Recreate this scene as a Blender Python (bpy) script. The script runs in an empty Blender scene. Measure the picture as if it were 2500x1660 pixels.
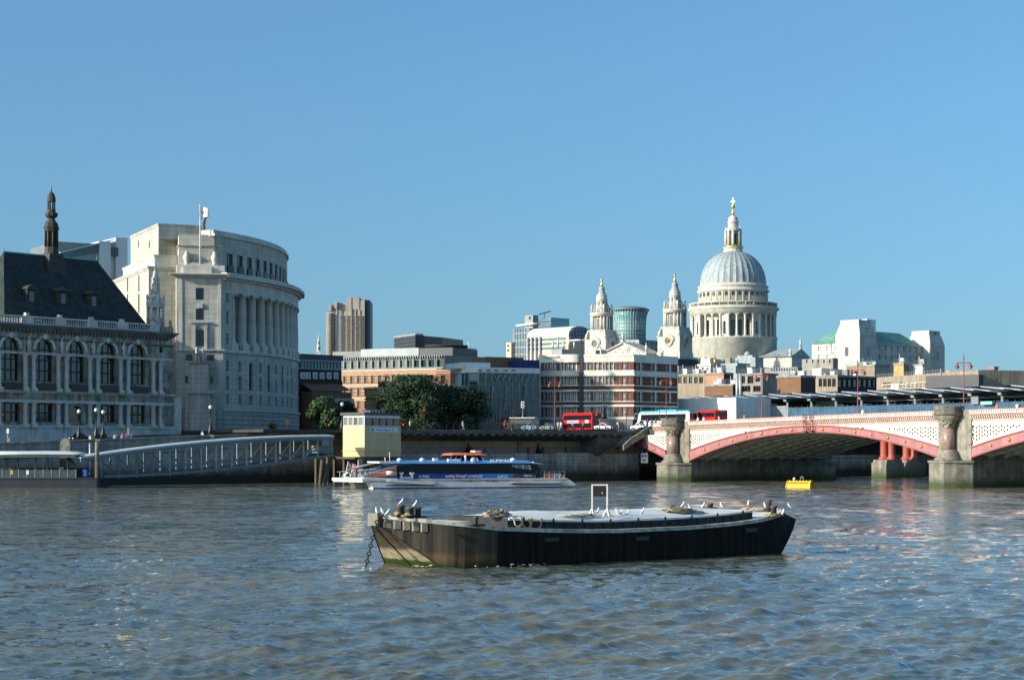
import bpy, math, random
import numpy as np
from mathutils import Vector, Matrix
R = math.radians
rnd = random.Random(7)
scene = bpy.context.scene
COL = scene.collection
# ---------------------------------------------------------------- camera
FP, HZ, CXP, CAMZ = 4600.0, 1097.0, 1250.0, 5.5      # focal length and horizon in photograph pixels
cd = bpy.data.cameras.new('camera'); cam = bpy.data.objects.new('camera', cd); COL.objects.link(cam)
cam.location = (0, 0, CAMZ); cam.rotation_euler = (R(90), 0, 0)
cd.sensor_width = 36; cd.lens = 36 * FP / 2500; cd.shift_y = (HZ - 830) / 2500
cd.clip_start = 0.5; cd.clip_end = 9000
scene.camera = cam
# ---------------------------------------------------------------- sun, sky, exposure
SUN_EL, SUN_AZ = R(19), math.atan2(-.915, -.403)       # azimuth measured from +Y towards +X
SD = Vector((math.sin(SUN_AZ) * math.cos(SUN_EL), math.cos(SUN_AZ) * math.cos(SUN_EL), math.sin(SUN_EL)))
sl = bpy.data.lights.new('sun', 'SUN'); sl.energy = 4.7; sl.angle = R(.5); sl.color = (1, .93, .81)
so = bpy.data.objects.new('sun', sl); COL.objects.link(so)
so.rotation_euler = SD.to_track_quat('Z', 'Y').to_euler(); so.location = (-300, -100, 300)
world = bpy.data.worlds.new('World'); scene.world = world; world.use_nodes = True
wn = world.node_tree; bg = wn.nodes['Background']
sky = wn.nodes.new('ShaderNodeTexSky'); sky.sky_type = 'NISHITA'; sky.sun_disc = False
sky.sun_elevation = SUN_EL; sky.sun_rotation = SUN_AZ
sky.air_density = 1.0; sky.dust_density = 2.0; sky.ozone_density = 6.0; sky.altitude = 0
bg.inputs['Strength'].default_value = .134
stc = wn.nodes.new('ShaderNodeTexCoord'); smp = wn.nodes.new('ShaderNodeMapping'); wn.links.new(stc.outputs['Generated'], smp.inputs[0])
smp.inputs['Location'].default_value = (0, 0, .05); smp.inputs['Scale'].default_value = (1, 1, .8); smp.vector_type = 'POINT'
wn.links.new(smp.outputs[0], sky.inputs['Vector'])                 # a clear, evenly blue evening sky down to the skyline
stn = wn.nodes.new('ShaderNodeMix'); stn.data_type = 'RGBA'; stn.blend_type = 'MULTIPLY'; stn.inputs[0].default_value = 1
stn.inputs[7].default_value = (.99, 1.115, 1.04, 1); wn.links.new(sky.outputs[0], stn.inputs[6]); wn.links.new(stn.outputs[2], bg.inputs['Color'])
scene.view_settings.view_transform = 'Standard'; scene.view_settings.look = 'None'
scene.view_settings.exposure = 0.4; scene.view_settings.gamma = 1.0
scene.render.engine = 'CYCLES'
scene.cycles.max_bounces = 6; scene.cycles.diffuse_bounces = 3; scene.cycles.glossy_bounces = 3
scene.cycles.transmission_bounces = 4; scene.cycles.transparent_max_bounces = 8
scene.cycles.caustics_reflective = True; scene.cycles.sample_clamp_indirect = 3.0; scene.cycles.caustics_refractive = False
scene.cycles.use_denoising = True

# ---------------------------------------------------------------- pixel to world
def P(px, py, D): return Vector(((px - CXP) / FP * D, D, CAMZ + (HZ - py) / FP * D))
def wl(py): return FP * CAMZ / (py - HZ)
class Fr:
 "facade frame: origin A, x along A->B, y into the building, z up"
 def __init__(s, A, B):
  s.A = Vector((A[0], A[1])); s.u = (Vector((B[0], B[1])) - s.A).normalized()
  s.n = Vector((-s.u.y, s.u.x)); s.L = (Vector((B[0], B[1])) - s.A).length
  s.rot = math.atan2(s.u.y, s.u.x)
 def w(s, u, v=0): return s.A + s.u * u + s.n * v
 def uu(s, px, v=0):
  k = (px - CXP) / FP; o = s.A + s.n * v
  return (k * o.y - o.x) / (s.u.x - k * s.u.y)
 def D(s, u, v=0): return s.w(u, v).y
 def z(s, py, u, v=0): return CAMZ + (HZ - py) / FP * s.D(u, v)
 def zp(s, px, py, v=0): return s.z(py, s.uu(px, v), v)
 @staticmethod
 def px(pa, da, pb, db):
  return Fr(((pa - CXP) / FP * da, da), ((pb - CXP) / FP * db, db))

# ---------------------------------------------------------------- objects
def empty(name, label, cat, loc=(0, 0, 0), rz=0, group=None):
 o = bpy.data.objects.new(name, None); COL.objects.link(o); o.empty_display_size = .5
 o.location = loc; o.rotation_euler = (0, 0, rz); return tag(o, label, cat, group)
def tag(o, label, cat, group=None):
 o['label'] = label; o['category'] = cat
 if group: o['group'] = group
 return o
def setting(o, kind='structure'):
 o['kind'] = kind; return o
def kids(o): return list(o.children)
def dup(o, loc=None, rz=None, label=None, group=None, parent=None):
 c = o.copy(); COL.objects.link(c)
 if parent: c.parent = parent
 if loc is not None: c.location = loc
 if rz is not None: c.rotation_euler = (0, 0, rz)
 if label: c['label'] = label
 if group: c['group'] = group
 for ch in kids(o): dup(ch, parent=c)
 return c
def thing_fr(name, label, cat, fr, group=None, z=0):
 return empty(name, label, cat, (fr.A.x, fr.A.y, z), fr.rot, group)

class MB:
 def __init__(s): s.v = []; s.f = []; s.m = []; s.sm = []
 def add(s, vs, fs, mi=0, smooth=False):
  b = len(s.v); s.v += [tuple(v) for v in vs]
  for f in fs: s.f.append([i + b for i in f]); s.m.append(mi); s.sm.append(smooth)
  return s
 def quad(s, a, b, c, d, mi=0): return s.add([a, b, c, d], [(0, 1, 2, 3)], mi)
 def box(s, x0, x1, y0, y1, z0, z1, mi=0):
  vs = [(x, y, z) for z in (z0, z1) for y in (y0, y1) for x in (x0, x1)]
  return s.add(vs, [(0, 2, 3, 1), (4, 5, 7, 6), (0, 1, 5, 4), (1, 3, 7, 5), (3, 2, 6, 7), (2, 0, 4, 6)], mi)
 def prism(s, poly, z0, z1, mi=0, top=None):
  n = len(poly); t = top or poly
  vs = [(x, y, z0) for x, y in poly] + [(x, y, z1) for x, y in t]
  return s.add(vs, [tuple(range(n))[::-1], tuple(range(n, 2 * n))] + [(i, (i + 1) % n, n + (i + 1) % n, n + i) for i in range(n)], mi)
 def prism_y(s, poly, y0, y1, mi=0):
  "poly in xz, extruded along y"
  n = len(poly); vs = [(x, y0, z) for x, z in poly] + [(x, y1, z) for x, z in poly]
  return s.add(vs, [tuple(range(n)), tuple(range(n, 2 * n))[::-1]] + [(i, n + i, n + (i + 1) % n, (i + 1) % n) for i in range(n)], mi)
 def prism_x(s, poly, x0, x1, mi=0):
  n = len(poly); vs = [(x0, y, z) for y, z in poly] + [(x1, y, z) for y, z in poly]
  return s.add(vs, [tuple(range(n))[::-1], tuple(range(n, 2 * n))] + [(i, (i + 1) % n, n + (i + 1) % n, n + i) for i in range(n)], mi)
 def lathe(s, prof, cx=0, cy=0, n=16, mi=0, smooth=True, ph=0.0, cap=True, sq=1.0):
  vs = []; fs = []; k = len(prof)
  for i in range(n):
   a = 2 * math.pi * i / n + ph
   for r, z in prof: vs.append((cx + r * math.cos(a), cy + r * math.sin(a) * sq, z))
  for i in range(n):
   j = (i + 1) % n
   for q in range(k - 1): fs.append((i * k + q, j * k + q, j * k + q + 1, i * k + q + 1))
  if cap:
   fs.append(tuple(i * k for i in range(n))[::-1]); fs.append(tuple(i * k + k - 1 for i in range(n)))
  return s.add(vs, fs, mi, smooth)
 def tube(s, pts, r, n=6, mi=0, smooth=True, closed=False, cap=True):
  pts = [Vector(p) for p in pts]; N = len(pts); rs = r if isinstance(r, (list, tuple)) else [r] * N
  vs = []; fs = []; up = None
  for i, p in enumerate(pts):
   a = pts[i - 1] if i > 0 else (pts[-1] if closed else p); b = pts[i + 1] if i < N - 1 else (pts[0] if closed else p)
   t = (b - a).normalized()
   if up is None: up = t.orthogonal().normalized()
   up = (up - t * up.dot(t)); up = up.normalized() if up.length > 1e-6 else t.orthogonal().normalized()
   w = t.cross(up)
   for q in range(n):
    an = 2 * math.pi * (q + .5) / n; vs.append(p + (up * math.cos(an) + w * math.sin(an)) * rs[i])
  for i in range(N if closed else N - 1):
   j = (i + 1) % N
   for q in range(n): fs.append((i * n + q, i * n + (q + 1) % n, j * n + (q + 1) % n, j * n + q))
  if cap and not closed:
   fs.append(tuple(range(n))[::-1]); fs.append(tuple(range((N - 1) * n, N * n)))
  return s.add(vs, fs, mi, smooth)
 def bar(s, p, q, w=.1, mi=0): return s.tube([p, q], w * .7071, 4, mi, False)
 def loft(s, rings, mi=0, smooth=False, closed=True, cap=True):
  n = len(rings[0]); vs = [v for r in rings for v in r]; fs = []
  for i in range(len(rings) - 1):
   for q in range(n if closed else n - 1):
    fs.append((i * n + q, i * n + (q + 1) % n, (i + 1) * n + (q + 1) % n, (i + 1) * n + q))
  if cap and closed:
   fs.append(tuple(range(n))[::-1]); fs.append(tuple(range((len(rings) - 1) * n, len(rings) * n)))
  return s.add(vs, fs, mi, smooth)
 def ell(s, c, rx, ry, rz, n=8, k=5, mi=0):
  prof = [(math.sin(math.pi * i / k), -math.cos(math.pi * i / k)) for i in range(k + 1)]
  vs = []; fs = []
  for i in range(n):
   a = 2 * math.pi * i / n
   for r, z in prof: vs.append((c[0] + rx * r * math.cos(a), c[1] + ry * r * math.sin(a), c[2] + rz * z))
  m = k + 1
  for i in range(n):
   j = (i + 1) % n
   for q in range(k): fs.append((i * m + q, j * m + q, j * m + q + 1, i * m + q + 1))
  return s.add(vs, fs, mi, True)
 def xf(s, M, start=0):
  for i in range(start, len(s.v)): s.v[i] = tuple(M @ Vector(s.v[i]))
  return s
 def fn(s, f, start=0):
  for i in range(start, len(s.v)): s.v[i] = tuple(f(*s.v[i]))
  return s
 def mesh(s, name, mats):
  me = bpy.data.meshes.new(name); me.from_pydata(s.v, [], s.f)
  for m in (mats if isinstance(mats, (list, tuple)) else [mats]): me.materials.append(m)
  me.polygons.foreach_set('material_index', s.m); me.polygons.foreach_set('use_smooth', s.sm)
  me.update(); return me
 def build(s, name, mats, parent=None, label=None, loc=None, rz=None):
  o = bpy.data.objects.new(name, s.mesh(name, mats)); COL.objects.link(o)
  if parent: o.parent = parent
  if loc is not None: o.location = loc
  if rz is not None: o.rotation_euler = (0, 0, rz)
  if label: o['label'] = label
  return o
def put(name, me, parent=None, loc=(0, 0, 0), rz=0):
 o = bpy.data.objects.new(name, me); COL.objects.link(o); o.location = loc; o.rotation_euler = (0, 0, rz)
 if parent: o.parent = parent
 return o

# ---------------------------------------------------------------- materials
def mat(name, c, rough=.7, var=.25, scale=.6, stretch=1.0, metal=0, bump=0, bscale=4, c2=None, spec=.5, streak=0, brick=None, alpha=None):
 "principled with large-scale noise wear; streak = vertical dirt; brick = (w,h,mortar colour) in object space"
 m = bpy.data.materials.new(name); m.use_nodes = True; nt = m.node_tree; N = nt.nodes; L = nt.links
 b = N['Principled BSDF']; b.inputs['Roughness'].default_value = rough; b.inputs['Metallic'].default_value = metal
 b.inputs['Specular IOR Level'].default_value = spec
 tc = N.new('ShaderNodeTexCoord'); mp = N.new('ShaderNodeMapping'); L.new(tc.outputs['Object'], mp.inputs[0])
 mp.inputs['Scale'].default_value = (1, 1, stretch)
 col = None
 if brick:
  mp2 = N.new('ShaderNodeMapping'); L.new(tc.outputs['Object'], mp2.inputs[0]); mp2.inputs['Rotation'].default_value = (R(90), 0, 0)
  br = N.new('ShaderNodeTexBrick'); L.new(mp2.outputs[0], br.inputs[0]); br.inputs['Scale'].default_value = 1
  br.inputs['Brick Width'].default_value = brick[0]; br.inputs['Row Height'].default_value = brick[1]
  br.inputs['Mortar Size'].default_value = brick[1] * .06; br.inputs['Color1'].default_value = (*c, 1)
  br.inputs['Color2'].default_value = (*[x * .86 for x in c], 1); br.inputs['Mortar'].default_value = (*brick[2], 1)
  col = br.outputs[0]
 nz = N.new('ShaderNodeTexNoise'); L.new(mp.outputs[0], nz.inputs[0]); nz.inputs['Scale'].default_value = scale
 nz.inputs['Detail'].default_value = 7; nz.inputs['Roughness'].default_value = .65
 rp = N.new('ShaderNodeValToRGB'); L.new(nz.outputs[0], rp.inputs[0])
 rp.color_ramp.elements[0].position = .33; rp.color_ramp.elements[1].position = .67
 d = c2 or tuple(x * (1 - var) for x in c); u = c if c2 else tuple(min(1, x * (1 + var * .5)) for x in c)
 if brick:
  rp.color_ramp.elements[0].color = (1 - var, 1 - var, 1 - var, 1); rp.color_ramp.elements[1].color = (1, 1, 1, 1)
  mx = N.new('ShaderNodeMix'); mx.data_type = 'RGBA'; mx.blend_type = 'MULTIPLY'; mx.inputs[0].default_value = 1
  L.new(col, mx.inputs[6]); L.new(rp.outputs[0], mx.inputs[7]); col = mx.outputs[2]
 else:
  rp.color_ramp.elements[0].color = (*d, 1); rp.color_ramp.elements[1].color = (*u, 1); col = rp.outputs[0]
 if streak:
  mp3 = N.new('ShaderNodeMapping'); L.new(tc.outputs['Object'], mp3.inputs[0]); mp3.inputs['Scale'].default_value = (1, 1, .07)
  n2 = N.new('ShaderNodeTexNoise'); L.new(mp3.outputs[0], n2.inputs[0]); n2.inputs['Scale'].default_value = 1.6; n2.inputs['Detail'].default_value = 5
  r2 = N.new('ShaderNodeValToRGB'); L.new(n2.outputs[0], r2.inputs[0]); r2.color_ramp.elements[0].position = .35; r2.color_ramp.elements[1].position = .62
  k = 1 - streak; r2.color_ramp.elements[0].color = (k, k * .97, k * .92, 1); r2.color_ramp.elements[1].color = (1, 1, 1, 1)
  mx = N.new('ShaderNodeMix'); mx.data_type = 'RGBA'; mx.blend_type = 'MULTIPLY'; mx.inputs[0].default_value = 1
  L.new(col, mx.inputs[6]); L.new(r2.outputs[0], mx.inputs[7]); col = mx.outputs[2]
 L.new(col, b.inputs['Base Color'])
 if bump:
  n3 = N.new('ShaderNodeTexNoise'); L.new(tc.outputs['Object'], n3.inputs[0]); n3.inputs['Scale'].default_value = bscale; n3.inputs['Detail'].default_value = 4
  bp = N.new('ShaderNodeBump'); bp.inputs['Distance'].default_value = bump; L.new(n3.outputs[0], bp.inputs['Height']); L.new(bp.outputs[0], b.inputs['Normal'])
 return m
def glassmat(name, c, rough=.06, var=.6, scale=.35, metal=0, spec=.9):
 return mat(name, c, rough, var, scale, metal=metal, spec=spec)
M = {}
M['portland'] = mat('portland_stone', (.58, .56, .485), .85, .22, .22, streak=.22, brick=(2.2, .95, (.43, .40, .33)))
M['portland_plain'] = mat('portland_plain', (.60, .58, .505), .85, .22, .3, streak=.18)
M['grimy'] = mat('grimy_stone', (.40, .37, .30), .88, .6, .5, streak=.5)
M['grimy_pale'] = mat('pale_washed_stone', (.62, .61, .55), .85, .25, .8, streak=.2)
M['grimy_and_shade'] = mat('sooty_stone_and_shade', (.15, .142, .12), .9, .4, .6)  # sooty stone; also stands in for shade behind the bridge lattice
M['slate'] = mat('green_grey_slate', (.042, .057, .053), .85, .3, .5, streak=.35, spec=.2, bump=.02, bscale=6)
M['dark_timber'] = mat('weathered_oak_and_lead', (.05, .045, .034), .75, .45, 1.2)
M['copper'] = mat('green_copper', (.15, .36, .28), .75, .35, .35, streak=.3)
M['verdigris'] = mat('verdigris', (.2, .45, .36), .7, .3, 1)
M['win_dark'] = glassmat('dark_window_glass', (.012, .014, .016), .08)
M['win_mid'] = glassmat('window_glass', (.03, .036, .04), .07)
M['win_green'] = glassmat('green_tinted_glass', (.035, .075, .075), .06, .5)
M['glass_blue'] = glassmat('blue_curtain_glass', (.07, .14, .19), .1, .45, .15)
M['glass_teal'] = glassmat('teal_curtain_glass', (.16, .36, .36), .12, .4, .2)
M['frame_white'] = mat('white_frame_paint', (.72, .72, .68), .5, .12, 1)
M['frame_dark'] = mat('dark_frame', (.03, .03, .032), .5, .2, 1)
M['white'] = mat('white_paint', (.80, .79, .74), .5, .1, .4, streak=.08)
M['cream_paint'] = mat('cream_render', (.78, .76, .66), .6, .12, .25, streak=.12)
M['brick_red'] = mat('red_brick', (.24, .085, .045), .9, .3, .8, brick=(.9, .3, (.2, .12, .08)))
M['brick_orange'] = mat('orange_brick', (.42, .17, .09), .9, .2, .6, brick=(.9, .3, (.35, .2, .12)))
M['brick_brown'] = mat('brown_brick', (.23, .115, .06), .9, .25, .6, brick=(.9, .3, (.2, .13, .08)))
M['brick_dark_and_shade'] = mat('dark_brick_and_shade', (.05, .035, .03), .9, .3, .6)  # dark brick; also used for side walls with shade put into the colour
M['brick_salmon'] = mat('salmon_panel', (.52, .24, .13), .85, .1, .4)
M['brick_yellow'] = mat('yellow_stock_brick', (.48, .33, .12), .9, .2, .6)
M['band_stone'] = mat('banded_stone', (.66, .50, .34), .85, .15, .5)
M['concrete'] = mat('concrete', (.33, .31, .27), .9, .25, .3, streak=.3)
M['concrete_buff'] = mat('buff_concrete', (.36, .29, .21), .9, .2, .25, streak=.3)
M['concrete_dark'] = mat('bush_hammered_concrete', (.42, .37, .31), .9, .2, .05)
M['metal_grey'] = mat('grey_cladding', (.22, .245, .25), .45, .15, .3, metal=.3)
M['metal_dark'] = mat('dark_cladding', (.045, .048, .055), .5, .25, .4)
M['metal_pale'] = mat('pale_metal', (.55, .57, .57), .4, .12, .4, metal=.4)
M['steel'] = mat('galvanised_steel', (.33, .37, .38), .45, .25, 1.5, metal=.4)
M['roof_grey'] = mat('grey_roofing', (.28, .28, .27), .8, .25, .3)
M['lead'] = mat('lead_roofing', (.36, .415, .425), .6, .22, .25, streak=.35)
M['gold'] = mat('gilding', (.75, .48, .10), .3, .2, 2, metal=.75)
M['black_iron'] = mat('black_iron', (.012, .013, .013), .45, .3, 2)
M['red_iron'] = mat('red_painted_iron', (.42, .06, .045), .5, .2, 1)
M['lamp_glass'] = mat('opal_globe', (.75, .75, .7), .25, .06, 2)
M['blue_tarp'] = mat('blue_hoarding', (.035, .105, .18), .7, .6, .25)
M['navy'] = mat('navy_sheet', (.012, .016, .12), .5, .25, .6)
M['asphalt'] = mat('asphalt', (.055, .054, .052), .9, .2, .5)
M['paving'] = mat('paving', (.22, .21, .19), .9, .2, .5)
M['rubber'] = mat('rubber', (.015, .015, .015), .8, .2, 2)
M['skin'] = mat('skin', (.48, .28, .2), .6, .08, 3)
# ---------------------------------------------------------------- facade and window helpers
ARC = 8
def facade(mb, u0, u1, z0, z1, holes, depth=.4, v=0.0, fn=None, mi=0, usub=0):
 "front skin with real openings: holes = (ua, ub, za, zb, arched)"
 fn = fn or (lambda u, vv, z: (u, vv, z))
 eps = 1e-4
 us = {round(u0, 4), round(u1, 4)}; zs = {round(z0, 4), round(z1, 4)}
 for h in holes: us |= {round(h[0], 4), round(h[1], 4)}; zs |= {round(h[2], 4), round(h[3], 4)}
 if usub:
  k = max(1, int((u1 - u0) / usub)); us |= {round(u0 + (u1 - u0) * i / k, 4) for i in range(k + 1)}
 us = sorted(x for x in us if u0 - eps <= x <= u1 + eps); zs = sorted(x for x in zs if z0 - eps <= x <= z1 + eps)
 for j in range(len(zs) - 1):
  zc = (zs[j] + zs[j + 1]) / 2; run = None
  for i in range(len(us) - 1):
   uc = (us[i] + us[i + 1]) / 2
   hole = any(h[0] < uc < h[1] and h[2] < zc < h[3] for h in holes)
   if not hole and run is None: run = us[i]
   end = i == len(us) - 2
   if run is not None and (hole or end or usub):
    ue = us[i] if hole else us[i + 1]
    if ue > run: mb.quad(fn(run, v, zs[j]), fn(ue, v, zs[j]), fn(ue, v, zs[j + 1]), fn(run, v, zs[j + 1]), mi)
    run = None
 for h in holes:
  a, b, c, d = h[:4]; w = v + depth
  mb.quad(fn(a, v, c), fn(a, w, c), fn(a, w, d), fn(a, v, d), mi); mb.quad(fn(b, w, c), fn(b, v, c), fn(b, v, d), fn(b, w, d), mi)
  mb.quad(fn(a, v, c), fn(b, v, c), fn(b, w, c), fn(a, w, c), mi); mb.quad(fn(a, w, d), fn(b, w, d), fn(b, v, d), fn(a, v, d), mi)
  if len(h) > 4 and h[4]:
   r = (b - a) / 2; m = (a + b) / 2; zs_ = d - r
   arc = [(m + r * math.cos(t), zs_ + r * math.sin(t)) for t in [math.pi * i / (2 * ARC) for i in range(2 * ARC + 1)]]
   for side in (arc[:ARC + 1], arc[ARC:]):
    cx = b if side is not arc[ARC:] and side[0][0] > m + r * .5 else a
    poly = [(cx, d)] + list(side)
    if cx == a: poly = [(a, d)] + list(side)[::-1]
    mb.add([fn(x, v, z) for x, z in poly], [tuple(range(len(poly)))], mi)
    for q in range(len(side) - 1):
     p0, p1 = side[q], side[q + 1]
     mb.quad(fn(p0[0], v, p0[1]), fn(p1[0], v, p1[1]), fn(p1[0], w, p1[1]), fn(p0[0], w, p0[1]), mi)
WCACHE = {}
def winmesh(w, h, nx, nz, arch, gm, fm, fw):
 key = (round(w, 2), round(h, 2), nx, nz, arch, gm, fm, fw)
 if key in WCACHE: return WCACHE[key]
 g = MB(); r = w / 2
 if arch:
  pts = [(-r, 0), (r, 0)] + [(r * math.cos(math.pi * i / 12), h - r + r * math.sin(math.pi * i / 12)) for i in range(13)]
  g.add([(x, 0, z) for x, z in pts], [tuple(range(len(pts)))])
 else: g.quad((-r, 0, 0), (r, 0, 0), (r, 0, h), (-r, 0, h))
 f = MB(); t = .07
 if fw:
  top = h - (r * .3 if arch else 0)
  for i in range(nx + 1):
   x = -r + w * i / nx; x0 = max(-r, x - fw / 2); x1 = min(r, x + fw / 2)
   f.box(x0, x1, -t, -.004, 0, (h - r if arch and i in (0, nx) else top))
  for j in range(nz + 1):
   z = h * j / nz
   if arch and j == nz: continue
   z0 = max(0, z - fw / 2); z1 = min(h, z + fw / 2)
   f.box(-r + .01, r - .01, -t - .006, -.006, z0, z1)
 WCACHE[key] = (g.mesh('window', M[gm]), f.mesh('window_frame', M[fm]) if fw else None)
 return WCACHE[key]
def window(parent, u, z, w, h, v, nx=2, nz=2, arch=False, gm='win_dark', fm='frame_white', fw=.1, rz=0, loc=None):
 a, b = winmesh(w, h, nx, nz, arch, gm, fm, fw)
 o = put('window', a, parent, loc or (u, v, z), rz)
 if b: put('window_frame', b, o)
 return o
def win_holes(parent, holes, v, depth, **k):
 for h in holes: window(parent, (h[0] + h[1]) / 2, h[2], h[1] - h[0], h[3] - h[2], v + depth - .02, arch=bool(len(h) > 4 and h[4]), **k)
def winstuff(parent, holes, v, gm):
 "openings beyond the hundred largest, as one mass"
 g = MB()
 for a, b, c, d in [h[:4] for h in holes]: g.quad((a, v, c), (b, v, c), (b, v, d), (a, v, d))
 return setting(g.build('window', M[gm], parent), 'stuff')
def text(s, size, mt, parent, loc, rot=(R(90), 0, 0), name='lettering', shear=0, ext=.008, align='CENTER', sx=1):
 c = bpy.data.curves.new(name, 'FONT'); c.body = s; c.size = size; c.extrude = ext; c.align_x = align; c.align_y = 'CENTER'; c.shear = shear
 t = bpy.data.objects.new('t', c); COL.objects.link(t)
 me = bpy.data.meshes.new_from_object(t.evaluated_get(bpy.context.evaluated_depsgraph_get())); me.name = name
 bpy.data.objects.remove(t); me.materials.clear(); me.materials.append(mt)
 o = put(name, me, parent, loc); o.rotation_euler = rot; o.scale = (sx, 1, 1); return o
def baluster_mesh(h, r):
 return MB().lathe([(r * .7, 0), (r * .7, h * .1), (r * .5, h * .15), (r, h * .4), (r * .5, h * .8), (r * .8, h * .88), (r * .8, h)], n=6)
def append_mesh(dst, src, loc, mi=0):
 b = len(dst.v); dst.v += [(x + loc[0], y + loc[1], z + loc[2]) for x, y, z in src.v]
 for f, s in zip(src.f, src.sm): dst.f.append([i + b for i in f]); dst.m.append(mi); dst.sm.append(s)

# ================================================================ water
def build_water():
 rng = np.random.default_rng(11)
 ys = [36.0]
 while ys[-1] < 470: ys.append(ys[-1] + min(.95, max(.09, ys[-1] ** 2 * 5.5e-5)))
 ys = np.array(ys); nx = 640; s = np.linspace(-1, 1, nx)
 X = np.outer(ys * .40 + 16, s); Y = np.repeat(ys[:, None], nx, 1)
 Z = np.zeros_like(X); DX = np.zeros_like(X); DY = np.zeros_like(X)
 sp = np.maximum(np.gradient(ys)[:, None], (ys * .8 + 32)[:, None] / nx)
 wind = math.atan2(-.88, .47)
 for k in range(92):
  lam = .34 * (13 ** rng.random()); kk = 2 * math.pi / lam
  th = wind + rng.normal(0, .58)
  amp = .0068 * lam ** .48 * (1 if lam < 2.5 else .5) * rng.uniform(.6, 1.3)
  fade = np.clip((lam / sp - 1.6) / 1.5, 0, 1)
  ph = kk * (math.cos(th) * X + math.sin(th) * Y) + rng.uniform(0, 6.28)
  Z += amp * fade * np.cos(ph); q = .45 * amp * fade * np.sin(ph)
  DX -= q * math.cos(th); DY -= q * math.sin(th)
 # groups of stronger and calmer chop
 G = .92 + .28 * np.sin(X * .11 + Y * .043 + 1) * np.sin(Y * .071 - X * .05) + .14 * np.sin(X * .31 - Y * .19)
 Z *= G; Z = np.where(Z > 0, Z * 1.18, Z * .9)
 # lifted wash along the barge's bow
 V = np.stack([X + DX * G, Y + DY * G, Z], -1).reshape(-1, 3)
 ny = len(ys); idx = np.arange(ny * nx).reshape(ny, nx)
 Q = np.stack([idx[:-1, :-1], idx[:-1, 1:], idx[1:, 1:], idx[1:, :-1]], -1).reshape(-1, 4)
 # flat surroundings
 b = len(V); ex = [(-700, -60), (700, -60), (700, 700), (-700, 700)]
 V = np.vstack([V, np.array([(x, y, -.35) for x, y in ex])]); 
 me = bpy.data.meshes.new('water'); nf = len(Q) + 1
 me.vertices.add(len(V)); me.vertices.foreach_set('co', V.astype(np.float32).ravel())
 loops = np.concatenate([Q.ravel(), np.array([b, b + 1, b + 2, b + 3])]); me.loops.add(len(loops)); me.loops.foreach_set('vertex_index', loops.astype(np.int32))
 me.polygons.add(nf); me.polygons.foreach_set('loop_start', (np.arange(nf) * 4).astype(np.int32))
 me.polygons.foreach_set('use_smooth', np.ones(nf, bool)); me.update(calc_edges=True); me.validate()
 m = bpy.data.materials.new('river_water'); m.use_nodes = True; nt = m.node_tree; N = nt.nodes; L = nt.links
 bs = N['Principled BSDF']; bs.inputs['Roughness'].default_value = .06; bs.inputs['IOR'].default_value = 1.33
 tc = N.new('ShaderNodeTexCoord')
 nz = N.new('ShaderNodeTexNoise'); L.new(tc.outputs['Object'], nz.inputs[0]); nz.inputs['Scale'].default_value = .05; nz.inputs['Detail'].default_value = 3
 rp = N.new('ShaderNodeValToRGB'); L.new(nz.outputs[0], rp.inputs[0]); rp.color_ramp.elements[0].position = .35; rp.color_ramp.elements[1].position = .65
 rp.color_ramp.elements[0].color = (.10, .125, .105, 1); rp.color_ramp.elements[1].color = (.155, .14, .09, 1)
 L.new(rp.outputs[0], bs.inputs['Base Color'])
 geo = N.new('ShaderNodeNewGeometry'); cur = geo.outputs['Normal']
 for sc, k, st in ((7.0, .34, (.6, 1.4, 1)), (2.2, .40, (.55, 1.4, 1)), (.6, .30, (.5, 1.3, 1)), (.07, .08, (.5, 1.3, 1))):
  mp = N.new('ShaderNodeMapping'); L.new(tc.outputs['Object'], mp.inputs[0]); mp.inputs['Scale'].default_value = st; mp.inputs['Rotation'].default_value = (0, 0, .15)
  n = N.new('ShaderNodeTexNoise'); L.new(mp.outputs[0], n.inputs[0]); n.inputs['Scale'].default_value = sc; n.inputs['Detail'].default_value = 3; n.inputs['Roughness'].default_value = .6
  v1 = N.new('ShaderNodeVectorMath'); v1.operation = 'SUBTRACT'; L.new(n.outputs['Color'], v1.inputs[0]); v1.inputs[1].default_value = (.5, .5, .5)
  v2 = N.new('ShaderNodeVectorMath'); v2.operation = 'MULTIPLY_ADD'; L.new(v1.outputs[0], v2.inputs[0]); v2.inputs[1].default_value = (k * 1.4, k * 2.3, 0); L.new(cur, v2.inputs[2]); cur = v2.outputs[0]
 nm = N.new('ShaderNodeVectorMath'); nm.operation = 'NORMALIZE'; L.new(cur, nm.inputs[0]); L.new(nm.outputs[0], bs.inputs['Normal'])
 me.materials.append(m)
 return setting(put('water', me))
build_water()

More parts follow.
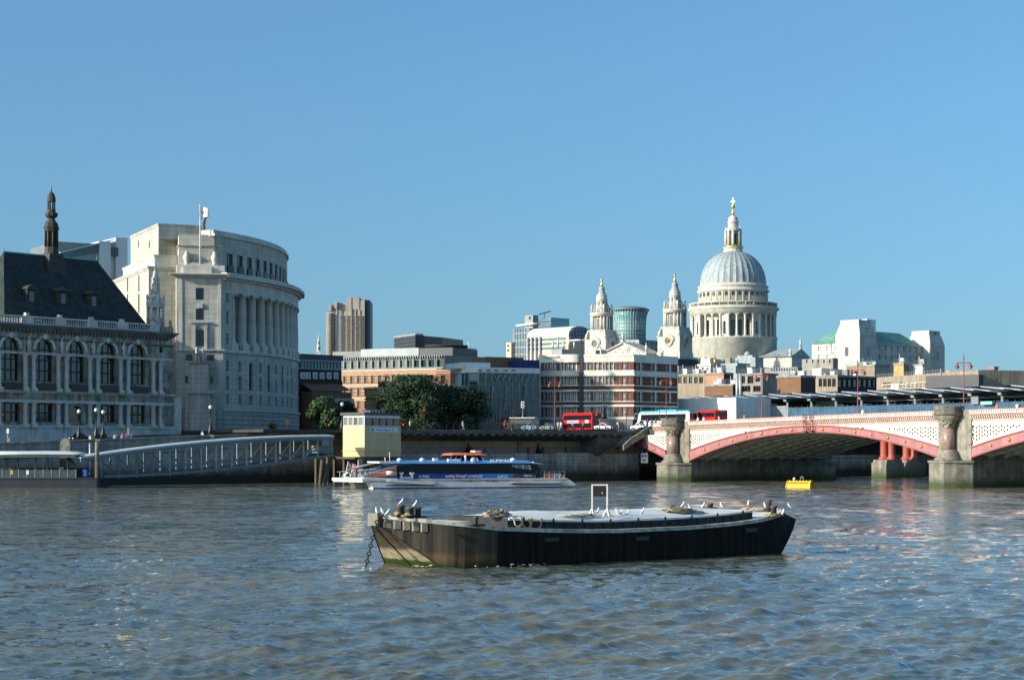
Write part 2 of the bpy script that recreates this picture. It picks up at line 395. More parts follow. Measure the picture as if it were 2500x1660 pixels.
# ================================================================ land
E_O, E_D = Vector((-76, 280)), Vector((.752, .66)).normalized()
HD = Vector((.634, .774)).normalized()
def zE(t): return 6.53 + .0366 * t
WF = Fr((-19.5, 308.3), (22.6, 336.6))                    # river wall at the bridge foot
RW = Fr((WF.w(WF.L, 14)), (WF.w(WF.L + 230, 14)))         # shore wall running on under the bridges
def land():
 e0, e1 = E_O + E_D * -100, E_O + E_D * 66
 front = [(e0.x, e0.y, zE(-100) - 1), (e1.x, e1.y, zE(66) - 1)]
 for t in (1, WF.L - .2): p = WF.w(t, 6); front.append((p.x, p.y, 8.15 + .02 * t))
 p = RW.w(1, .3); front.append((p.x, p.y, 8.8)); p = RW.w(230, .3); front.append((p.x, p.y, 8.8))
 rows = [front]
 for d, z in ((14, 8.6), (60, 8.4), (160, 10.5), (420, 16)):
  rows.append([(x * (1 + d / 330), y + d, z if d > 20 else fz) for x, y, fz in front])
 rows.append([(-3500 + 7000 * i / 5, 6500, 16) for i in range(6)])
 b = MB(); b.loft(rows, closed=False); b.f = [f[::-1] for f in b.f]
 return setting(b.build('ground', M['asphalt']))
land()
def wall_loft(name, label, fr, us, ztop, prof, mt, ends=True):
 o = thing_fr(name, label, 'wall', fr)
 b = MB(); b.loft([[(u, v, (ztop(u) + z) if z > -2.9 else z) for v, z in prof] for u in us]); b.build('masonry', mt, o); return o
M['granite'] = mat('river_granite', (.46, .45, .40), .85, .4, .5, streak=.35, brick=(1.8, .62, (.27, .27, .24)))
def tidal(name, base, zlo, zhi, algae=(.035, .05, .018)):
 "stone that turns dark and green towards the tide line (real growth on the wall)"
 m = M['granite'].copy() if base is None else base.copy(); m.name = name; nt = m.node_tree; N = nt.nodes; L = nt.links
 b = N['Principled BSDF']; src = b.inputs['Base Color'].links[0].from_socket
 g = N.new('ShaderNodeNewGeometry'); sx = N.new('ShaderNodeSeparateXYZ'); L.new(g.outputs['Position'], sx.inputs[0])
 nz = N.new('ShaderNodeTexNoise'); nz.inputs['Scale'].default_value = .9; nz.inputs['Detail'].default_value = 6; L.new(g.outputs['Position'], nz.inputs[0])
 ad = N.new('ShaderNodeMath'); ad.operation = 'MULTIPLY_ADD'; L.new(nz.outputs[0], ad.inputs[0]); ad.inputs[1].default_value = -1.6; L.new(sx.outputs[2], ad.inputs[2])
 mr = N.new('ShaderNodeMapRange'); L.new(ad.outputs[0], mr.inputs[0]); mr.inputs[1].default_value = zlo - .8; mr.inputs[2].default_value = zhi - .8; mr.inputs[3].default_value = 1; mr.inputs[4].default_value = 0
 mx = N.new('ShaderNodeMix'); mx.data_type = 'RGBA'; L.new(mr.outputs[0], mx.inputs[0]); L.new(src, mx.inputs[6]); mx.inputs[7].default_value = (*algae, 1)
 L.new(mx.outputs[2], b.inputs['Base Color']); return m
M['granite_tide'] = tidal('tidal_granite', None, 1.2, 3.2, (.026, .026, .017))
fE = Fr(E_O + E_D * -100, E_O + E_D * 66)
wall_loft('embankment_wall', 'long grey granite river wall rising behind the boarding pontoon and covered gangway', fE, [0, 60, 100, 130, 166], lambda u: zE(u - 100),
          [(-1.1, -3), (-.25, -2.6), (-.25, -2.5), (-.42, -2.45), (-.42, -2.15), (-.1, -2.1), (-.1, -1.35), (-.2, -1.3), (-.2, -1.1), (0, -1.05), (0, -.28), (-.22, -.26), (-.22, 0), (.6, 0), (.6, -3)], M['granite_tide'])
RWo = wall_loft('shore_wall', 'dark river wall along the shore seen through the pink arches', RW, [-1, 230], lambda u: 4.4,
          [(-.9, -3), (-.2, -.5), (-.4, -.5), (-.4, 0), (12, 0), (12, -3)], M['granite_tide'])
MB().box(0, 230, 10, 10.4, 4.4, 8.9).build('rear_wall', M['grimy_and_shade'], RWo)
# ================================================================ the former school: arcaded stone front, steep slate roof
def cornice(mb, u0, u1, z0, z1, proj, v=0, steps=3, mi=0, back=.3):
 for i in range(steps):
  a = z0 + (z1 - z0) * i / steps; b = z0 + (z1 - z0) * (i + 1) / steps
  mb.box(u0 - proj * (i + 1) / steps, u1 + proj * (i + 1) / steps, v - proj * (i + 1) / steps, v + back, a, b, mi)
def school():
 F_ = Fr((-81.5, 300), (-60.2, 326)); T = thing_fr('school_building', 'sooty arcaded stone building with steep dark slate roof and spirelet, at the left edge', 'building', F_)
 g = 5.0; U = F_.uu; Z = F_.zp
 u0, u1 = U(-75), U(421); up = U(376)
 zc = Z(335, 816); zb = Z(335, 963); zsp = Z(335, 869 + 6)
 arches = [25, 108, 186, 262, 335]; pxw = [27, 26, 25, 24, 23]
 bays = [U(c) for c in arches]; sp = bays[1] - bays[0]; bays = [bays[0] - sp] + bays
 hw = 1.75
 za0, za1 = Z(186, 934), Z(186, 832)          # arch opening
 zl0, zl1 = Z(186, 1031), Z(186, 987)         # lower windows
 H = []
 for b in bays: H.append((b - hw, b + hw, za0, za1, True))
 for i, b in enumerate(bays):
  if i == 3: H.append((b - 1.45, b + 1.3, Z(186, 1058), Z(186, 990), True))
  else: H.append((b - hw - .1, b + hw + .1, zl0, zl1))
 small = [(U(394) - .45, U(394) + .45, Z(394, a), Z(394, b)) for a, b in ((861, 848), (933, 912), (1024, 1010))]
 H += small
 w = MB(); facade(w, u0, u1, g, zc, H, .7); w.quad((u0, 18, g), (u0, 0, g), (u0, 0, zc), (u0, 18, zc)); w.quad((u1, 0, g), (u1, 18, g), (u1, 18, zc), (u1, 0, zc))
 w.quad((u0, 0, zc), (u1, 0, zc), (u1, 18, zc), (u0, 18, zc)); w.build('wall', M['grimy'], T)
 for h in H:
  if h in small: window(T, (h[0] + h[1]) / 2, h[2], h[1] - h[0], h[3] - h[2], .5, 2, 2, fm='frame_dark', fw=.08)
  elif h[1] - h[0] < 2.9: d = MB().box(h[0], h[1], .66, .7, h[2], h[3]); d.build('door', M['win_dark'], T)
  else: window(T, (h[0] + h[1]) / 2, h[2], h[1] - h[0], h[3] - h[2], .6, 3, 4 if len(h) > 4 else 2, len(h) > 4, 'win_dark', 'dark_timber', .24)
 # mouldings
 cz = Z(335, 816)
 c = MB(); cornice(c, u0, u1, cz - .35, cz + .55, .8); cornice(c, u0, u1, cz - 1.9, cz - 1.55, .25, steps=2)
 for k in range(int((u1 - u0) / .75)): c.box(u0 + k * .75, u0 + k * .75 + .35, -.55, 0, cz - .75, cz - .353)
 c.build('cornice', M['grimy_and_shade'], T)
 s = MB(); cornice(s, u0, u1, zb - .25, zb + .2, .4, steps=2); cornice(s, u0, u1, zb - 1.75, zb - 1.35, .2, steps=1)
 cornice(s, u0, u1, zsp - .15, zsp + .2, .22, steps=2); s.build('string_course', M['grimy_pale'], T)
 pl = MB(); zp = Z(300, 1046); pl.box(u0 - .15, u1 + .15, -.45, .1, g - .5, zp); pl.box(u0 - .15, u1 + .15, -.6, .1, zp - .003, zp + .4); pl.build('plinth', M['grimy_pale'], T)
 for b in bays:                                # archivolts
  a = MB(); r = hw; zs = za1 - r
  for k in range(14):
   t0, t1 = math.pi * k / 14, math.pi * (k + 1) / 14
   P4 = [(b + q * math.cos(t), zs + q * math.sin(t)) for q, t in ((r + .02, t0), (r + .5, t0), (r + .5, t1), (r + .02, t1))]
   a.prism_y(P4[::-1], -.16, .02)
  a.prism_y([(b - .25, za1 - .05), (b + .25, za1 - .05), (b + .34, za1 + .75), (b - .34, za1 + .75)], -.32, .02)
  a.build('archivolt', M['grimy_pale'], T)
  MB().box(b - hw + .03, b + hw - .03, -.9, -.84, zb + .25, zb + 1.3).build('balcony_rail', M['black_iron'], T)
  pn = MB(); pn.box(b - hw, b + hw, -.05, .2, zb + .3, za0 - .35); pn.box(b - .5, b + .5, -.12, 0, zb + 1.5, za0 - .6); pn.build('window_apron', M['grimy_and_shade'], T)
 # columns
 def col(h, r):
  m = MB(); m.box(-r * 1.5, r * 1.5, -r * 1.5, r * 1.5, 0, h * .06)
  m.lathe([(r * 1.25, h * .06), (r * 1.25, h * .09), (r, h * .11), (r * .9, h * .84), (r * 1.05, h * .86), (r * .95, h * .88), (r * 1.35, h * .97)], n=10, cap=False)
  m.box(-r * 1.5, r * 1.5, -r * 1.5, r * 1.5, h * .97, h); return m.mesh('column', M['grimy_pale'])
 hu, hl = zsp - .15 - zb - .2, zb - 1.35 - zp - .4
 cu, cl = col(hu, .36), col(hl - .4, .36)
 spots = [(bays[i] + bays[i + 1]) / 2 + d for i in range(len(bays) - 1) for d in (-.82, .82)] + [up - .6, up + 1.0]
 for x in spots:
  put('column', cu, T, (x, -.5, zb + .2)); put('column', cl, T, (x, -.5, zp + .4))
 bz = MB()
 for x in spots: bz.box(x - .6, x + .6, -1.05, 0, zp + .003, zp + .397); bz.box(x - .55, x + .55, -.98, 0, zb + .02, zb + .198)
 bz.build('column_base_course', M['grimy_pale'], T)
 for i in range(len(bays) - 1):                # relief figures between the arches
  sg = MB(); x = (bays[i] + bays[i + 1]) / 2; z = zsp + .25
  sg.tube([(x, -.3, z), (x + .05, -.32, z + .9), (x - .05, -.36, z + 1.5), (x, -.36, z + 2.05)], [.28, .25, .33, .14], 8); sg.ell((x + .02, -.4, z + 2.25), .17, .17, .22)
  sg.tube([(x - .32, -.32, z + 1.7), (x - .4, -.36, z + 1.1), (x - .1, -.5, z + 1.0)], .09, 5); sg.tube([(x + .32, -.32, z + 1.7), (x + .46, -.36, z + 1.2), (x + .4, -.5, z + .7)], .09, 5)
  for d in (-.55, .55): sg.box(x + d - .06, x + d + .06, -.14, 0, z - .2, z + 2.9)
  sg.build('relief_sculpture', M['grimy_pale'], T)
 # corner pavilion quoins
 q = MB(); zz = g
 while zz < cz - 2:
  k = int(zz / .8) % 2; q.box(u1 - (.9 if k else .6), u1 + .06, -.09, .7 if k else .95, zz, zz + .68); zz += .8
 q.build('quoin', M['grimy'], T)
 MB().box(u1 + .061, u1 + 1.5, -.6, 9, g, Z(421, 970)).build('end_pier', M['portland_plain'], T)
 # balustrade
 bt = cz + .55; hb = 1.35; B = MB(); bm = baluster_mesh(hb - .5, .17)
 ends = [u0] + [(bays[i] + bays[i + 1]) / 2 for i in range(len(bays) - 1)] + [up]
 B.box(u0, up, -.1, .35, bt, bt + .25); B.box(u0, up, -.14, .4, bt + hb - .25, bt + hb)
 for i in range(len(ends) - 1):
  a, b = ends[i] + 1.1, ends[i + 1] - 1.1; n = 9
  for k in range(n): append_mesh(B, bm, (a + (b - a) * (k + .5) / n, .12, bt + .25))
  B.box(ends[i + 1] - 1.05, ends[i + 1] + 1.05, -.2, .45, bt + .01, bt + hb + .02)
  B.box(ends[i + 1] - .35, ends[i + 1] + .35, -.1, .5, bt + hb + .021, bt + hb + .5)
 B.build('balustrade', M['grimy_pale'], T)
 rw = MB(); ua = F_.uu(236, 34); rw.box(ua - 45, ua, 30, 48, g, 31.5); rw.build('rear_shadow_block', M['grimy'], T)  # unseen block, added to cast the shadow on the lower curved building
 # roof
 ze = bt + .1; zr = F_.zp(237, 637, 9); ur = F_.uu(237, 9); ul = F_.uu(9, 9); ue = up + .5; v0, v1 = 1.0, 17
 r = MB(); A, Bp, Cc, Dd = (u0 - 6, v0, ze), (ue, v0, ze), (ue, v1, ze), (u0 - 6, v1, ze); E1, E2 = (ul, 9, zr), (ur, 9, zr)
 ulb = ul - (ue - ur); A = (ulb, v0, ze); Dd = (ulb, v1, ze)
 r.add([A, Bp, Cc, Dd, E1, E2], [(0, 1, 5, 4), (1, 2, 5), (2, 3, 4, 5), (3, 0, 4)]); RO = r.build('roof', M['slate'], T)
 rc = MB(); rc.bar(E1, E2, .22)
 for e in (E1, E2): rc.tube([(e[0], e[1], e[2]), (e[0], e[1], e[2] + 1.1)], [.12, .02], 6)
 rc.build('ridge_capping', M['verdigris'], RO)
 dz = (zr - ze) / 8.0
 for px, py in ((78, 741), (155, 746), (230, 752)):
  # dormer standing out of the slope
  k = .0
  for it in range(30):
   v = v0 + k; u = F_.uu(px, v); z = F_.z(py, u, v)
   k = max(0, (z - ze) / dz)
  d = MB(); h = 2.3; w2 = .85
  d.prism_y([(u - w2, z), (u + w2, z), (u + w2, z + h), (u - w2, z + h)], v + .1, v + 2.4)
  d.build('dormer', M['dark_timber'], RO)
  rr = MB(); rr.prism_y([(u - w2 - .35, z + h + .01), (u + w2 + .35, z + h + .01), (u + w2 + .1, z + h + .4), (u - .2, z + h + .75), (u + .2, z + h + .75), (u - w2 - .1, z + h + .4)][:4] + [(u - w2 - .1, z + h + .4)], v - .35, v + 2.8); rr.build('dormer_roof', M['dark_timber'], RO)
  MB().box(u - .45, u + .45, v + .07, v + .095, z + .35, z + h - .35).build('dormer_window', M['win_dark'], RO)
 # spirelet
 uf = F_.uu(125.5, 9); D = F_.D(uf, 9); k = D / FP; zf = lambda y: CAMZ + (HZ - y) * k
 S = MB(); X, Y = uf, 9; oc = dict(n=8, ph=R(22.5), smooth=False)
 S.prism([(X - 2.0, Y - 2.0), (X + 2.0, Y - 2.0), (X + 2.0, Y + 2.0), (X - 2.0, Y + 2.0)], zf(672), zf(621), top=[(X - 1.35, Y - 1.35), (X + 1.35, Y - 1.35), (X + 1.35, Y + 1.35), (X - 1.35, Y + 1.35)])
 S.lathe([(19 * k, zf(620.5)), (19 * k, zf(619)), (17.5 * k, zf(618)), (17 * k, zf(604)), (14 * k, zf(603)), (12.5 * k, zf(602)), (12.5 * k, zf(566)), (17 * k, zf(565)), (19 * k, zf(558)), (20 * k, zf(556)), (17 * k, zf(553)), (17 * k, zf(547)), (11 * k, zf(540)), (8 * k, zf(534)), (14 * k, zf(530)), (16 * k, zf(526)), (16 * k, zf(521)), (10.5 * k, zf(519)), (10.5 * k, zf(512))], X, Y, **oc)
 for i in range(8):
  a = R(22.5) + i * math.pi / 4
  S.tube([(X + 15 * k * math.cos(a), Y + 15 * k * math.sin(a), zf(603)), (X + 15 * k * math.cos(a), Y + 15 * k * math.sin(a), zf(566))], 2.4 * k, 5)
  S.tube([(X + 8.6 * k * math.cos(a), Y + 8.6 * k * math.sin(a), zf(513)), (X + 8.6 * k * math.cos(a), Y + 8.6 * k * math.sin(a), zf(492))], 1.3 * k, 5)
 S.lathe([(10.5 * k, zf(493)), (10.8 * k, zf(488)), (9.6 * k, zf(480)), (6 * k, zf(472)), (1.5 * k, zf(468)), (1.0 * k, zf(462))], X, Y, **oc)
 SP = S.build('spirelet', M['dark_timber'], T)
 MB().tube([(X, Y, zf(463)), (X, Y, zf(452)), (X, Y, zf(427))], [.14, .08, .02], 6).build('weather_vane', M['verdigris'], SP)
 # corner turret
 ut = F_.uu(387, 1.4); D = F_.D(ut, 1.4); k = D / FP; X, Y = ut, 2.2; zt = lambda y: CAMZ + (HZ - y) * k
 S = MB(); S.lathe([(24 * k, zt(815)), (24 * k, zt(802)), (17 * k, zt(798)), (17 * k, zt(775)), (9 * k, zt(774)), (9 * k, zt(752)), (23 * k, zt(751)), (23.5 * k, zt(743)), (25 * k, zt(742)), (18 * k, zt(738)), (13 * k, zt(730)), (10 * k, zt(718)), (6.5 * k, zt(716)), (6.5 * k, zt(694)), (10.5 * k, zt(692)), (9.5 * k, zt(686)), (11 * k, zt(680)), (7.5 * k, zt(676)), (5 * k, zt(661)), (2 * k, zt(660))], X, Y, **oc)
 for i in range(8):
  a = R(22.5) + i * math.pi / 4; q = lambda r, y: (X + r * k * math.cos(a), Y + r * k * math.sin(a), zt(y))
  S.tube([q(20, 797), q(20, 751)], 2.6 * k, 6); S.tube([q(9.5, 717), q(9.5, 692)], 1.6 * k, 5)
  S.tube([q(21, 744), q(21, 736), q(21, 732), q(21, 728), q(21, 723), q(21, 717)], [2.6 * k, 2.2 * k, 1.4 * k, 3 * k, 2.2 * k, .4 * k], 6)
  S.tube([q(16, 742), q(14, 730), q(10, 722)], [1.6 * k, 1.4 * k, 1 * k], 5)
 TU = S.build('turret', M['grimy_pale'], T)
 MB().tube([(X, Y, zt(661)), (X, Y, zt(644)), (X, Y, zt(628))], [.2, .12, .02], 6).build('finial', M['verdigris'], TU)
 b2 = MB(); b2.box(up, u1 + .1, -.1, 6, bt, bt + hb * .75)
 for x in (up + .3, u1 - .3): b2.tube([(x, .2, bt + hb * .75), (x, .2, bt + hb), (x, .2, bt + hb + .5), (x, .2, bt + hb + .9)], [.4, .2, .35, .05], 7)
 b2.build('parapet', M['grimy'], T)
school()

# ================================================================ glass office block peeping over the roofs
def office_left():
 f = Fr.px(140, 420, 330, 430); T = thing_fr('office_block', 'grey glass office block rising behind the steep slate roof', 'building', f)
 Zp = f.zp; U = f.uu
 a = MB(); a.box(U(140), U(243), 0, 18, 8, Zp(240, 596)); W = a.build('wall', M['metal_grey'], T)
 MB().prism_y([(U(150), Zp(150, 616)), (U(240), Zp(240, 598)), (U(240), Zp(240, 616)), (U(150), Zp(150, 633))], -.2, -.02).build('window_band', M['win_green'], T)
 r = MB(); r.prism_y([(U(144), Zp(144, 619)), (U(272), Zp(272, 588)), (U(272), Zp(272, 586)), (U(144), Zp(144, 616))], -.8, 16); r.build('roof', M['metal_pale'], T)
 b = MB(); b.box(U(240), U(268), -.6, 18, 8, Zp(254, 590)); b.box(U(281), U(309), -.6, 18, 8, Zp(295, 581)); b.box(U(268.2), U(280.8), .4, 18, 8, Zp(275, 604)); b.build('stair_tower', M['metal_pale'], T)
 c = MB(); c.box(U(270), U(286), -.7, -.61, Zp(278, 627), Zp(278, 605)); c.build('window', M['win_dark'], T)
office_left()

# ================================================================ curved white stone office with colonnade
def curved_office():
 S0 = Vector((-55.2, 360)); a0, a1 = R(60), R(101); RR = 73.0
 C0 = Vector((S0.x - RR * math.sin(a0), S0.y + RR * math.cos(a0)))
 T = empty('curved_stone_building', 'white stone office building with curved colonnaded front and flagpole', 'building', (C0.x, C0.y, 0))
 def cv(u, v, z): a = a0 + u / RR; r = RR - v; return (r * math.sin(a), -r * math.cos(a), z)
 LU = RR * (a1 - a0)
 k = 360 / FP; zs = lambda y: CAMZ + (HZ - y) * k
 g = 8.5; zcor = zs(672); zled = zs(853) ; ztop = zs(575); zent = zs(712)
 bay = 3.85; off = 3.6; nb = 12
 cu = [off + bay * i for i in range(nb + 1)]
 # recessed colonnade
 rec = 2.2
 H = []
 zl = lambda y: zs(y)
 rows = [(zl(905), zl(880)), (zl(950), zl(917)), (zl(985), zl(963))]
 HL = []
 for i in range(nb):
  c = off + bay * (i + .5)
  if i % 2 == 1: HL.append((c - .65, c + .65, zl(950), zl(880), True)); HL.append((c - .6, c + .6, *rows[2]))
  else:
   for r in rows: HL.append((c - .5, c + .5, *r))
 for r in rows: HL.append((1.0, 1.9, *r))
 w = MB(); facade(w, 0, LU, g, zled, HL, .5, fn=cv, usub=1.3); w.build('lower_wall', M['portland'], T)
 for h in HL:
  c = (h[0] + h[1]) / 2; a = a0 + c / RR
  window(T, 0, 0, h[1] - h[0], h[3] - h[2], 0, 2, 3, len(h) > 4, 'win_dark', 'frame_dark' if len(h) > 4 else 'frame_white', .09, rz=a, loc=cv(c, .45, h[2]))
 # rusticated base
 b = MB(); zz = g; i = 0; zb = zs(1003)
 while zz < zb - .3:
  st = len(b.v); b.box(0, LU, -.22, .1, zz + .06, min(zb, zz + .82))
  b.f = b.f; zz += .88
 bb = MB()
 def band(mb, z0, z1, proj, u0=0, u1=LU, back=.3, n=30):
  ring = []
  for q in range(n + 1):
   u = u0 + (u1 - u0) * q / n
   ring.append([cv(u, -proj, z0), cv(u, -proj, z1), cv(u, back, z1), cv(u, back, z0)])
  mb.loft(ring)
 zz = g
 while zz < zb - .3: band(bb, zz + .05, min(zb, zz + .8), .2); zz += .88
 bb.build('rusticated_base', M['portland'], T)
 s = MB(); band(s, zb, zb + .45, .45); band(s, zled - .55, zled, .35); band(s, zs(958.5), zs(955.5), .06); s.build('string_course', M['portland_plain'], T)
 # end pylon, then colonnade
 pw = off - .9
 p = MB(); HP = [(.9, 1.7, zl(a), zl(b_)) for a, b_ in ((738, 714), (790, 758), (840, 813))]
 facade(p, 0, pw, zled, zcor - .3, HP, .4, fn=cv, usub=1.2); p.quad(cv(pw, 0, zled), cv(pw, rec, zled), cv(pw, rec, zcor - .3), cv(pw, 0, zcor - .3)); p.build('end_pylon', M['portland'], T)
 for h in HP: c = 1.3; window(T, 0, 0, .8, h[3] - h[2], 0, 2, 3, False, 'win_dark', 'frame_white', .08, rz=a0 + c / RR, loc=cv(c, .36, h[2]))
 bw = MB(); HB = []
 for i in range(nb):
  c = off + bay * (i + .5)
  for a, b_ in ((745, 722), (788, 757), (835, 800)): HB.append((c - .95, c + .95, zl(a), zl(b_)))
 facade(bw, pw, LU, zled, zent, HB, .3, v=rec, fn=cv, usub=1.3); bw.build('recessed_wall', M['portland_plain'], T)
 for h in HB: c = (h[0] + h[1]) / 2; window(T, 0, 0, 1.9, h[3] - h[2], 0, 3, 3, False, 'win_dark', 'frame_dark', .1, rz=a0 + c / RR, loc=cv(c, rec + .26, h[2]))
 hc = zent - zled - 1.3; r = .92; m = MB(); m.box(-1.15, 1.15, -1.15, 1.15, -1.3, 0)
 m.lathe([(r * 1.25, 0), (r * 1.25, .35), (r, .6), (r, hc * .4), (r * .86, hc * .93), (r * 1.05, hc * .94), (r * 1.2, hc * .97)], n=16, cap=False); m.box(-1.1, 1.1, -1.1, 1.1, hc * .97, hc + .02)
 for i in range(-7, 8): m.ell((i / 7 * 1.0, -.9, hc * .955), .16, .3, .25, 6, 4) if i in (-7, 7) else None
 cm = m.mesh('column', M['portland_plain'])
 for i, u in enumerate(cu):
  if u > LU: break
  put('column', cm, T, cv(u, .95, zled + 1.3), a0 + u / RR)
 # entablature, cornice, attic
 e = MB(); band(e, zent, zcor - .9, 0, back=2.5); band(e, zcor - .9, zcor - .45, .55, back=2.5); band(e, zcor - .45, zcor + .15, 1.35, back=2.5); band(e, zcor + .15, zcor + .5, .9, back=2.5)
 e.build('cornice', M['portland_plain'], T)
 at0, at1 = zcor + .5, zs(574); sv = 2.4
 HA = [(off + bay * (i + .5) - 1.15, off + bay * (i + .5) + 1.15, zs(664), zs(613)) for i in range(-0, nb) if off + bay * (i + .5) + 1.2 < LU]
 HA = [(a, b_, zs(660), zs(612)) for a, b_, _, _ in HA]
 t = MB(); facade(t, .3, LU, at0, at1, HA, .4, v=sv, fn=cv, usub=1.3)
 t.add([cv(LU, sv, at0), cv(LU, sv + 14, at0), cv(LU, sv + 14, at1), cv(LU, sv, at1)], [(0, 1, 2, 3)])
 t.loft([[cv(u, sv, at1), cv(u, sv + 14, at1)] for u in [LU * i / 24 for i in range(25)]], closed=False); t.build('attic_wall', M['portland'], T)
 for h in HA: c = (h[0] + h[1]) / 2; window(T, 0, 0, 2.3, h[3] - h[2], 0, 3, 4, False, 'win_mid', 'frame_dark', .16, rz=a0 + c / RR, loc=cv(c, sv + .36, h[2]))
 for h in HA:
  d = MB(); band(d, at0 + .05, at0 + 1.9, -(sv - .25), h[0] + .1, h[1] - .1, back=sv - .1, n=3); d.build('balcony_rail', M['black_iron'], T)
 e = MB(); band(e, at1, at1 + .5, -(sv - .35), back=sv + 3); band(e, at1 + .5, zs(562), -(sv - .05), back=sv + 3); band(e, zs(562), zs(559), -(sv + .1), back=sv + 3, u0=0); e.build('parapet', M['portland_plain'], T)
 e = MB(); e.add([cv(LU, 0, g), cv(LU, 20, g), cv(LU, 20, zcor), cv(LU, 0, zcor)], [(0, 1, 2, 3)])
 e.loft([[cv(u, 0, zcor + .1), cv(u, 20, zcor + .1)] for u in [LU * i / 24 for i in range(25)]], closed=False); e.build('end_wall', M['portland'], T)
 # ---- corner tower, built in its own frame but parented to the same building
 f = Fr.px(431, 358.2, 546, 360); O = Vector((C0.x, C0.y)); 
 def loc(u, v, z): p = f.w(u, v) - O; return (p.x, p.y, z)
 U, Z = f.uu, f.zp; L = U(545)
 def part(name, mb, mt): mb.fn(loc); return mb.build(name, M[mt], T)
 def fwin(u, z, w_, h, v, **k): window(T, 0, 0, w_, h, 0, rz=f.rot, loc=loc(u, v, z), **k)
 um = U(488)
 HC = [(um - .78, um + .78, zs(733), zs(704)), (um - .78, um + .78, zs(782), zs(755)), (um - .8, um + .8, zs(846), zs(806))]
 HC += [(U(a), U(b_), zs(c), zs(d)) for a, b_, c, d in ((453, 470, 882, 866), (505, 523, 882, 866), (452, 460, 936, 918), (513, 521, 936, 918))]
 HC += [(um - 1.25, um + 1.25, g, zs(1020))]
 w = MB(); facade(w, 0, L, g, zcor - .4, HC, .45); w.quad((0, 16, g), (0, 0, g), (0, 0, zcor), (0, 16, zcor)); part('corner_wall', w, 'portland')
 for h in HC[:-1]: fwin((h[0] + h[1]) / 2, h[2], h[1] - h[0], h[3] - h[2], .4, nx=2, nz=3, gm='win_dark', fm='frame_dark')
 d = MB(); d.box(um - 1.25, um + 1.25, .4, .45, g, zs(1020))
 for i in range(2):
  for j in range(3): d.box(um - 1.1 + i * 1.2, um - .1 + i * 1.2, .34, .4, g + .3 + j * 1.0, g + 1.1 + j * 1.0)
 part('door', d, 'dark_timber')
 c = MB(); cornice(c, -.2, L, zcor - .45, zcor + .2, 1.2, back=2.5); c.box(.0, L + .3, .4, 3, zcor + .2, zs(648)); c.box(1.2, L - 2.2, -.1, 3, zcor + .21, zs(652)); part('corner_cornice', c, 'portland_plain')
 c = MB(); cornice(c, 0, L, zled - .5, zled, .35, steps=2); c.box(.5, 1.1, -.12, 0, zled, zcor - .4); c.box(L - 1.0, L - .4, -.12, 0, zled, zcor - .4); part('pilaster', c, 'portland_plain')
 sr = MB(); z0, z1 = zs(855), zs(795)
 for x in (um - 1.35, um + .85): sr.box(x, x + .5, -.3, 0, z0, z1)
 part('window_surround', sr, 'portland_plain'); sr = MB(); cornice(sr, um - 1.5, um + 1.5, z1, z1 + .7, .45); part('window_hood', sr, 'portland_plain'); sr = MB(); sr.box(um - .5, um + .5, -.25, 0, zs(753), zs(742)); part('carved_keystone', sr, 'portland_plain')
 # pedestal with sculpture
 pd = MB(); a, b_ = U(463), U(512); pd.box(a, b_, -1.6, 0, g, zs(960)); pd.box(a + .3, b_ - .3, -1.4, 0, zs(960), zs(885)); cornice(pd, a + .3, b_ - .3, zs(889), zs(885), .4, v=-1.4, steps=2, back=1.4); pd.box(a - .4, b_ + .6, -1.9, 0, zs(962), zs(955)); pd.box(a - .9, b_ + 1.0, -1.2, 0, g, zs(975)); part('pedestal', pd, 'portland')
 sc = MB(); zz = zs(885); xm = (a + b_) / 2
 sc.loft([[(xm - .5 + .42 * math.cos(t), y, zz + h + .55 * math.sin(t)) for t in [math.pi * q / 4 for q in range(8)]] for y, h in ((-.2, 1.0), (-.8, 1.15), (-1.3, 1.2))], smooth=True)
 sc.tube([(xm - .5, -1.2, zz + 1.4), (xm - .55, -1.6, zz + 2.1), (xm - .6, -1.75, zz + 2.6), (xm - .62, -2.1, zz + 2.35)], [.42, .32, .26, .14], 7)
 for dx, y in ((-.25, -1.2), (.25, -1.25), (-.25, -.4), (.25, -.4)): sc.tube([(xm - .5 + dx, y, zz + .9), (xm - .5 + dx, y - .08, zz + .45), (xm - .5 + dx, y, zz)], [.17, .12, .1], 6)
 sc.tube([(xm + .6, -1.0, zz), (xm + .62, -1.0, zz + .9), (xm + .55, -1.02, zz + 1.6), (xm + .5, -1.0, zz + 2.1)], [.3, .27, .34, .14], 8); sc.ell((xm + .5, -1.02, zz + 2.35), .2, .2, .25)
 sc.tube([(xm + .3, -1.05, zz + 1.85), (xm, -1.3, zz + 1.7), (xm - .35, -1.5, zz + 2.0)], [.13, .11, .09], 6); sc.tube([(xm + .8, -1.0, zz + 1.8), (xm + .95, -1.0, zz + 1.2), (xm + .9, -1.2, zz + .9)], [.12, .1, .08], 6); part('horse_sculpture', sc, 'grimy_pale')
 pe = MB(); pe.prism_y([(um - 3.2, zs(999)), (um + 3.2, zs(999)), (um + 3.2, zs(996)), (um, zs(974)), (um - 3.2, zs(996))], -1.0, 0)
 for x in (um - 2.6, um + 1.7): pe.box(x, x + .9, -.8, 0, g, zs(999))
 part('door_pediment', pe, 'portland')
 ru = MB(); zz = g
 while zz < zb - .3: ru.box(0, um - 3.3, -.15, .05, zz + .05, min(zb, zz + .8)); ru.box(um + 3.3, L, -.15, .05, zz + .05, min(zb, zz + .8)); zz += .88
 part('corner_base', ru, 'portland')
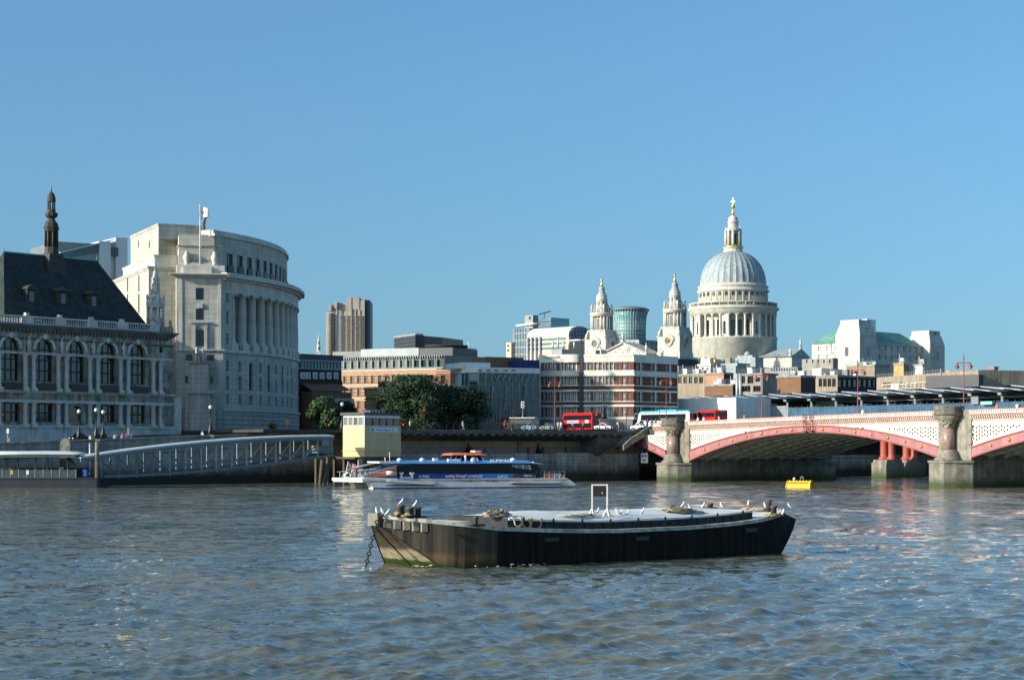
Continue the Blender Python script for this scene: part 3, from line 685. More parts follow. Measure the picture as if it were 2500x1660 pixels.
 # upper attic of the corner and its two urn statues
 at = MB(); a = U(437, 2); b_ = U(531, 2); at.box(a, b_ + .5, 2.4, 14, zcor, zs(571)); cornice(at, a, b_ + .5, zs(601), zs(597), .3, v=2.4, steps=2, back=6); part('corner_attic', at, 'portland')
 bk = MB(); bk.box(.4, b_, 1.6, 3, zcor, zs(641)); bk.box(U(461), U(515), 1.0, 2.4, zcor, zs(645)); part('attic_plinth', bk, 'portland_plain')
 for px in (456, 524):
  s_ = MB(); u = U(px, 1.9); z0 = zs(648)
  s_.lathe([(.55, z0), (.7, z0 + .25), (.38, z0 + .5), (.5, z0 + .8), (.72, z0 + 1.5), (.6, z0 + 2.0), (.35, z0 + 2.2), (.42, z0 + 2.5), (.25, z0 + 2.75)], u, 1.9, 10)
  part('urn_sculpture', s_, 'portland_plain')
 # wings behind, stepping up to the left
 q = Fr.px(362, 364, 401, 364.5)
 def lq(u, v, z): p = q.w(u, v) - O; return (p.x, p.y, z)
 def partq(name, mb, mt): mb.fn(lq); return mb.build(name, M[mt], T)
 wl_ = MB(); wl_.box(0, q.uu(437), 2.0, 14, g, zs(652)); partq('link_wall', wl_, 'portland')
 lw = Fr.px(281, 392, 363, 362); OL = O
 def ll(u, v, z): p = lw.w(u, v) - O; return (p.x, p.y, z)
 def partl(name, mb, mt): mb.fn(ll); return mb.build(name, M[mt], T)
 LW = lw.L; zw = CAMZ + (HZ - 655) * 363 / FP
 HL2 = []
 for px in (311.5, 339):
  for a, b_ in ((672, 646 + 20), (720, 700), (760, 735)): pass
  u = lw.uu(px); HL2 += [(u - .55, u + .55, lw.z(712, u), lw.z(672, u)), (u - .55, u + .55, lw.z(765, u), lw.z(718, u))]
 w = MB(); facade(w, 0, LW, g, zw, HL2, .4); w.quad((LW, 0, g), (LW, 9, g), (LW, 9, zw), (LW, 0, zw)); w.quad((0, 0, zw), (LW, 0, zw), (LW, 9, zw), (0, 9, zw)); w.quad((0, 9, g), (0, 0, g), (0, 0, zw), (0, 9, zw)); partl('wing_wall', w, 'portland')
 for h in HL2: window(T, 0, 0, 1.1, h[3] - h[2], 0, 1, 3, False, 'win_dark', 'frame_dark', .1, rz=lw.rot, loc=ll((h[0] + h[1]) / 2, .36, h[2]))
 c = MB(); cornice(c, -.1, LW + .1, zw - .3, zw + .3, .4, back=8.5); c.box(2.3, LW - .4, 1.2, 9, zw + .3, zw + 2.6); cornice(c, 2.3, LW - .4, zw + 2.2, zw + 2.6, .2, v=1.2, back=7, steps=2); partl('wing_parapet', c, 'portland_plain')
 tw = Fr.px(319, 392, 387, 370)
 def lt(u, v, z): p = tw.w(u, v) - O; return (p.x, p.y, z)
 zt = CAMZ + (HZ - 546) * 370 / FP; LT = tw.L; HT = []
 for px in (338, 365): u = tw.uu(px); HT.append((u - .4, u + .4, tw.z(606, u), tw.z(588, u)))
 w = MB(); facade(w, 0, LT, zw, zt, HT, .4); w.quad((LT, 0, zw), (LT, 9.5, zw), (LT, 9.5, zt), (LT, 0, zt)); w.quad((0, 0, zt), (LT, 0, zt), (LT, 9.5, zt), (0, 9.5, zt)); w.quad((0, 9.5, zw), (0, 0, zw), (0, 0, zt), (0, 9.5, zt))
 w.quad((LT, 9.5, zw), (0, 9.5, zw), (0, 9.5, zt), (LT, 9.5, zt)); cornice(w, 0, LT, zt - .5, zt + .02, .15, back=9, steps=2); w.box(-.6, 0, .3, 8, zw, tw.z(600, 0)); w.fn(lt); w.build('tower_wall', M['portland'], T)
 for h in HT: window(T, 0, 0, .8, h[3] - h[2], 0, 1, 2, False, 'win_dark', 'frame_dark', .08, rz=tw.rot, loc=lt((h[0] + h[1]) / 2, .36, h[2]))
 rb = MB(); rb.prism([(-84 - O.x, 394 - O.y), (-56 - O.x, 372 - O.y), (-54 - O.x, 440 - O.y), (-84 - O.x, 452 - O.y)], g, 33); rb.build('rear_shade_block', M['portland_plain'], T)  # unseen block, added so that its shadow covers the brick terrace
 # flagpole and flag
 p = f.w(U(488.5, 1.6), 1.6) - O; fp = MB(); fp.tube([(p.x, p.y, zs(645)), (p.x, p.y, zs(502))], [.16, .07], 7); fp.ell((p.x, p.y, zs(501)), .16, .16, .16); FPO = fp.build('flagpole', M['white'], T)
 fl = MB(); n = 8; rows_ = []
 for i in range(n + 1):
  x = i / n * 1.75; rows_.append([(p.x + x, p.y + .2 * math.sin(x * 3.4), zs(503) - x * .28 - (j / 4) * (2.0 - .25 * x)) for j in range(5)])
 fl.loft(rows_, closed=False, smooth=True); FL = fl.build('flag', mat('white_flag', (.8, .79, .8), .8, .05), T)
 FL['label'] = 'white flag with a small red emblem, blown to the right'
 em = MB(); cx = p.x + .85; cz = zs(503) - 1.15
 for dx in (-.35, .12):
  n = 10; ring = []
  for i in range(n): t = 2 * math.pi * i / n; ring.append((cx + dx + .2 * math.cos(t), p.y + .2 * math.sin((.85 + dx) * 3.4) - .13, cz + .26 * math.sin(t)))
  em.tube(ring, .035, 4, closed=True)
 em.build('emblem', mat('flag_red', (.6, .06, .05), .8, .1), FL)
 st = MB(); x, y = f.w(U(497, 8), 8) - O; z0 = zs(568)
 st.tube([(x, y, z0), (x, y, z0 + .9), (x, y, z0 + 1.5), (x, y, z0 + 2.5)], [.5, .25, .28, .3], 7); st.tube([(x, y, z0 + 2.4), (x + .2, y, z0 + 3.4), (x + .5, y, z0 + 4.2)], [.34, .3, .12], 7)
 for s_ in (-1, 1): st.tube([(x + s_ * .3, y, z0 + 3.4), (x + s_ * .9, y, z0 + 4.0), (x + s_ * .8, y, z0 + 4.9)], .1, 5)
 st.build('roof_sculpture', M['grimy_and_shade'], T)
curved_office()
# ================================================================ city buildings behind the river wall
def bld(name, label, fr, depth, ytop, wm, holes=(), z0=8, vd=.35, gm='win_dark', fm='frame_white', nx=2, nz=2, fw=.1, roof=None, side_holes=(), usub=0, group=None, ends=(None, None), cap=100, cat='building'):
 "plain block with real window openings; holes = (px centre, px width, y top, y bottom)"
 T = thing_fr(name, label, cat, fr, group); L = fr.L; zt = fr.z(ytop, L / 2)
 H = []
 for h in holes:
  c = fr.uu(h[0]); a, b = fr.uu(h[0] - h[1] / 2), fr.uu(h[0] + h[1] / 2)
  a, b = max(a, .02), min(b, L - .02)
  H.append((a, b, fr.z(h[3], c), fr.z(h[2], c), len(h) > 4 and h[4]))
 w = MB(); facade(w, 0, L, z0, zt, H, vd)
 w.quad((0, depth, z0), (0, 0, z0), (0, 0, zt), (0, depth, zt)); w.quad((L, depth, z0), (0, depth, z0), (0, depth, zt), (L, depth, zt)); w.quad((0, 0, zt), (L, 0, zt), (L, depth, zt), (0, depth, zt))
 if not side_holes: w.quad((L, 0, z0), (L, depth, z0), (L, depth, zt), (L, 0, zt))
 W = w.build('wall', M[wm], T)
 H.sort(key=lambda h: -(h[1] - h[0]) * (h[3] - h[2]))
 for h in H[:cap]: window(T, (h[0] + h[1]) / 2, h[2], h[1] - h[0], h[3] - h[2], vd - .02, nx, nz, bool(h[4]), gm, fm, fw)
 if H[cap:]: winstuff(T, H[cap:], vd - .02, gm)
 return T, zt
def pbox(mb, fr, px0, px1, v0, v1, ya, yb, mi=0):
 "box given by pixel columns on the facade plane and pixel rows"
 a, b = fr.uu(px0, max(v0, 0)), fr.uu(px1, max(v0, 0)); c = (a + b) / 2
 mb.box(a, b, v0, v1, fr.z(yb, c, v0), fr.z(ya, c, v0), mi)

# --- dark brick terrace beside the curved building
def terrace():
 f = Fr.px(728, 442, 836, 452); T, zt = bld('brick_terrace', 'dark brick block with white dormer windows and a glazed upper storey', f, 14, 928, 'brick_dark_and_shade',
  [(x, 8, 975, 990) for x in (742, 764, 786, 808)] + [(x, 9, 956, 966) for x in (741, 761, 781, 801)], fm='frame_white', fw=.16)
 m = MB(); pbox(m, f, 729, 834, .8, 13, 902, 928); m.build('mansard', M['slate'], T)
 g = MB(); pbox(g, f, 734, 832, 1.2, 12.5, 879, 902); g.build('glazed_storey', M['glass_blue'], T)
 b = MB(); pbox(b, f, 730, 834, .6, 13, 879.5, 883); pbox(b, f, 730, 834, .7, 1.1, 900, 902.5)
 for x in range(736, 834, 8): pbox(b, f, x, x + 1, 1.0, 1.25, 883, 900)
 b.build('storey_frame', M['metal_grey'], T)
 r = MB(); pbox(r, f, 738, 838, 2, 12, 866, 879); r.build('roof', M['metal_dark'], T)
 for px in (739, 752, 769, 786, 803, 820):
  u = f.uu(px, .5); d = MB(); z0, z1 = f.z(925, u), f.z(909, u); d.box(u - .65, u + .65, .3, 1.5, z0, z1); D_ = d.build('dormer', M['white'], T)
  window(D_, u, z0 + .25, .8, z1 - z0 - .5, .29, 2, 2)
 s = MB(); u0, u1 = f.uu(736), f.uu(832); s.add([(u0, -4, f.z(956, 3)), (u1, -4, f.z(954, 6)), (u1, .0, f.z(936, 6)), (u0, .0, f.z(937, 3))], [(0, 1, 2, 3)]); s.box(u0, u1, -3.95, -.02, 8, f.z(957, 5)); s.build('porch_roof', M['brick_brown'], T)
terrace()

# --- striped brick office with glazed attic
def striped():
 f = Fr.px(832, 500, 1066, 487)
 wins = [840 + 17.0 * i for i in range(13)]
 rows = [(916, 936), (947, 967), (979, 998)]
 T, zt = bld('striped_office', 'long orange and cream striped brick office with a pale glazed attic, behind the dark trees', f, 26, 903, 'brick_orange',
  [(x + 3, 9, a, b) for x in wins for a, b in rows] + [(1052, 13, a, b) for a, b in rows], gm='win_green', fm='frame_dark', nx=2, nz=2, fw=.14)
 b = MB(); L = f.L
 for y0, y1 in ((902.5, 906), (909, 911), (914, 915.5), (921, 922.3), (927.5, 928.8), (937, 940.5), (942, 944), (953, 954.3), (960, 961.3), (969, 973), (975, 977)):
  z0, z1 = f.z(y1, L / 2), f.z(y0, L / 2)
  # bands stop at the window openings
  xs = [0.0]
  if y0 in (921, 927.5, 953, 960):
   for x in wins: xs += [f.uu(x - 1.5), f.uu(x + 7.5)]
   xs += [f.uu(1045.5), f.uu(1058.5)]
  xs.append(L)
  for i in range(0, len(xs), 2): b.box(xs[i], xs[i + 1], -.09, .0, z0, z1)
 b.build('stone_banding', M['band_stone'], T)
 # corner chamfer and right return
 c = Fr((f.w(L)), f.w(L + 3.4, 1.2)); e = Fr(c.w(c.L), c.w(c.L) + Vector((.70, .71)) * 14)
 for k, (q, nm) in enumerate(((c, 'corner_wall'), (e, 'return_wall'))):
  z1 = zt; w = MB(); hs = [(q.L * .3, q.L * .62, f.z(b_, L), f.z(a, L)) for a, b_ in rows] if k == 0 else [(j * 3.3 + .8, j * 3.3 + 2.6, f.z(b_, L), f.z(a, L)) for j in range(4) for a, b_ in rows]
  facade(w, 0, q.L, 8, z1, hs, .3)
  for y0, y1 in ((902.5, 906), (909, 911), (937, 940.5), (942, 944), (969, 973)): w.box(0, q.L, -.07, 0, f.z(y1, L), f.z(y0, L), 1)
  M4 = Matrix.Translation(Vector((f.A.x, f.A.y, 0))) @ Matrix.Rotation(f.rot, 4, 'Z'); M5 = Matrix.Translation(Vector((q.A.x, q.A.y, 0))) @ Matrix.Rotation(q.rot, 4, 'Z')
  TR = M4.inverted() @ M5; w.xf(TR); w.build(nm, [M['brick_orange'], M['band_stone']], T)
  for h in hs: p = TR @ Vector(((h[0] + h[1]) / 2, .27, h[2])); window(T, 0, 0, h[1] - h[0], h[3] - h[2], 0, 2, 2, False, 'win_green', 'frame_dark', .14, rz=q.rot - f.rot, loc=p)
 # attic: pale frame grid with green glass
 at0, at1 = zt + .02, f.z(871, L / 2)
 g = MB(); g.box(.6, L + 2.2, .7, 24, at0, at1); g.build('attic_glazing', M['win_green'], T)
 fr_ = MB(); fr_.box(.2, L + 2.5, .1, .69, at1 - .25, at1 + .05); fr_.box(.2, L + 2.5, .3, .69, f.z(880.5, L / 2), f.z(878.5, L / 2)); fr_.box(.2, L + 2.5, .2, .69, at0, at0 + .5)
 for i, x in enumerate(wins): fr_.box(f.uu(x - 4.5), f.uu(x - .5), .15, .69, at0 + .5, f.z(876, 5))
 for x in (1061, 1064.5): fr_.box(f.uu(x - 1), f.uu(x + 1), .15, .69, at0 + .5, at1)
 fr_.box(f.uu(1040), f.uu(1045), .15, .69, at0 + .5, at1); fr_.build('attic_frame', M['roof_grey'], T)
 for i in range(46): pass
 br = MB(); n = 44
 for i in range(n): u = .4 + (L + 1.8) * i / n; br.box(u, u + .12, -.2, .09, f.z(878, L / 2), at1 + .25)
 br.build('brise_soleil', M['metal_grey'], T)
 e2 = MB(); e2.fn(lambda *a: a); 
 q = e; M5 = Matrix.Translation(Vector((q.A.x, q.A.y, 0))) @ Matrix.Rotation(q.rot, 4, 'Z'); TR = Matrix.Translation(Vector((f.A.x, f.A.y, 0))) @ Matrix.Rotation(f.rot, 4, 'Z')
 e2.box(-1.5, 15, .6, 8, at0, at1); e2.xf(TR.inverted() @ M5); e2.build('attic_return', M['win_dark'], T)
 p = MB(); pbox(p, f, 881, 1022, 7, 22, 851, 872); p.build('plant_room', M['metal_grey'], T)
 p = MB(); pbox(p, f, 1024, 1105, 6, 20, 849.5, 872); p.build('plant_room', M['metal_dark'], T, label='dark right side of the plant room on the roof')  # side of the plant block, given a darker colour
 p = MB(); pbox(p, f, 812, 884, 10, 20, 858, 868); pbox(p, f, 836, 884, 9.5, 20, 861, 880); p.build('roof_terrace', M['roof_grey'], T)
striped()
def dark_block():
 f = Fr.px(962, 800, 1014, 780); T, zt = bld('dark_block', 'low black clad office block standing above the striped office roof', f, 4, 822, 'metal_dark')
 q = Fr((f.w(f.L)), (f.w(f.L) + Vector((.87, .5)) * 10)); 
 w = MB(); W0 = f.w(f.L); b = P(1067, 822, 800); n = Vector((b.x - W0.x, b.y - W0.y))
 p0 = (f.L, 0); d = n; lx = d.x * f.u.x + d.y * f.u.y; ly = d.x * f.n.x + d.y * f.n.y
 w.prism([(f.L, .01), (f.L + lx, ly), (f.L + lx - 8, ly + 16), (f.L - 8, 16)], 8, zt); w.build('side_wall', M['metal_dark'], T)
 r = MB()
 for j in range(3): y = 829 + j * 9; r.box(.3, f.L - .1, -.08, -.02, f.z(y + 3, 5), f.z(y, 5))
 r.build('window_band', M['win_dark'], T)
 c = MB(); c.box(-.1, f.L + .1, -.12, 3.5, zt + .01, zt + .7); c.build('parapet', M['roof_grey'], T)
 a = MB()
 for i in range(9): x = 1 + i * 1.2; a.tube([(x, 2, zt + .6), (x, 2, zt + 1.4 + (i % 3) * .5)], .09, 4)
 a.build('mast', M['steel'], T)
dark_block()
def rotunda():
 D = 560; c = P(1090, 862, D); T = empty('grey_rotunda', 'low grey drum-shaped roof structure right of the black block', 'building', (c.x, c.y, 0))
 k = D / FP; MB().lathe([(52 * k, 8), (52 * k, CAMZ + (HZ - 846) * k), (54 * k, CAMZ + (HZ - 845.5) * k), (54 * k, CAMZ + (HZ - 843.5) * k), (10 * k, CAMZ + (HZ - 842) * k)], n=40, sq=.7).build('drum', M['metal_dark'], T)
 MB().box(46 * k, 72 * k, -2, 8, 8, CAMZ + (HZ - 851) * k).build('side_block', M['metal_grey'], T)
 b = MB(); b.tube([(54 * k, -3, CAMZ + (HZ - 852) * k), (54 * k, -3, CAMZ + (HZ - 836) * k)], .1, 5); b.build('mast', M['white'], T)
rotunda()
def steeple():
 D = 1000; c = P(778, 868, D); k = D / FP; z = lambda y: CAMZ + (HZ - y) * k
 T = empty('church_steeple', 'small white stone church steeple left of the concrete tower', 'steeple', (c.x, c.y, 0))
 b = MB(); b.box(-6 * k, 6 * k, -6 * k, 6 * k, 8, z(858)); b.lathe([(6.2 * k, z(858)), (4.2 * k, z(855)), (4.2 * k, z(846)), (5 * k, z(845)), (3 * k, z(842)), (3 * k, z(834)), (3.8 * k, z(833)), (1.8 * k, z(828)), (.9 * k, z(820)), (.2 * k, z(811))], n=8, smooth=False)
 b.build('spire', M['portland_plain'], T)
 w = MB()
 for y0, y1 in ((854, 847), (841, 835)): w.box(-1 * k, 1 * k, -4.6 * k, -3 * k, z(y0), z(y1))
 w.build('belfry_opening', M['win_dark'], T)
steeple()
def tower():
 D = 1400; k = D / FP; c = P(848, 870, D); z = lambda y: CAMZ + (HZ - y) * k; X = lambda p: (p - 848) * k
 T = empty('concrete_tower', 'tall grey brown concrete apartment tower with stacked curved balconies', 'tower', (c.x, c.y, 0))
 zb = 10
 w = MB(); pr = [(797, 813, 765, 4), (805, 820, 745, 1), (818, 832, 739, 0), (832, 846, 741, .8), (846, 858, 726, .3), (858, 877, 725, .7), (876, 890, 733, 1.1)]
 for a, b, y, v in pr: w.box(X(a), X(b), v, 40, zb, z(y))
 for a, y in ((806, 745), (820, 739)): w.box(X(a) - 1, X(a) + 1, -2, 3, z(y + 14), z(y - 2))
 w.build('wall', M['concrete_dark'], T)
 s = MB(); s.prism([(X(889), 2), (X(901), 9), (X(899), 44), (X(889), 40)], zb, z(731)); 
 for y in range(735, 870, 5): s.box(X(892), X(897), 3, 8, z(y + 2.5), z(y))
 s.build('side_wall', M['metal_dark'], T)
 fl = [765 + 5.2 * i for i in range(20)]
 for y in fl:
  b = MB(); n = 5; pts = [(X(796) + (X(816) - X(796)) * i / n, -3.2 * math.sin(math.pi * i / n)) for i in range(n + 1)] + [(X(818), 5), (X(796), 5)]
  b.prism(pts, z(y + 2.3), z(y)); b.build('balcony', M['concrete_dark'], T)
 p = MB(); fv = lambda px: next(v for a, b, y, v in pr if a <= px < b)
 for px in (822, 834, 845, 857, 867.5, 878): p.box(X(px) - .45, X(px) + .45, fv(px) - .6, 4, zb, z(748 + (px * 7 % 9)))
 p.build('pier', M['concrete_dark'], T)
 g = MB()
 for y in fl[1:]: g.box(X(823.5), X(832), -.32, -.2, z(y + 3.4), z(y + .4))
 g.build('balcony_glazing', M['metal_pale'], T)
 for cx in (839.5, 851, 862, 873, 883.5):
  for y in fl[1:19]: put('window', TWIN, T, (X(cx), fv(cx) - .1, z(y + 4.2)))
 t = MB(); t.tube([(X(870), 10, z(726)), (X(870), 10, z(717))], .5, 4); t.build('aerial', M['steel'], T)
k_ = 1400 / FP
TWIN = MB().box(-3.4 * k_, 3.4 * k_, -.35, .3, 0, 2.9 * k_).box(-3.6 * k_, 3.6 * k_, -1.1, .3, 2.95 * k_, 3.5 * k_, 1).mesh('window', [M['win_mid'], M['band_stone']])
tower()

# --- curved glass building with white roof
def glass_front():
 pts = [P(px, 0, d) for px, d in ((1113, 404), (1117, 397), (1127, 391.5), (1145, 388.5), (1168, 388), (1316, 394))]
 A = pts[4]; f = Fr((A.x, A.y), (pts[5].x, pts[5].y)); T = thing_fr('glass_building', 'dark teal glass-fronted building with a curved left corner and white roof edge', 'building', f)
 L2 = []
 for p in pts: d = Vector((p.x, p.y)) - f.A; L2.append((d.dot(f.u), d.dot(f.n)))
 zt, zg = f.z(911, f.L / 2), 8.0
 g = MB(); g.prism(L2 + [(f.L, 14), (L2[0][0] + 3, 14)], zg, zt); g.build('glass_wall', M['glass_shop'], T)
 m = MB()
 for i in range(len(L2) - 1):
  a, b = Vector(L2[i]), Vector(L2[i + 1]); d = b - a; n = max(1, round(d.length / 1.5))
  o = Vector((d.y, -d.x)).normalized() * .12
  for q in range(n + (i == len(L2) - 2)): p = a + d * q / n + o; m.bar((p.x, p.y, zg), (p.x, p.y, zt), .09)
  for z in [zg + (zt - zg) * j / 5 for j in range(6)]: m.bar((a.x + o.x, a.y + o.y, z), (b.x + o.x, b.y + o.y, z), .12)
 m.build('mullion', M['steel'], T)
 t = MB(); zz = f.z(938, f.L / 2)
 for i in range(9): x = .5 + i * 1.4; t.bar((x, -.3, zt - .1), (x + .7, -.3, zz + .6), .09); t.bar((x + .7, -.3, zz + .6), (x + 1.4, -.3, zt - .1), .09)
 t.build('truss', M['steel'], T)
 for px in (1204, 1237, 1282):
  s = MB(); x = f.uu(px); zt2 = f.z(942, x)
  for d in (-1.1, 0, 1.1): s.bar((x + d * .15, -.5, zt2), (x + d, -.5, zg), .11)
  s.build('mast', M['metal_grey'], T)
 r = MB(); r.prism([(x + (.8 if i < 1 else 0), v - .35) for i, (x, v) in enumerate(L2)] + [(f.L, 14), (L2[0][0] + 3, 14)], zt + .01, f.z(898, f.L / 2)); r.build('roof_edge', M['white'], T)
 sk = MB()
 for px in (1170, 1191, 1210, 1232, 1252): u = f.uu(px); sk.box(u - .5, u + .5, -.42, -.36, f.z(906, u), f.z(903, u))
 sk.build('roof_vent', M['win_dark'], T)
 b = MB(); pbox(b, f, 1134, 1197, 3, 13, 885, 899); b.build('roof_block', M['white'], T)
 b = MB(); pbox(b, f, 1186, 1278, 7, 14, 872, 899); b.build('roof_block', M['brick_brown'], T, label='brown block on the roof'); 
 n = MB(); pbox(n, f, 1272, 1317, 1, 9, 879, 907); n.build('sheeted_scaffold', M['navy'], T)
M['glass_shop'] = glassmat('shop_glass', (.025, .07, .075), .05, .4, .2)
glass_front()

# --- white and red brick corner building
def corner_building():
 f = Fr.px(1316, 400, 1546.5, 395); L = f.L
 rows = [(885, 904), (918.5, 940), (956, 979), (993.5, 1017.6)]
 wx = [(1329.6, 6), (1343.8, 6), (1354.5, 7), (1368.5, 7), (1383, 6), (1392.5, 6), (1402, 6)] + [(1428, 8), (1438, 8), (1455.5, 8), (1465, 8), (1482, 8), (1493, 8), (1510, 4.5), (1522.5, 8), (1534.5, 4.5)]
 T, zt = bld('corner_building', 'white and red brick corner building with four rows of sash windows, behind the red bus', f, 18, 871, 'brick_red',
  [(x, w, a, b) for x, w in wx for a, b in rows], gm='win_mid', fm='frame_white', nx=2, nz=2, fw=.17, side_holes=True, z0=8, cap=100)
 s = Fr(f.w(L), (Vector((35.7, 406)))); TR0 = Matrix.Translation(Vector((f.A.x, f.A.y, 0))) @ Matrix.Rotation(f.rot, 4, 'Z')
 TR = TR0.inverted() @ Matrix.Translation(Vector((s.A.x, s.A.y, 0))) @ Matrix.Rotation(s.rot, 4, 'Z')
 sx = [(1558, 7), (1569.5, 7), (1593, 8), (1605, 8), (1629, 7), (1640, 7)]
 HS = []
 for x, w in sx:
  for a, b in rows: u = s.uu(x); HS.append((s.uu(x - w / 2), s.uu(x + w / 2), f.z(b, L), f.z(a, L)))
 w = MB(); facade(w, 0, s.L, 8, zt, HS, .35); w.xf(TR); w.build('side_wall', M['brick_red'], T)
 for h in HS: p = TR @ Vector(((h[0] + h[1]) / 2, .32, h[2])); window(T, 0, 0, h[1] - h[0], h[3] - h[2], 0, 2, 2, False, 'win_mid', 'frame_white', .17, rz=s.rot - f.rot, loc=p)
 # white bands and surrounds, bay by bay
 b = MB(); ym = L / 2
 bands = [(865, 884.5, .12), (904.4, 907, .2), (907, 915, .12), (915.5, 918.2, .3), (940.4, 942.5, .22), (951, 955.8, .16), (979.4, 981.5, .22), (988, 993.2, .16), (1018, 1021, .25), (1021, 1024, .12)]
 seg = [(0, f.uu(1418)), (f.uu(1422), L)]
 for y0, y1, p in bands:
  for a, c in seg: b.box(a, c + (p if c == L else 0), -p, .1 if c != L else 0, f.z(y1, ym), f.z(y0, ym))
 pairs = [(1337, 1338), (1348.8, 1349.5), (1376, 1378), (1387.5, 1388.3), (1397, 1397.9), (1407, 1409), (1432.7, 1433.3), (1460, 1460.8), (1487.2, 1488), (1450, 1450.6), (1471, 1471.8), (1477, 1477.7), (1498.3, 1499)]
 for a, c in pairs:
  for y0, y1 in rows: b.box(f.uu(a) - .02, f.uu(c) + .02, -.1, .1, f.z(y1 + .4, ym), f.z(y0 - .4, ym))
 for px in (1317.5, 1546): b.box(f.uu(px) - .3, f.uu(px) + .3 if px < 1500 else L, -.14, 0, 8, zt) if px < 1400 else None
 b.build('white_banding', M['cream_paint'], T)
 b2 = MB()
 for y0, y1, p in bands: b2.box(.0, s.L, -p, .0, f.z(y1, L), f.z(y0, L))
 for a, c in ((1563, 1564.5), (1598.5, 1600), (1634, 1635.5)):
  for y0, y1 in rows: b2.box(s.uu(a) - .06, s.uu(c) + .06, -.1, .0, f.z(y1 + .4, L), f.z(y0 - .4, L))
 b2.xf(TR); b2.build('side_banding', M['cream_paint'], T)
 p = MB(); p.box(f.uu(1326), f.uu(1363), -.5, 1, zt + .0, f.z(868, ym)); p.box(f.uu(1423), L, -.2, 2, zt, f.z(866.5, ym)); p.build('parapet', M['cream_paint'], T)
 d = MB(); u = f.uu(1420); d.box(u - .35, u + .35, -.3, -.02, 8, zt + 1.2); d.build('downpipe', M['frame_dark'], T)
 # bowed bay on the left half
 c = f.uu(1393); r = f.uu(1412) - c
 for y0, y1, pr in bands:
  pts = [(c + (r + .25) * math.cos(t), -(.12 + pr) - .7 * math.sin(t)) for t in [math.pi * i / 10 for i in range(11)]]
  bay = MB(); bay.prism(pts[::-1], f.z(y1, ym), f.z(y0, ym))
  bay.build('bay_band', M['cream_paint'], T)
 sh = MB(); sh.box(.1, f.uu(1418), -.3, .0, 8, f.z(1026, ym)); sh.box(f.uu(1422), L - .1, -.3, .0, 8, f.z(1026, ym)); sh.build('shop_front', M['metal_grey'], T)
 rt = MB(); pbox(rt, f, 1440, 1467, 4, 10, 852, 868); R_ = rt.build('roof_cabin', M['cream_paint'], T); 
 rt = MB(); u = f.uu(1459, 4); rt.box(u - .4, u + .4, 3.9, 3.99, f.z(867, u, 4), f.z(855, u, 4)); rt.build('cabin_window', M['win_dark'], R_)
 ae = MB(); u = f.uu(1419.5, 3); ae.tube([(u, 3, zt), (u, 3, f.z(826, u, 3))], .12, 4); ae.build('aerial', M['frame_dark'], T)
corner_building()
def yellow_house():
 f = Fr.px(892, 425, 921, 422); T, zt = bld('yellow_house', 'small yellow brick house peeping between the dark trees and the pier hut', f, 9, 950, 'brick_yellow', [(x, 4, a, b) for x in (899, 908, 916) for a, b in ((962, 974), (988, 1002))], fw=.12)
 q = Fr(f.w(f.L), (P(950, 0, 430).x, 430)); TR = (Matrix.Translation(Vector((f.A.x, f.A.y, 0))) @ Matrix.Rotation(f.rot, 4, 'Z')).inverted() @ Matrix.Translation(Vector((q.A.x, q.A.y, 0))) @ Matrix.Rotation(q.rot, 4, 'Z')
 w = MB(); w.prism([(0, -.02), (q.L, -.02), (q.L, 3)], 8, zt - .1); w.xf(TR); w.build('side_wall', M['brick_yellow'], T)
 c = MB(); c.box(-.3, f.L + .2, -.35, 9, zt, zt + .5); c.build('cornice', M['band_stone'], T)
 ch = MB(); ch.box(.8, 2.2, 3, 5, zt + .5, zt + 1.9); ch.build('chimney', M['brick_dark_and_shade'], T)
 ch = MB(); ch.box(f.L - .3, f.L + .8, 3, 5, zt + .5, zt + 1.7); ch.build('chimney', M['brick_yellow'], T)
 b = MB(); b.box(.1, f.L, -.45, -.38, f.z(975, 1), f.z(972.5, 1)); b.build('balcony_rail', M['black_iron'], T)
 s = Fr.px(815, 440, 860, 440); S, z2 = bld('cream_wall_house', 'low cream and brick house end beside the leafy tree left of the pier hut', s, 6, 972, 'band_stone', [(830, 5, 985, 998), (845, 5, 985, 998)])
yellow_house()

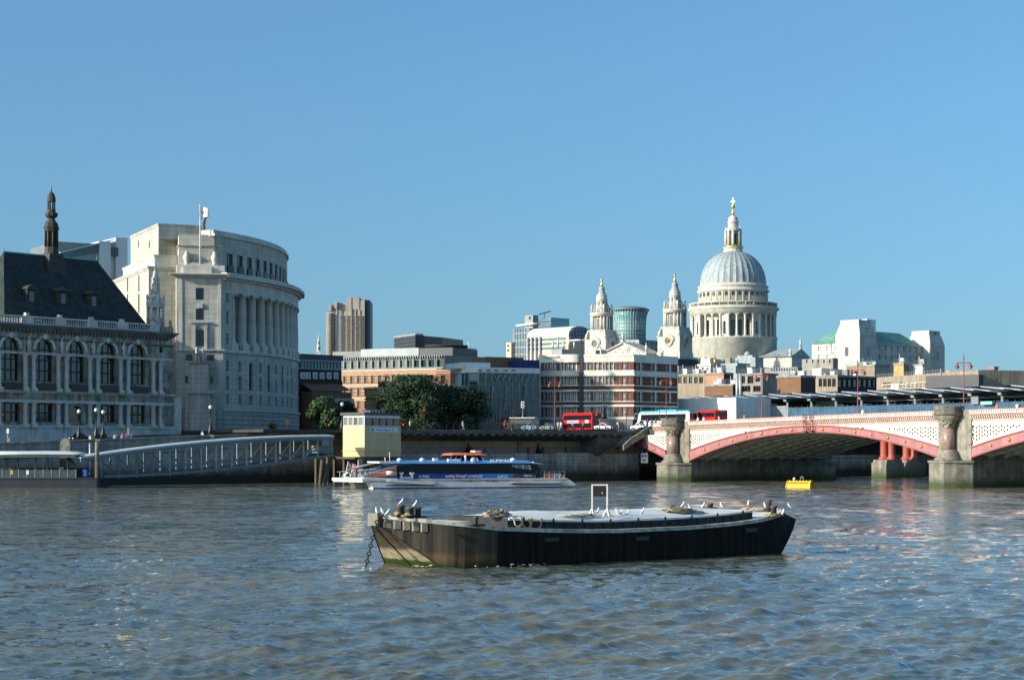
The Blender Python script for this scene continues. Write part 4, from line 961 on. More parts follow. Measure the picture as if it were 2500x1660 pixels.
# ================================================================ trees
M['leaf'] = mat('plane_leaf', (.019, .058, .014), .7, .55, .35, c2=(.009, .028, .008))
M['leaf_light'] = mat('lime_leaf', (.05, .115, .024), .6, .5, .35, c2=(.026, .062, .014))
M['bark'] = mat('bark', (.07, .055, .042), .9, .4, 2)
def tree(label, px, D, ytop, wpx, zg=8.4, mt='leaf', seed=1, n=5200, low=.2):
 rg = random.Random(seed); c = P(px, ytop, D); k = D / FP; H = c.z - zg; W = wpx * k / 2
 T = empty('tree', label, 'tree', (c.x, c.y, zg), 0, 'plane trees along the embankment road')
 t = MB(); t.tube([(0, 0, -.5), (.1, 0, H * .2), (-.1, .1, H * .42), (0, 0, H * .72)], [.42, .34, .24, .08], 8)
 ends = []
 for i in range(9):
  a = i * 2.4 + rg.random(); z0 = H * rg.uniform(.22, .55); r = W * rg.uniform(.45, .8); z1 = min(H * .9, z0 + H * rg.uniform(.15, .35))
  t.tube([(0, 0, z0), (r * .5 * math.cos(a), r * .5 * math.sin(a), z0 + (z1 - z0) * .65), (r * math.cos(a), r * math.sin(a), z1)], [.16, .1, .03], 5); ends.append((r * math.cos(a), r * math.sin(a), z1))
 t.build('trunk', M['bark'], T)
 cl = [(x, y, z, W * rg.uniform(.38, .55)) for x, y, z in ends]
 for i in range(26):
  u = rg.uniform(low, 1); prof = math.sin(math.pi * min(1, .12 + .86 * u)) ** .6; a = rg.uniform(0, 6.283); r = W * prof * rg.uniform(.25, .92)
  cl.append((r * math.cos(a), r * math.sin(a), H * (low * .6 + (1 - low * .6) * u * .9), W * rg.uniform(.26, .46)))
 vs = []; fs = []
 for i in range(n):
  x, y, z, r = cl[rg.randrange(len(cl))]
  d = Vector((rg.gauss(0, 1), rg.gauss(0, 1), rg.gauss(0, 1))).normalized(); rr = r * (rg.random() ** .4)
  p = Vector((x, y, z)) + Vector((d.x * rr, d.y * rr, d.z * rr * .8))
  if p.z > H: p.z = H - rg.random() * .4
  nn = (d + Vector((rg.gauss(0, .5), rg.gauss(0, .5), rg.gauss(.3, .5)))).normalized(); e = nn.orthogonal().normalized(); g = nn.cross(e); s = rg.uniform(.14, .34)
  an = rg.uniform(0, 6.28); e, g = e * math.cos(an) + g * math.sin(an), g * math.cos(an) - e * math.sin(an)
  b = len(vs); vs += [p - e * s, p - g * s * .6, p + e * s, p + g * s * .6]; fs.append((b, b + 1, b + 2, b + 3))
 m = MB(); m.add(vs, fs); m.build('crown', M[mt], T)
 return T
tree('tallest broad dark plane tree right of the yellow pier hut', 1012, 372, 916, 188, seed=3, n=21000, low=.05)
tree('rounded dark tree standing in front of the curved glass building', 1132, 376, 944, 128, seed=5, n=13000, low=.05)
tree('dark tree squeezed between the tallest plane tree and the rounded one', 1085, 384, 936, 100, seed=9, n=8000, low=.05)
tree('low dark tree beside the yellow brick house', 948, 378, 962, 80, seed=12, n=6000, low=.04)
tree('sunlit green bushy tree between the curved stone building and the pier hut', 793, 360, 966, 80, mt='leaf_light', seed=21, n=9000, low=.03)
tree('dim green tree behind the pier hut lamp', 845, 392, 974, 56, mt='leaf', seed=23, n=5000, low=.05)
# ================================================================ domed cathedral
def cathedral():
 f = Fr((40.5, 850), (71.6, 828)); LS = f.L
 T = thing_fr('domed_cathedral', 'great white stone cathedral with ribbed grey dome, gold cross and two clock towers', 'cathedral', f)
 O = f.A
 def rel(p): d = Vector((p.x, p.y)) - O; return (d.dot(f.u), d.dot(f.n))
 # ---- dome
 uc, vc = LS / 2, 88.0; D = f.D(uc, vc); k = D / FP; z = lambda y: CAMZ + (HZ - y) * k
 ST, LD, GD = M['portland_plain'], M['lead'], M['gold']
 b = MB(); b.lathe([(106 * k, 10), (106 * k, z(831)), (108 * k, z(830)), (108 * k, z(827.5)), (104 * k, z(827))], uc, vc, 64); b.build('dome_base', ST, T)
 d = MB(); d.lathe([(86 * k, z(829)), (86 * k, z(770))], uc, vc, 48, cap=False)
 for i in range(32):
  a = 2 * math.pi * (i + .5) / 32
  if i % 4 == 1: continue
  ca, sa = math.cos(a), math.sin(a); c = Vector((uc + 86.3 * k * ca, vc + 86.3 * k * sa)); t = Vector((-sa, ca)) * 5.2 * k
  d.quad((c.x - t.x, c.y - t.y, z(823)), (c.x + t.x, c.y + t.y, z(823)), (c.x + t.x, c.y + t.y, z(785)), (c.x - t.x, c.y - t.y, z(785)), 1)  # window panels widened to put the shade of the recess into the colour
 d.build('inner_drum', [ST, M['win_dark']], T)
 hc = z(772) - z(827); r = 3.1 * k; m = MB(); m.box(-r * 1.4, r * 1.4, -r * 1.4, r * 1.4, 0, hc * .05); m.lathe([(r * 1.2, hc * .05), (r, hc * .1), (r * .88, hc * .88), (r * 1.3, hc * .97)], n=10, cap=False); m.box(-r * 1.4, r * 1.4, -r * 1.4, r * 1.4, hc * .97, hc)
 cm = m.mesh('column', ST)
 for i in range(32): a = 2 * math.pi * i / 32; put('column', cm, T, (uc + 102 * k * math.cos(a), vc + 102 * k * math.sin(a), z(827)), a)
 for i in range(8):
  a = 2 * math.pi * (i * 4 + 1.5) / 32; ca, sa = math.cos(a), math.sin(a); n = MB()
  n.box(-7.2 * k, 7.2 * k, -9 * k, 9 * k, z(827), z(772)); st = len(n.v)
  n.box(-2.6 * k, 2.6 * k, -9.4 * k, -9.02 * k, z(820), z(793), 1); n.lathe([(2.6 * k, -9.4 * k), (2.6 * k, -9.03 * k)], 0, 0, 12, 1); 
  n.v[-24:] = [(x, zz, z(793) + y) for x, y, zz in n.v[-24:]]
  n.xf(Matrix.Translation((uc + 93 * k * ca, vc + 93 * k * sa, 0)) @ Matrix.Rotation(a + math.pi / 2, 4, 'Z')); n.build('niche_bay', [ST, M['win_dark']], T)
 e = MB(); e.lathe([(84 * k, z(772)), (105 * k, z(772)), (106 * k, z(763)), (107 * k, z(762)), (112 * k, z(757)), (112 * k, z(755)), (107 * k, z(754.5)), (107 * k, z(753)), (80 * k, z(753))], uc, vc, 64); e.build('entablature', ST, T)
 bl = MB(); bl.lathe([(104.5 * k, z(745)), (107.5 * k, z(745)), (107.5 * k, z(742.5)), (104.5 * k, z(742.5))], uc, vc, 64); bl.lathe([(104.5 * k, z(753)), (107.5 * k, z(753)), (107.5 * k, z(751.5)), (104.5 * k, z(751.5))], uc, vc, 64)
 for i in range(160):
  a = 2 * math.pi * i / 160; w = 1.6 if i % 5 == 0 else .55; c = Vector((uc + 106 * k * math.cos(a), vc + 106 * k * math.sin(a))); bl.tube([(c.x, c.y, z(752)), (c.x, c.y, z(744))], w * k, 4)
 bl.build('balustrade', ST, T)
 a_ = MB(); a_.lathe([(83 * k, z(754)), (83 * k, z(717)), (86 * k, z(715.5)), (88 * k, z(714)), (88 * k, z(711.5)), (84 * k, z(711)), (84 * k, z(704)), (86 * k, z(703)), (86 * k, z(701)), (81 * k, z(700.5)), (81 * k, z(696))], uc, vc, 64); a_.build('attic_drum', ST, T)
 p = MB()
 for i in range(32):
  a = 2 * math.pi * i / 32; c = Vector((uc + 83.3 * k * math.cos(a), vc + 83.3 * k * math.sin(a))); p.tube([(c.x, c.y, z(753)), (c.x, c.y, z(716.5))], 1.7 * k, 4)
 p.build('pilaster_ring', ST, T)
 wm = MB().box(-2.9 * k, 2.9 * k, -.3, .5, 0, 9 * k).mesh('window', M['win_dark'])
 for i in range(32): a = 2 * math.pi * (i + .5) / 32; put('window', wm, T, (uc + 83 * k * math.cos(a), vc + 83 * k * math.sin(a), z(727)), a + math.pi / 2)
 # ribbed lead shell
 prof = [(79.5, 697), (79.3, 690), (78, 680), (75.3, 668), (71, 657), (65, 646), (57, 636), (47.5, 627.5), (37, 621), (27, 617), (22, 616)]
 n = 128; vs = []; fs = []; K = len(prof)
 for i in range(n):
  a = 2 * math.pi * i / n; ph = i % 4; sc = (1.014 if ph == 0 else (.99 if ph == 2 else .996))
  for r_, y in prof: vs.append((uc + r_ * sc * k * math.cos(a), vc + r_ * sc * k * math.sin(a), z(y)))
 for i in range(n):
  j = (i + 1) % n
  for q in range(K - 1): fs.append((i * K + q, j * K + q, j * K + q + 1, i * K + q + 1))
 s = MB(); s.add(vs, fs); s.build('dome', LD, T)
 # lantern
 l = MB(); oc = dict(n=8, smooth=False, ph=R(10))
 l.lathe([(24 * k, z(617)), (24 * k, z(613)), (22 * k, z(612)), (22 * k, z(608)), (25 * k, z(607)), (25 * k, z(605)), (14 * k, z(604)), (14 * k, z(566)), (19 * k, z(565)), (20.5 * k, z(562)), (20 * k, z(559)), (12.5 * k, z(558)), (12.5 * k, z(545)), (14 * k, z(544)), (14 * k, z(542)), (12 * k, z(540)), (11 * k, z(533)), (7 * k, z(528)), (4 * k, z(527))], uc, vc, n=16, smooth=False)
 for i in range(4):
  a = R(10) + i * math.pi / 2
  for dd in (-.32, .32): c = (uc + 18 * k * math.cos(a + dd), vc + 18 * k * math.sin(a + dd)); l.tube([(*c, z(604)), (*c, z(563))], 3 * k, 6)
  c = (uc + 19 * k * math.cos(a), vc + 19 * k * math.sin(a)); l.tube([(*c, z(562)), (*c, z(556)), (*c, z(553))], [2 * k, 1.6 * k, .3 * k], 6)
 l.build('lantern', ST, T)
 w = MB()
 for i in range(8): a = R(10 + 22.5 * 2 * i) + R(45 if False else 0) + math.pi / 4; c = (uc + 14 * k * math.cos(a), vc + 14 * k * math.sin(a)); w.tube([(*c, z(597)), (*c, z(572))], 2.6 * k, 4) if i % 2 == 0 else None
 w.build('lantern_opening', M['win_dark'], T)
 rl = MB(); rl.lathe([(24.2 * k, z(607)), (24.6 * k, z(607)), (24.6 * k, z(601)), (24.2 * k, z(601))], uc, vc, 24); rl.build('gallery_rail', M['gold'], T)
 g = MB(); g.lathe([(4 * k, z(527)), (3 * k, z(522)), (4 * k, z(519)), (2.4 * k, z(516)), (3 * k, z(513)), (1.6 * k, z(510)), (3.6 * k, z(508)), (4.6 * k, z(504.5)), (3.4 * k, z(501)), (1 * k, z(500))], uc, vc, 12)
 ww = f.u * 1.0; g.box(uc - .8 * k, uc + .8 * k, vc - .8 * k, vc + .8 * k, z(500.5), z(484)); g.box(uc - 5.8 * k, uc + 5.8 * k, vc - .7 * k, vc + .7 * k, z(493.4), z(491.4))
 for q in ((uc - 5.8 * k, z(492.4)), (uc + 5.8 * k, z(492.4)), (uc, z(484.5))): g.ell((q[0], vc, q[1]), 1.5 * k, .9 * k, 1.5 * k)
 g.build('gilded_cross', GD, T)
 # ---- towers
 for kk, (tx, face) in enumerate(((0.0, False), (LS, True))):
  D = f.D(tx, 0); k = 850 / FP; Z = lambda y: CAMZ + (HZ - y) * k
  tw = MB(); h = 5.55
  tw.box(-h, h, -h, h, 10, Z(831)); tw.box(-h - .35, h + .35, -h - .35, h + .35, Z(831), Z(829)); tw.box(-h * .78, h * .78, -h * .78, h * .78, Z(829), Z(810)); tw.box(-h * .85, h * .85, -h * .85, h * .85, Z(810), Z(807)); tw.box(-h - .3, h + .3, -h - .3, h + .3, Z(880), Z(868))
  tw.lathe([(19 * k, Z(807)), (19 * k, Z(774))], 0, 0, 16); tw.lathe([(19 * k, Z(774)), (28 * k, Z(774)), (28.5 * k, Z(769)), (30 * k, Z(767)), (30 * k, Z(765)), (16 * k, Z(764.5)), (15.5 * k, Z(751)), (17 * k, Z(750)), (14.2 * k, Z(748)), (13.6 * k, Z(733)), (15 * k, Z(732)), (13 * k, Z(729)), (13 * k, Z(723)), (13.6 * k, Z(722)), (11 * k, Z(720.5))], 0, 0, 16)
  for sx in (-1, 1):
   for sy in (-1, 1):
    for q in (0, 1, 2):
     a = math.atan2(sy, sx) + (q - 1) * .3; c = (25.5 * k * math.cos(a), 25.5 * k * math.sin(a)); tw.tube([(*c, Z(807)), (*c, Z(774))], 2.3 * k, 8)
    a = math.atan2(sy, sx); c = lambda r_: (r_ * k * math.cos(a), r_ * k * math.sin(a))
    tw.tube([(*c(25), Z(765)), (*c(25), Z(752)), (*c(25), Z(746)), (*c(25), Z(743))], [3.2 * k, 2.6 * k, 2 * k, .4 * k], 6); tw.tube([(*c(24), Z(757)), (*c(19), Z(752)), (*c(15), Z(743))], [1.8 * k, 1.6 * k, 1 * k], 5)
    tw.tube([(sx * h * .9, sy * h * .9, Z(829)), (sx * h * .88, sy * h * .88, Z(820)), (sx * h * .8, sy * h * .8, Z(812)), (sx * h * .78, sy * h * .78, Z(806))], [5 * k, 4 * k, 2.6 * k, .6 * k], 6)
  for i in range(4):
   a = i * math.pi / 2
   for da in (-.28, .28): c = (25 * k * math.cos(a + da), 25 * k * math.sin(a + da)); tw.tube([(*c, Z(765)), (*c, Z(756)), (*c, Z(750))], [2 * k, 1.5 * k, .3 * k], 6)
  TW = tw.build('clock_tower', ST, T, loc=(tx, 0, 0))
  TW['label'] = 'tower with a gilt clock face' if face else 'tower with an empty round opening instead of a clock'
  dk = MB()
  for i in range(8):
   a = i * math.pi / 4 + (R(22.5) if False else 0); ca, sa = math.cos(a), math.sin(a); t = Vector((-sa, ca)) * 1.9 * k
   for y0, y1, r_ in ((748, 737, 14.4), (763, 754, 16.2)): c = Vector((ca, sa)) * r_ * k; dk.quad((c.x - t.x, c.y - t.y, Z(y0)), (c.x + t.x, c.y + t.y, Z(y0)), (c.x + t.x, c.y + t.y, Z(y1)), (c.x - t.x, c.y - t.y, Z(y1)))
   if i % 2 == 0: c = Vector((ca, sa)) * 19.3 * k; t *= 1.9; dk.quad((c.x - t.x, c.y - t.y, Z(805)), (c.x + t.x, c.y + t.y, Z(805)), (c.x + t.x, c.y + t.y, Z(779)), (c.x - t.x, c.y - t.y, Z(779)))
  dk.build('tower_opening', M['win_dark'], TW)
  cp = MB(); cp.lathe([(11.5 * k, Z(721)), (10 * k, Z(718)), (7.5 * k, Z(711)), (6.8 * k, Z(709)), (7.6 * k, Z(708)), (7.4 * k, Z(704)), (5.6 * k, Z(700.5)), (2 * k, Z(699))], 0, 0, 14); cp.build('tower_cap', LD, TW)
  pn = MB(); pn.lathe([(3.6 * k, Z(699.5)), (3.2 * k, Z(695)), (1.8 * k, Z(690)), (1.6 * k, Z(688)), (2.9 * k, Z(685)), (2.6 * k, Z(681.5)), (.4 * k, Z(680))], 0, 0, 10); pn.build('gilded_pineapple', GD, TW)
  for rot, nm in ((0, 'west'), (math.pi / 2, 'south')):
   rim = MB(); zc_ = Z(841); r_ = 7.3 * k
   ring = [(16.0 / 11 * r_ * math.cos(t), zc_ + 16.0 / 11 * r_ * math.sin(t)) for t in [2 * math.pi * i / 24 for i in range(24)]]
   rim.tube([(x, -h - .1, zz) for x, zz in ring], .55, 6, closed=True)
   arch = [(2.0 * r_ * math.cos(t), zc_ + 2.0 * r_ * math.sin(t)) for t in [math.pi * i / 14 for i in range(15)]]
   rim.tube([(x, -h - .25, zz) for x, zz in arch], .5, 4); rim.xf(Matrix.Rotation(rot, 4, 'Z')); rim.build('clock_surround', ST, TW)
   fc = MB(); R_ = 1.25 * r_ * (1.15 if face else 1)
   fc.add([(R_ * math.cos(t), -h - .12, zc_ + R_ * math.sin(t)) for t in [2 * math.pi * i / 24 for i in range(24)]], [tuple(range(24))])
   fc.xf(Matrix.Rotation(rot, 4, 'Z')); fo = fc.build('clock_face' if face else 'round_opening', M['win_dark'], TW)
   if face:
    gg = MB(); mt = GD
    rn = lambda q: [(q * math.cos(t), -h - .2, zc_ + q * math.sin(t)) for t in [2 * math.pi * i / 24 for i in range(24)]]
    gg.tube(rn(R_ * .98), .16, 4, closed=True); gg.tube(rn(R_ * .6), .1, 4, closed=True)
    for i in range(12):
     t = 2 * math.pi * i / 12; gg.bar((R_ * .68 * math.cos(t), -h - .2, zc_ + R_ * .68 * math.sin(t)), (R_ * .9 * math.cos(t), -h - .2, zc_ + R_ * .9 * math.sin(t)), .3)
    for t, q in ((math.pi / 2 - .25, .55), (-math.pi / 2 + .15, .42)): gg.bar((0, -h - .22, zc_), (R_ * q * math.cos(t), -h - .22, zc_ + R_ * q * math.sin(t)), .28)
    gg.xf(Matrix.Rotation(rot, 4, 'Z')); gg.build('clock_hands', mt, fo)
 # ---- portico pediment, nave, transept
 k = 838 / FP; Z = lambda y: CAMZ + (HZ - y) * k; c0 = LS / 2
 pd = MB(); pd.box(c0 - 12, c0 + 12, -12, 0, 10, Z(869)); pd.prism_y([(c0 - 11.6, Z(868.9)), (c0 + 11.6, Z(868.9)), (c0, Z(841))], -12.0, 0); PD = pd.build('pediment', ST, T)
 rk = MB(); rk.box(c0 - 12.4, c0 + 12.4, -13, 0, Z(871), Z(868)); 
 for s in (-1, 1): rk.prism_y([(c0 + s * 12.6, Z(868)), (c0 + s * 12.6, Z(866)), (c0, Z(837.5)), (c0, Z(841))][::s], -13, 0)
 rk.build('pediment_cornice', ST, PD)
 rl = MB(); rg = random.Random(4)
 for i in range(26):
  x = rg.uniform(-8, 8); zz = rg.uniform(.4, 4.6 * (1 - abs(x) / 9.4)); rl.ell((c0 + x, -12.05, Z(868) + zz), .45, .25, rg.uniform(.5, .9), 6, 4)
 rl.build('relief_sculpture', M['portland_plain'], PD)
 def statue(mb, x, y, z0, hh=3.6): mb.tube([(x, y, z0 - .5), (x, y, z0 + .6)], .75, 6); mb.tube([(x, y, z0 + .6), (x + .1, y, z0 + .55 * hh), (x, y, z0 + .8 * hh)], [.55, .5, .38], 7); mb.ell((x, y, z0 + .92 * hh), .28, .28, .36); mb.tube([(x - .4, y, z0 + .75 * hh), (x - .75, y, z0 + .5 * hh)], .16, 5)
 for x, y in ((c0, 838), (c0 - 12, 867), (c0 + 12, 867)):
  s = MB(); statue(s, x, -12.6, Z(y), 4.6); s.build('statue', ST, T)
 nv = MB(); nv.box(6, LS - 4, 2, 66, 10, Z(872)); nv.box(2, LS - 1, 6, 62, 10, Z(884)); nv.build('nave', ST, T)
 bs = MB()
 for i in range(7): y = 12 + i * 8; bs.box(LS - 1.2, LS - .8, y, y + 5, Z(884), Z(879)); bs.box(LS - 4.2, LS - 3.8, y, y + 4, Z(872), Z(869))
 bs.box(LS - 1.3, LS - .7, 6, 62, Z(878.8), Z(877)); bs.build('nave_parapet', ST, T)
 nr = MB(); nr.prism_x([(0, 0)] * 0 or [(8, Z(872)), (60, Z(872)), (60, Z(866)), (8, Z(866))], 12, LS - 10); nr.build('nave_roof', LD, T)
 ug, vg = c0 + 36, 88; q = MB(); k2 = f.D(ug, vg) / FP; Z2 = lambda y: CAMZ + (HZ - y) * k2
 q.box(c0 + 18, ug, vg - 9, vg + 9, 10, Z2(872)); q.build('transept', ST, T)
 q = MB(); q.prism_x([(vg - 10, Z2(872)), (vg + 10, Z2(872)), (vg, Z2(851))], c0 + 14, ug + .5); q.build('transept_roof', LD, T)
 for i, (x, y, zz, hh) in enumerate(((ug, vg, 851, 5.2), (ug - .5, vg - 9.5, 870, 4))): s = MB(); statue(s, x, y, Z2(zz), hh); s.build('statue', ST, T)
 cu = MB(); x, y = LS + 4, 60; kq = f.D(x, y) / FP; Zq = lambda yy: CAMZ + (HZ - yy) * kq
 cu.box(x - 6, x + 6, y - 4, y + 4, 10, Zq(874)); cu.box(x - 4, x + 4, y - 3, y + 3, Zq(874), Zq(868)); cu.lathe([(9 * kq, Zq(868)), (8.5 * kq, Zq(862)), (5 * kq, Zq(858.5)), (.5 * kq, Zq(857.5))], x, y, 12); cu.build('roof_cupola', LD, T)
cathedral()

# ================================================================ two-faced blocks seen on their corner
UR, UL = Vector((.70, .714)), Vector((.714, -.70))
def cblock(name, label, pl, pc, pr, ytop, ybot, D, mt, holesL=(), holesR=(), z0=8, gm='win_dark', fm='frame_dark', fw=.1, nx=1, nz=1, vd=.3, mt2=None):
 c = Vector(((pc - CXP) / FP * D, D)); fR = Fr(c, c + UR); lr = fR.uu(pr); fR.L = lr
 tmp = Fr(c, c + UL); ll = -tmp.uu(pl); fL = Fr(c - UL * ll, c); fL.L = ll
 T = thing_fr(name, label, 'building', fL); zt = CAMZ + (HZ - ytop) / FP * D
 w = MB()
 def hh(f, hs): return [(max(.02, f.uu(x - wd / 2)), min(f.L - .02, f.uu(x + wd / 2)), f.zp(x, b), f.zp(x, a)) for x, wd, a, b in hs]
 HL = hh(fL, holesL); HR = hh(fR, holesR)
 facade(w, 0, ll, z0, zt, HL, vd); w.quad((0, lr, zt), (0, 0, zt), (ll, 0, zt), (ll, lr, zt)); w.quad((0, lr, z0), (0, 0, z0), (0, 0, zt), (0, lr, zt)); w.build('wall', M[mt], T)
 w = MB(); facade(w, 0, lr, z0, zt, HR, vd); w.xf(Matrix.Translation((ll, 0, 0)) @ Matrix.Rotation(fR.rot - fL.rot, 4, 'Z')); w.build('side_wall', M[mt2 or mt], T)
 TR = Matrix.Translation((ll, 0, 0)) @ Matrix.Rotation(fR.rot - fL.rot, 4, 'Z')
 for h in HL: window(T, (h[0] + h[1]) / 2, h[2], h[1] - h[0], h[3] - h[2], vd - .03, nx, nz, False, gm, fm, fw)
 for h in HR: p = TR @ Vector(((h[0] + h[1]) / 2, vd - .03, h[2])); window(T, 0, 0, h[1] - h[0], h[3] - h[2], 0, nx, nz, False, gm, fm, fw, rz=fR.rot - fL.rot, loc=p)
 T['zt'] = zt; return T, fL, fR, ll, lr, zt

# --- stone block with green copper roofs and two blunt towers
def copper_block():
 D = 640; k = D / FP; z = lambda y: CAMZ + (HZ - y) * k
 c = Vector(((2099 - CXP) / FP * D, D)); fR = Fr(c, c + UR); fL = Fr(c - UL * 12, c)
 T = thing_fr('copper_roofed_block', 'pale stone block with green copper roofs and two blunt square towers, right of the dome', 'building', fR)
 TL = Matrix.Rotation(fL.rot - fR.rot, 4, 'Z')       # frame of the lit faces, corner at origin, x negative to the left
 def tower(u, v, s, ya, yb, nm):
  b = MB(); zs_ = z(ya + 37 * s); b.box(u, u + 9.9 * s, v, v + 9.9 * s, 8, zs_); q = 1.0 * s
  b.prism([(u, v), (u + 9.9 * s, v), (u + 9.9 * s, v + 9.9 * s), (u, v + 9.9 * s)], zs_, z(ya + 12 * s), top=[(u + q, v + q), (u + 9.9 * s - q, v + q), (u + 9.9 * s - q, v + 9.9 * s - q), (u + q, v + 9.9 * s - q)])
  b.box(u + q * 1.2, u + 9.9 * s - q * 1.2, v + q * 1.2, v + 9.9 * s - q * 1.2, z(ya + 12 * s), z(ya)); B = b.build('tower', M['portland_plain'], T)
  
  for a in ((u + 4.4 * s, u + 6.0 * s, v - .04, v + .3, z(868), z(846)), (u - .04, u + .3, v + 4.6, v + 6, z(868), z(846)), (u + 4.7, u + 5.7, v + .55, v + .8, z(802), z(797))): w = MB(); w.box(*a); w.build('tower_window', M['win_dark'], B)
 uL = lambda px, v=0: Fr(c, c + UL).uu(px)
 tower(0, 0, 1.0, 779, 900, 'a')
 u2 = fR.uu(2262) ; tower(u2, -1.5, .97, 793, 900, 'b')
 # shaded long wing
 H = []
 for i in range(8):
  px = 2147 + i * 15.0
  for a, b in ((838, 851), (862, 875)): H.append((fR.uu(px - 2.6, 2), fR.uu(px + 2.6, 2), z(b) * 1.0 + (fR.D(fR.uu(px)) - D) * 0, z(a)))
 w = MB(); facade(w, 10.5, u2, 8, z(834), H, .4, v=2); w.build('long_wall', M['portland_plain'], T)
 for h in H: window(T, (h[0] + h[1]) / 2, h[2], h[1] - h[0], h[3] - h[2], 2.36, 2, 2, False, 'win_mid', 'frame_white', .18)
 s = MB(); s.box(10.5, u2, 1.8, 2, z(884), z(881)); s.box(10.5, u2, 1.7, 2.2, z(835), z(832)); s.build('string_course', M['portland_plain'], T)
 for i in range(7):
  u = 13 + (u2 - 15) * i / 6.5; window(T, u, z(905), 1.6, z(893) - z(905), 1.96, 1, 1, True, 'win_dark', 'frame_dark', 0)
 r = MB(); r.add([(10.5, 1.9, z(833)), (u2, 1.9, z(833)), (u2, 14, z(833)), (10.5, 14, z(833)), (10.5, 8, z(800)), (u2 - 5, 8, z(800))], [(0, 1, 5, 4), (1, 2, 5), (2, 3, 4, 5), (3, 0, 4)]); r.build('copper_roof', M['copper'], T)
 # lit wing to the left
 ul = uL(1976); H = [(uL(px - 2.8), uL(px + 2.8), z(b), z(a)) for px in (1994, 2014, 2035) for a, b in ((840, 852), (861, 873))]
 w = MB(); facade(w, ul, -10, 8, z(834), [(a - 0, b, c_, d) for a, b, c_, d in H], .35, v=1.5); w.quad((ul, 14, 8), (ul, 1.5, 8), (ul, 1.5, z(834)), (ul, 14, z(834))); w.xf(TL); w.build('short_wall', M['portland_plain'], T)
 for h in H: p = TL @ Vector(((h[0] + h[1]) / 2, 1.82, h[2])); window(T, 0, 0, h[1] - h[0], h[3] - h[2], 0, 2, 2, False, 'win_mid', 'frame_white', .2, rz=fL.rot - fR.rot, loc=p)
 r = MB(); r.add([(ul - .3, 1.2, z(834.5)), (-9.5, 1.2, z(834.5)), (-9.5, 14, z(834.5)), (ul, 14, z(834.5)), (ul + 4.2, 7, z(804)), (-9.5, 7, z(804))], [(0, 1, 5, 4), (1, 2, 5), (2, 3, 4, 5), (3, 0, 4)]); r.xf(TL); r.build('copper_roof', M['copper'], T)
 d = MB(); d.tube([(ul + 8, 1.4, z(834)), (ul + 8, 1.4, z(858)), (ul + 15, 1.4, z(858))], .18, 4); d.xf(TL); d.build('drainpipe', M['steel'], T)
 b = MB(); b.box(-9, -4.2, 10.5, 16, 35, z(774)); b.xf(TL); b.build('lift_housing', M['metal_pale'], T)
copper_block()

# --- drum of teal glass with flared white ribs
def glass_drum():
 D = 1150; k = D / FP; c = P(1538, 0, D); z = lambda y: CAMZ + (HZ - y) * k; T = empty('glass_drum', 'round teal glass office tower with flaring white ribs between the cathedral towers', 'tower', (c.x, c.y, 0))
 pr = [(38, 860), (38, 800), (38.6, 785), (40, 772), (43, 762)]
 b = MB(); b.lathe([(r * k, z(y)) for r, y in pr], n=40); b.build('glass_wall', M['glass_teal'], T)
 s = MB()
 for i in range(40): a = 2 * math.pi * i / 40; s.tube([((r + .5) * k * math.cos(a), (r + .5) * k * math.sin(a), z(y)) for r, y in pr + [(47, 757)]], .55 * k, 4)
 for y in range(770, 860, 9): s.lathe([(38.4 * k + (1.5 * k if y < 775 else 0), z(y + .6)), (39 * k + (1.5 * k if y < 775 else 0), z(y + .6)), (39 * k + (1.5 * k if y < 775 else 0), z(y - .6)), (38.4 * k + (1.5 * k if y < 775 else 0), z(y - .6))], n=40, cap=False)
 s.build('rib', M['metal_pale'], T)
 r = MB(); r.lathe([(47.5 * k, z(757.5)), (48 * k, z(756.5)), (38 * k, z(752)), (20 * k, z(749))], n=40); r.build('roof', M['metal_grey'], T)
glass_drum()
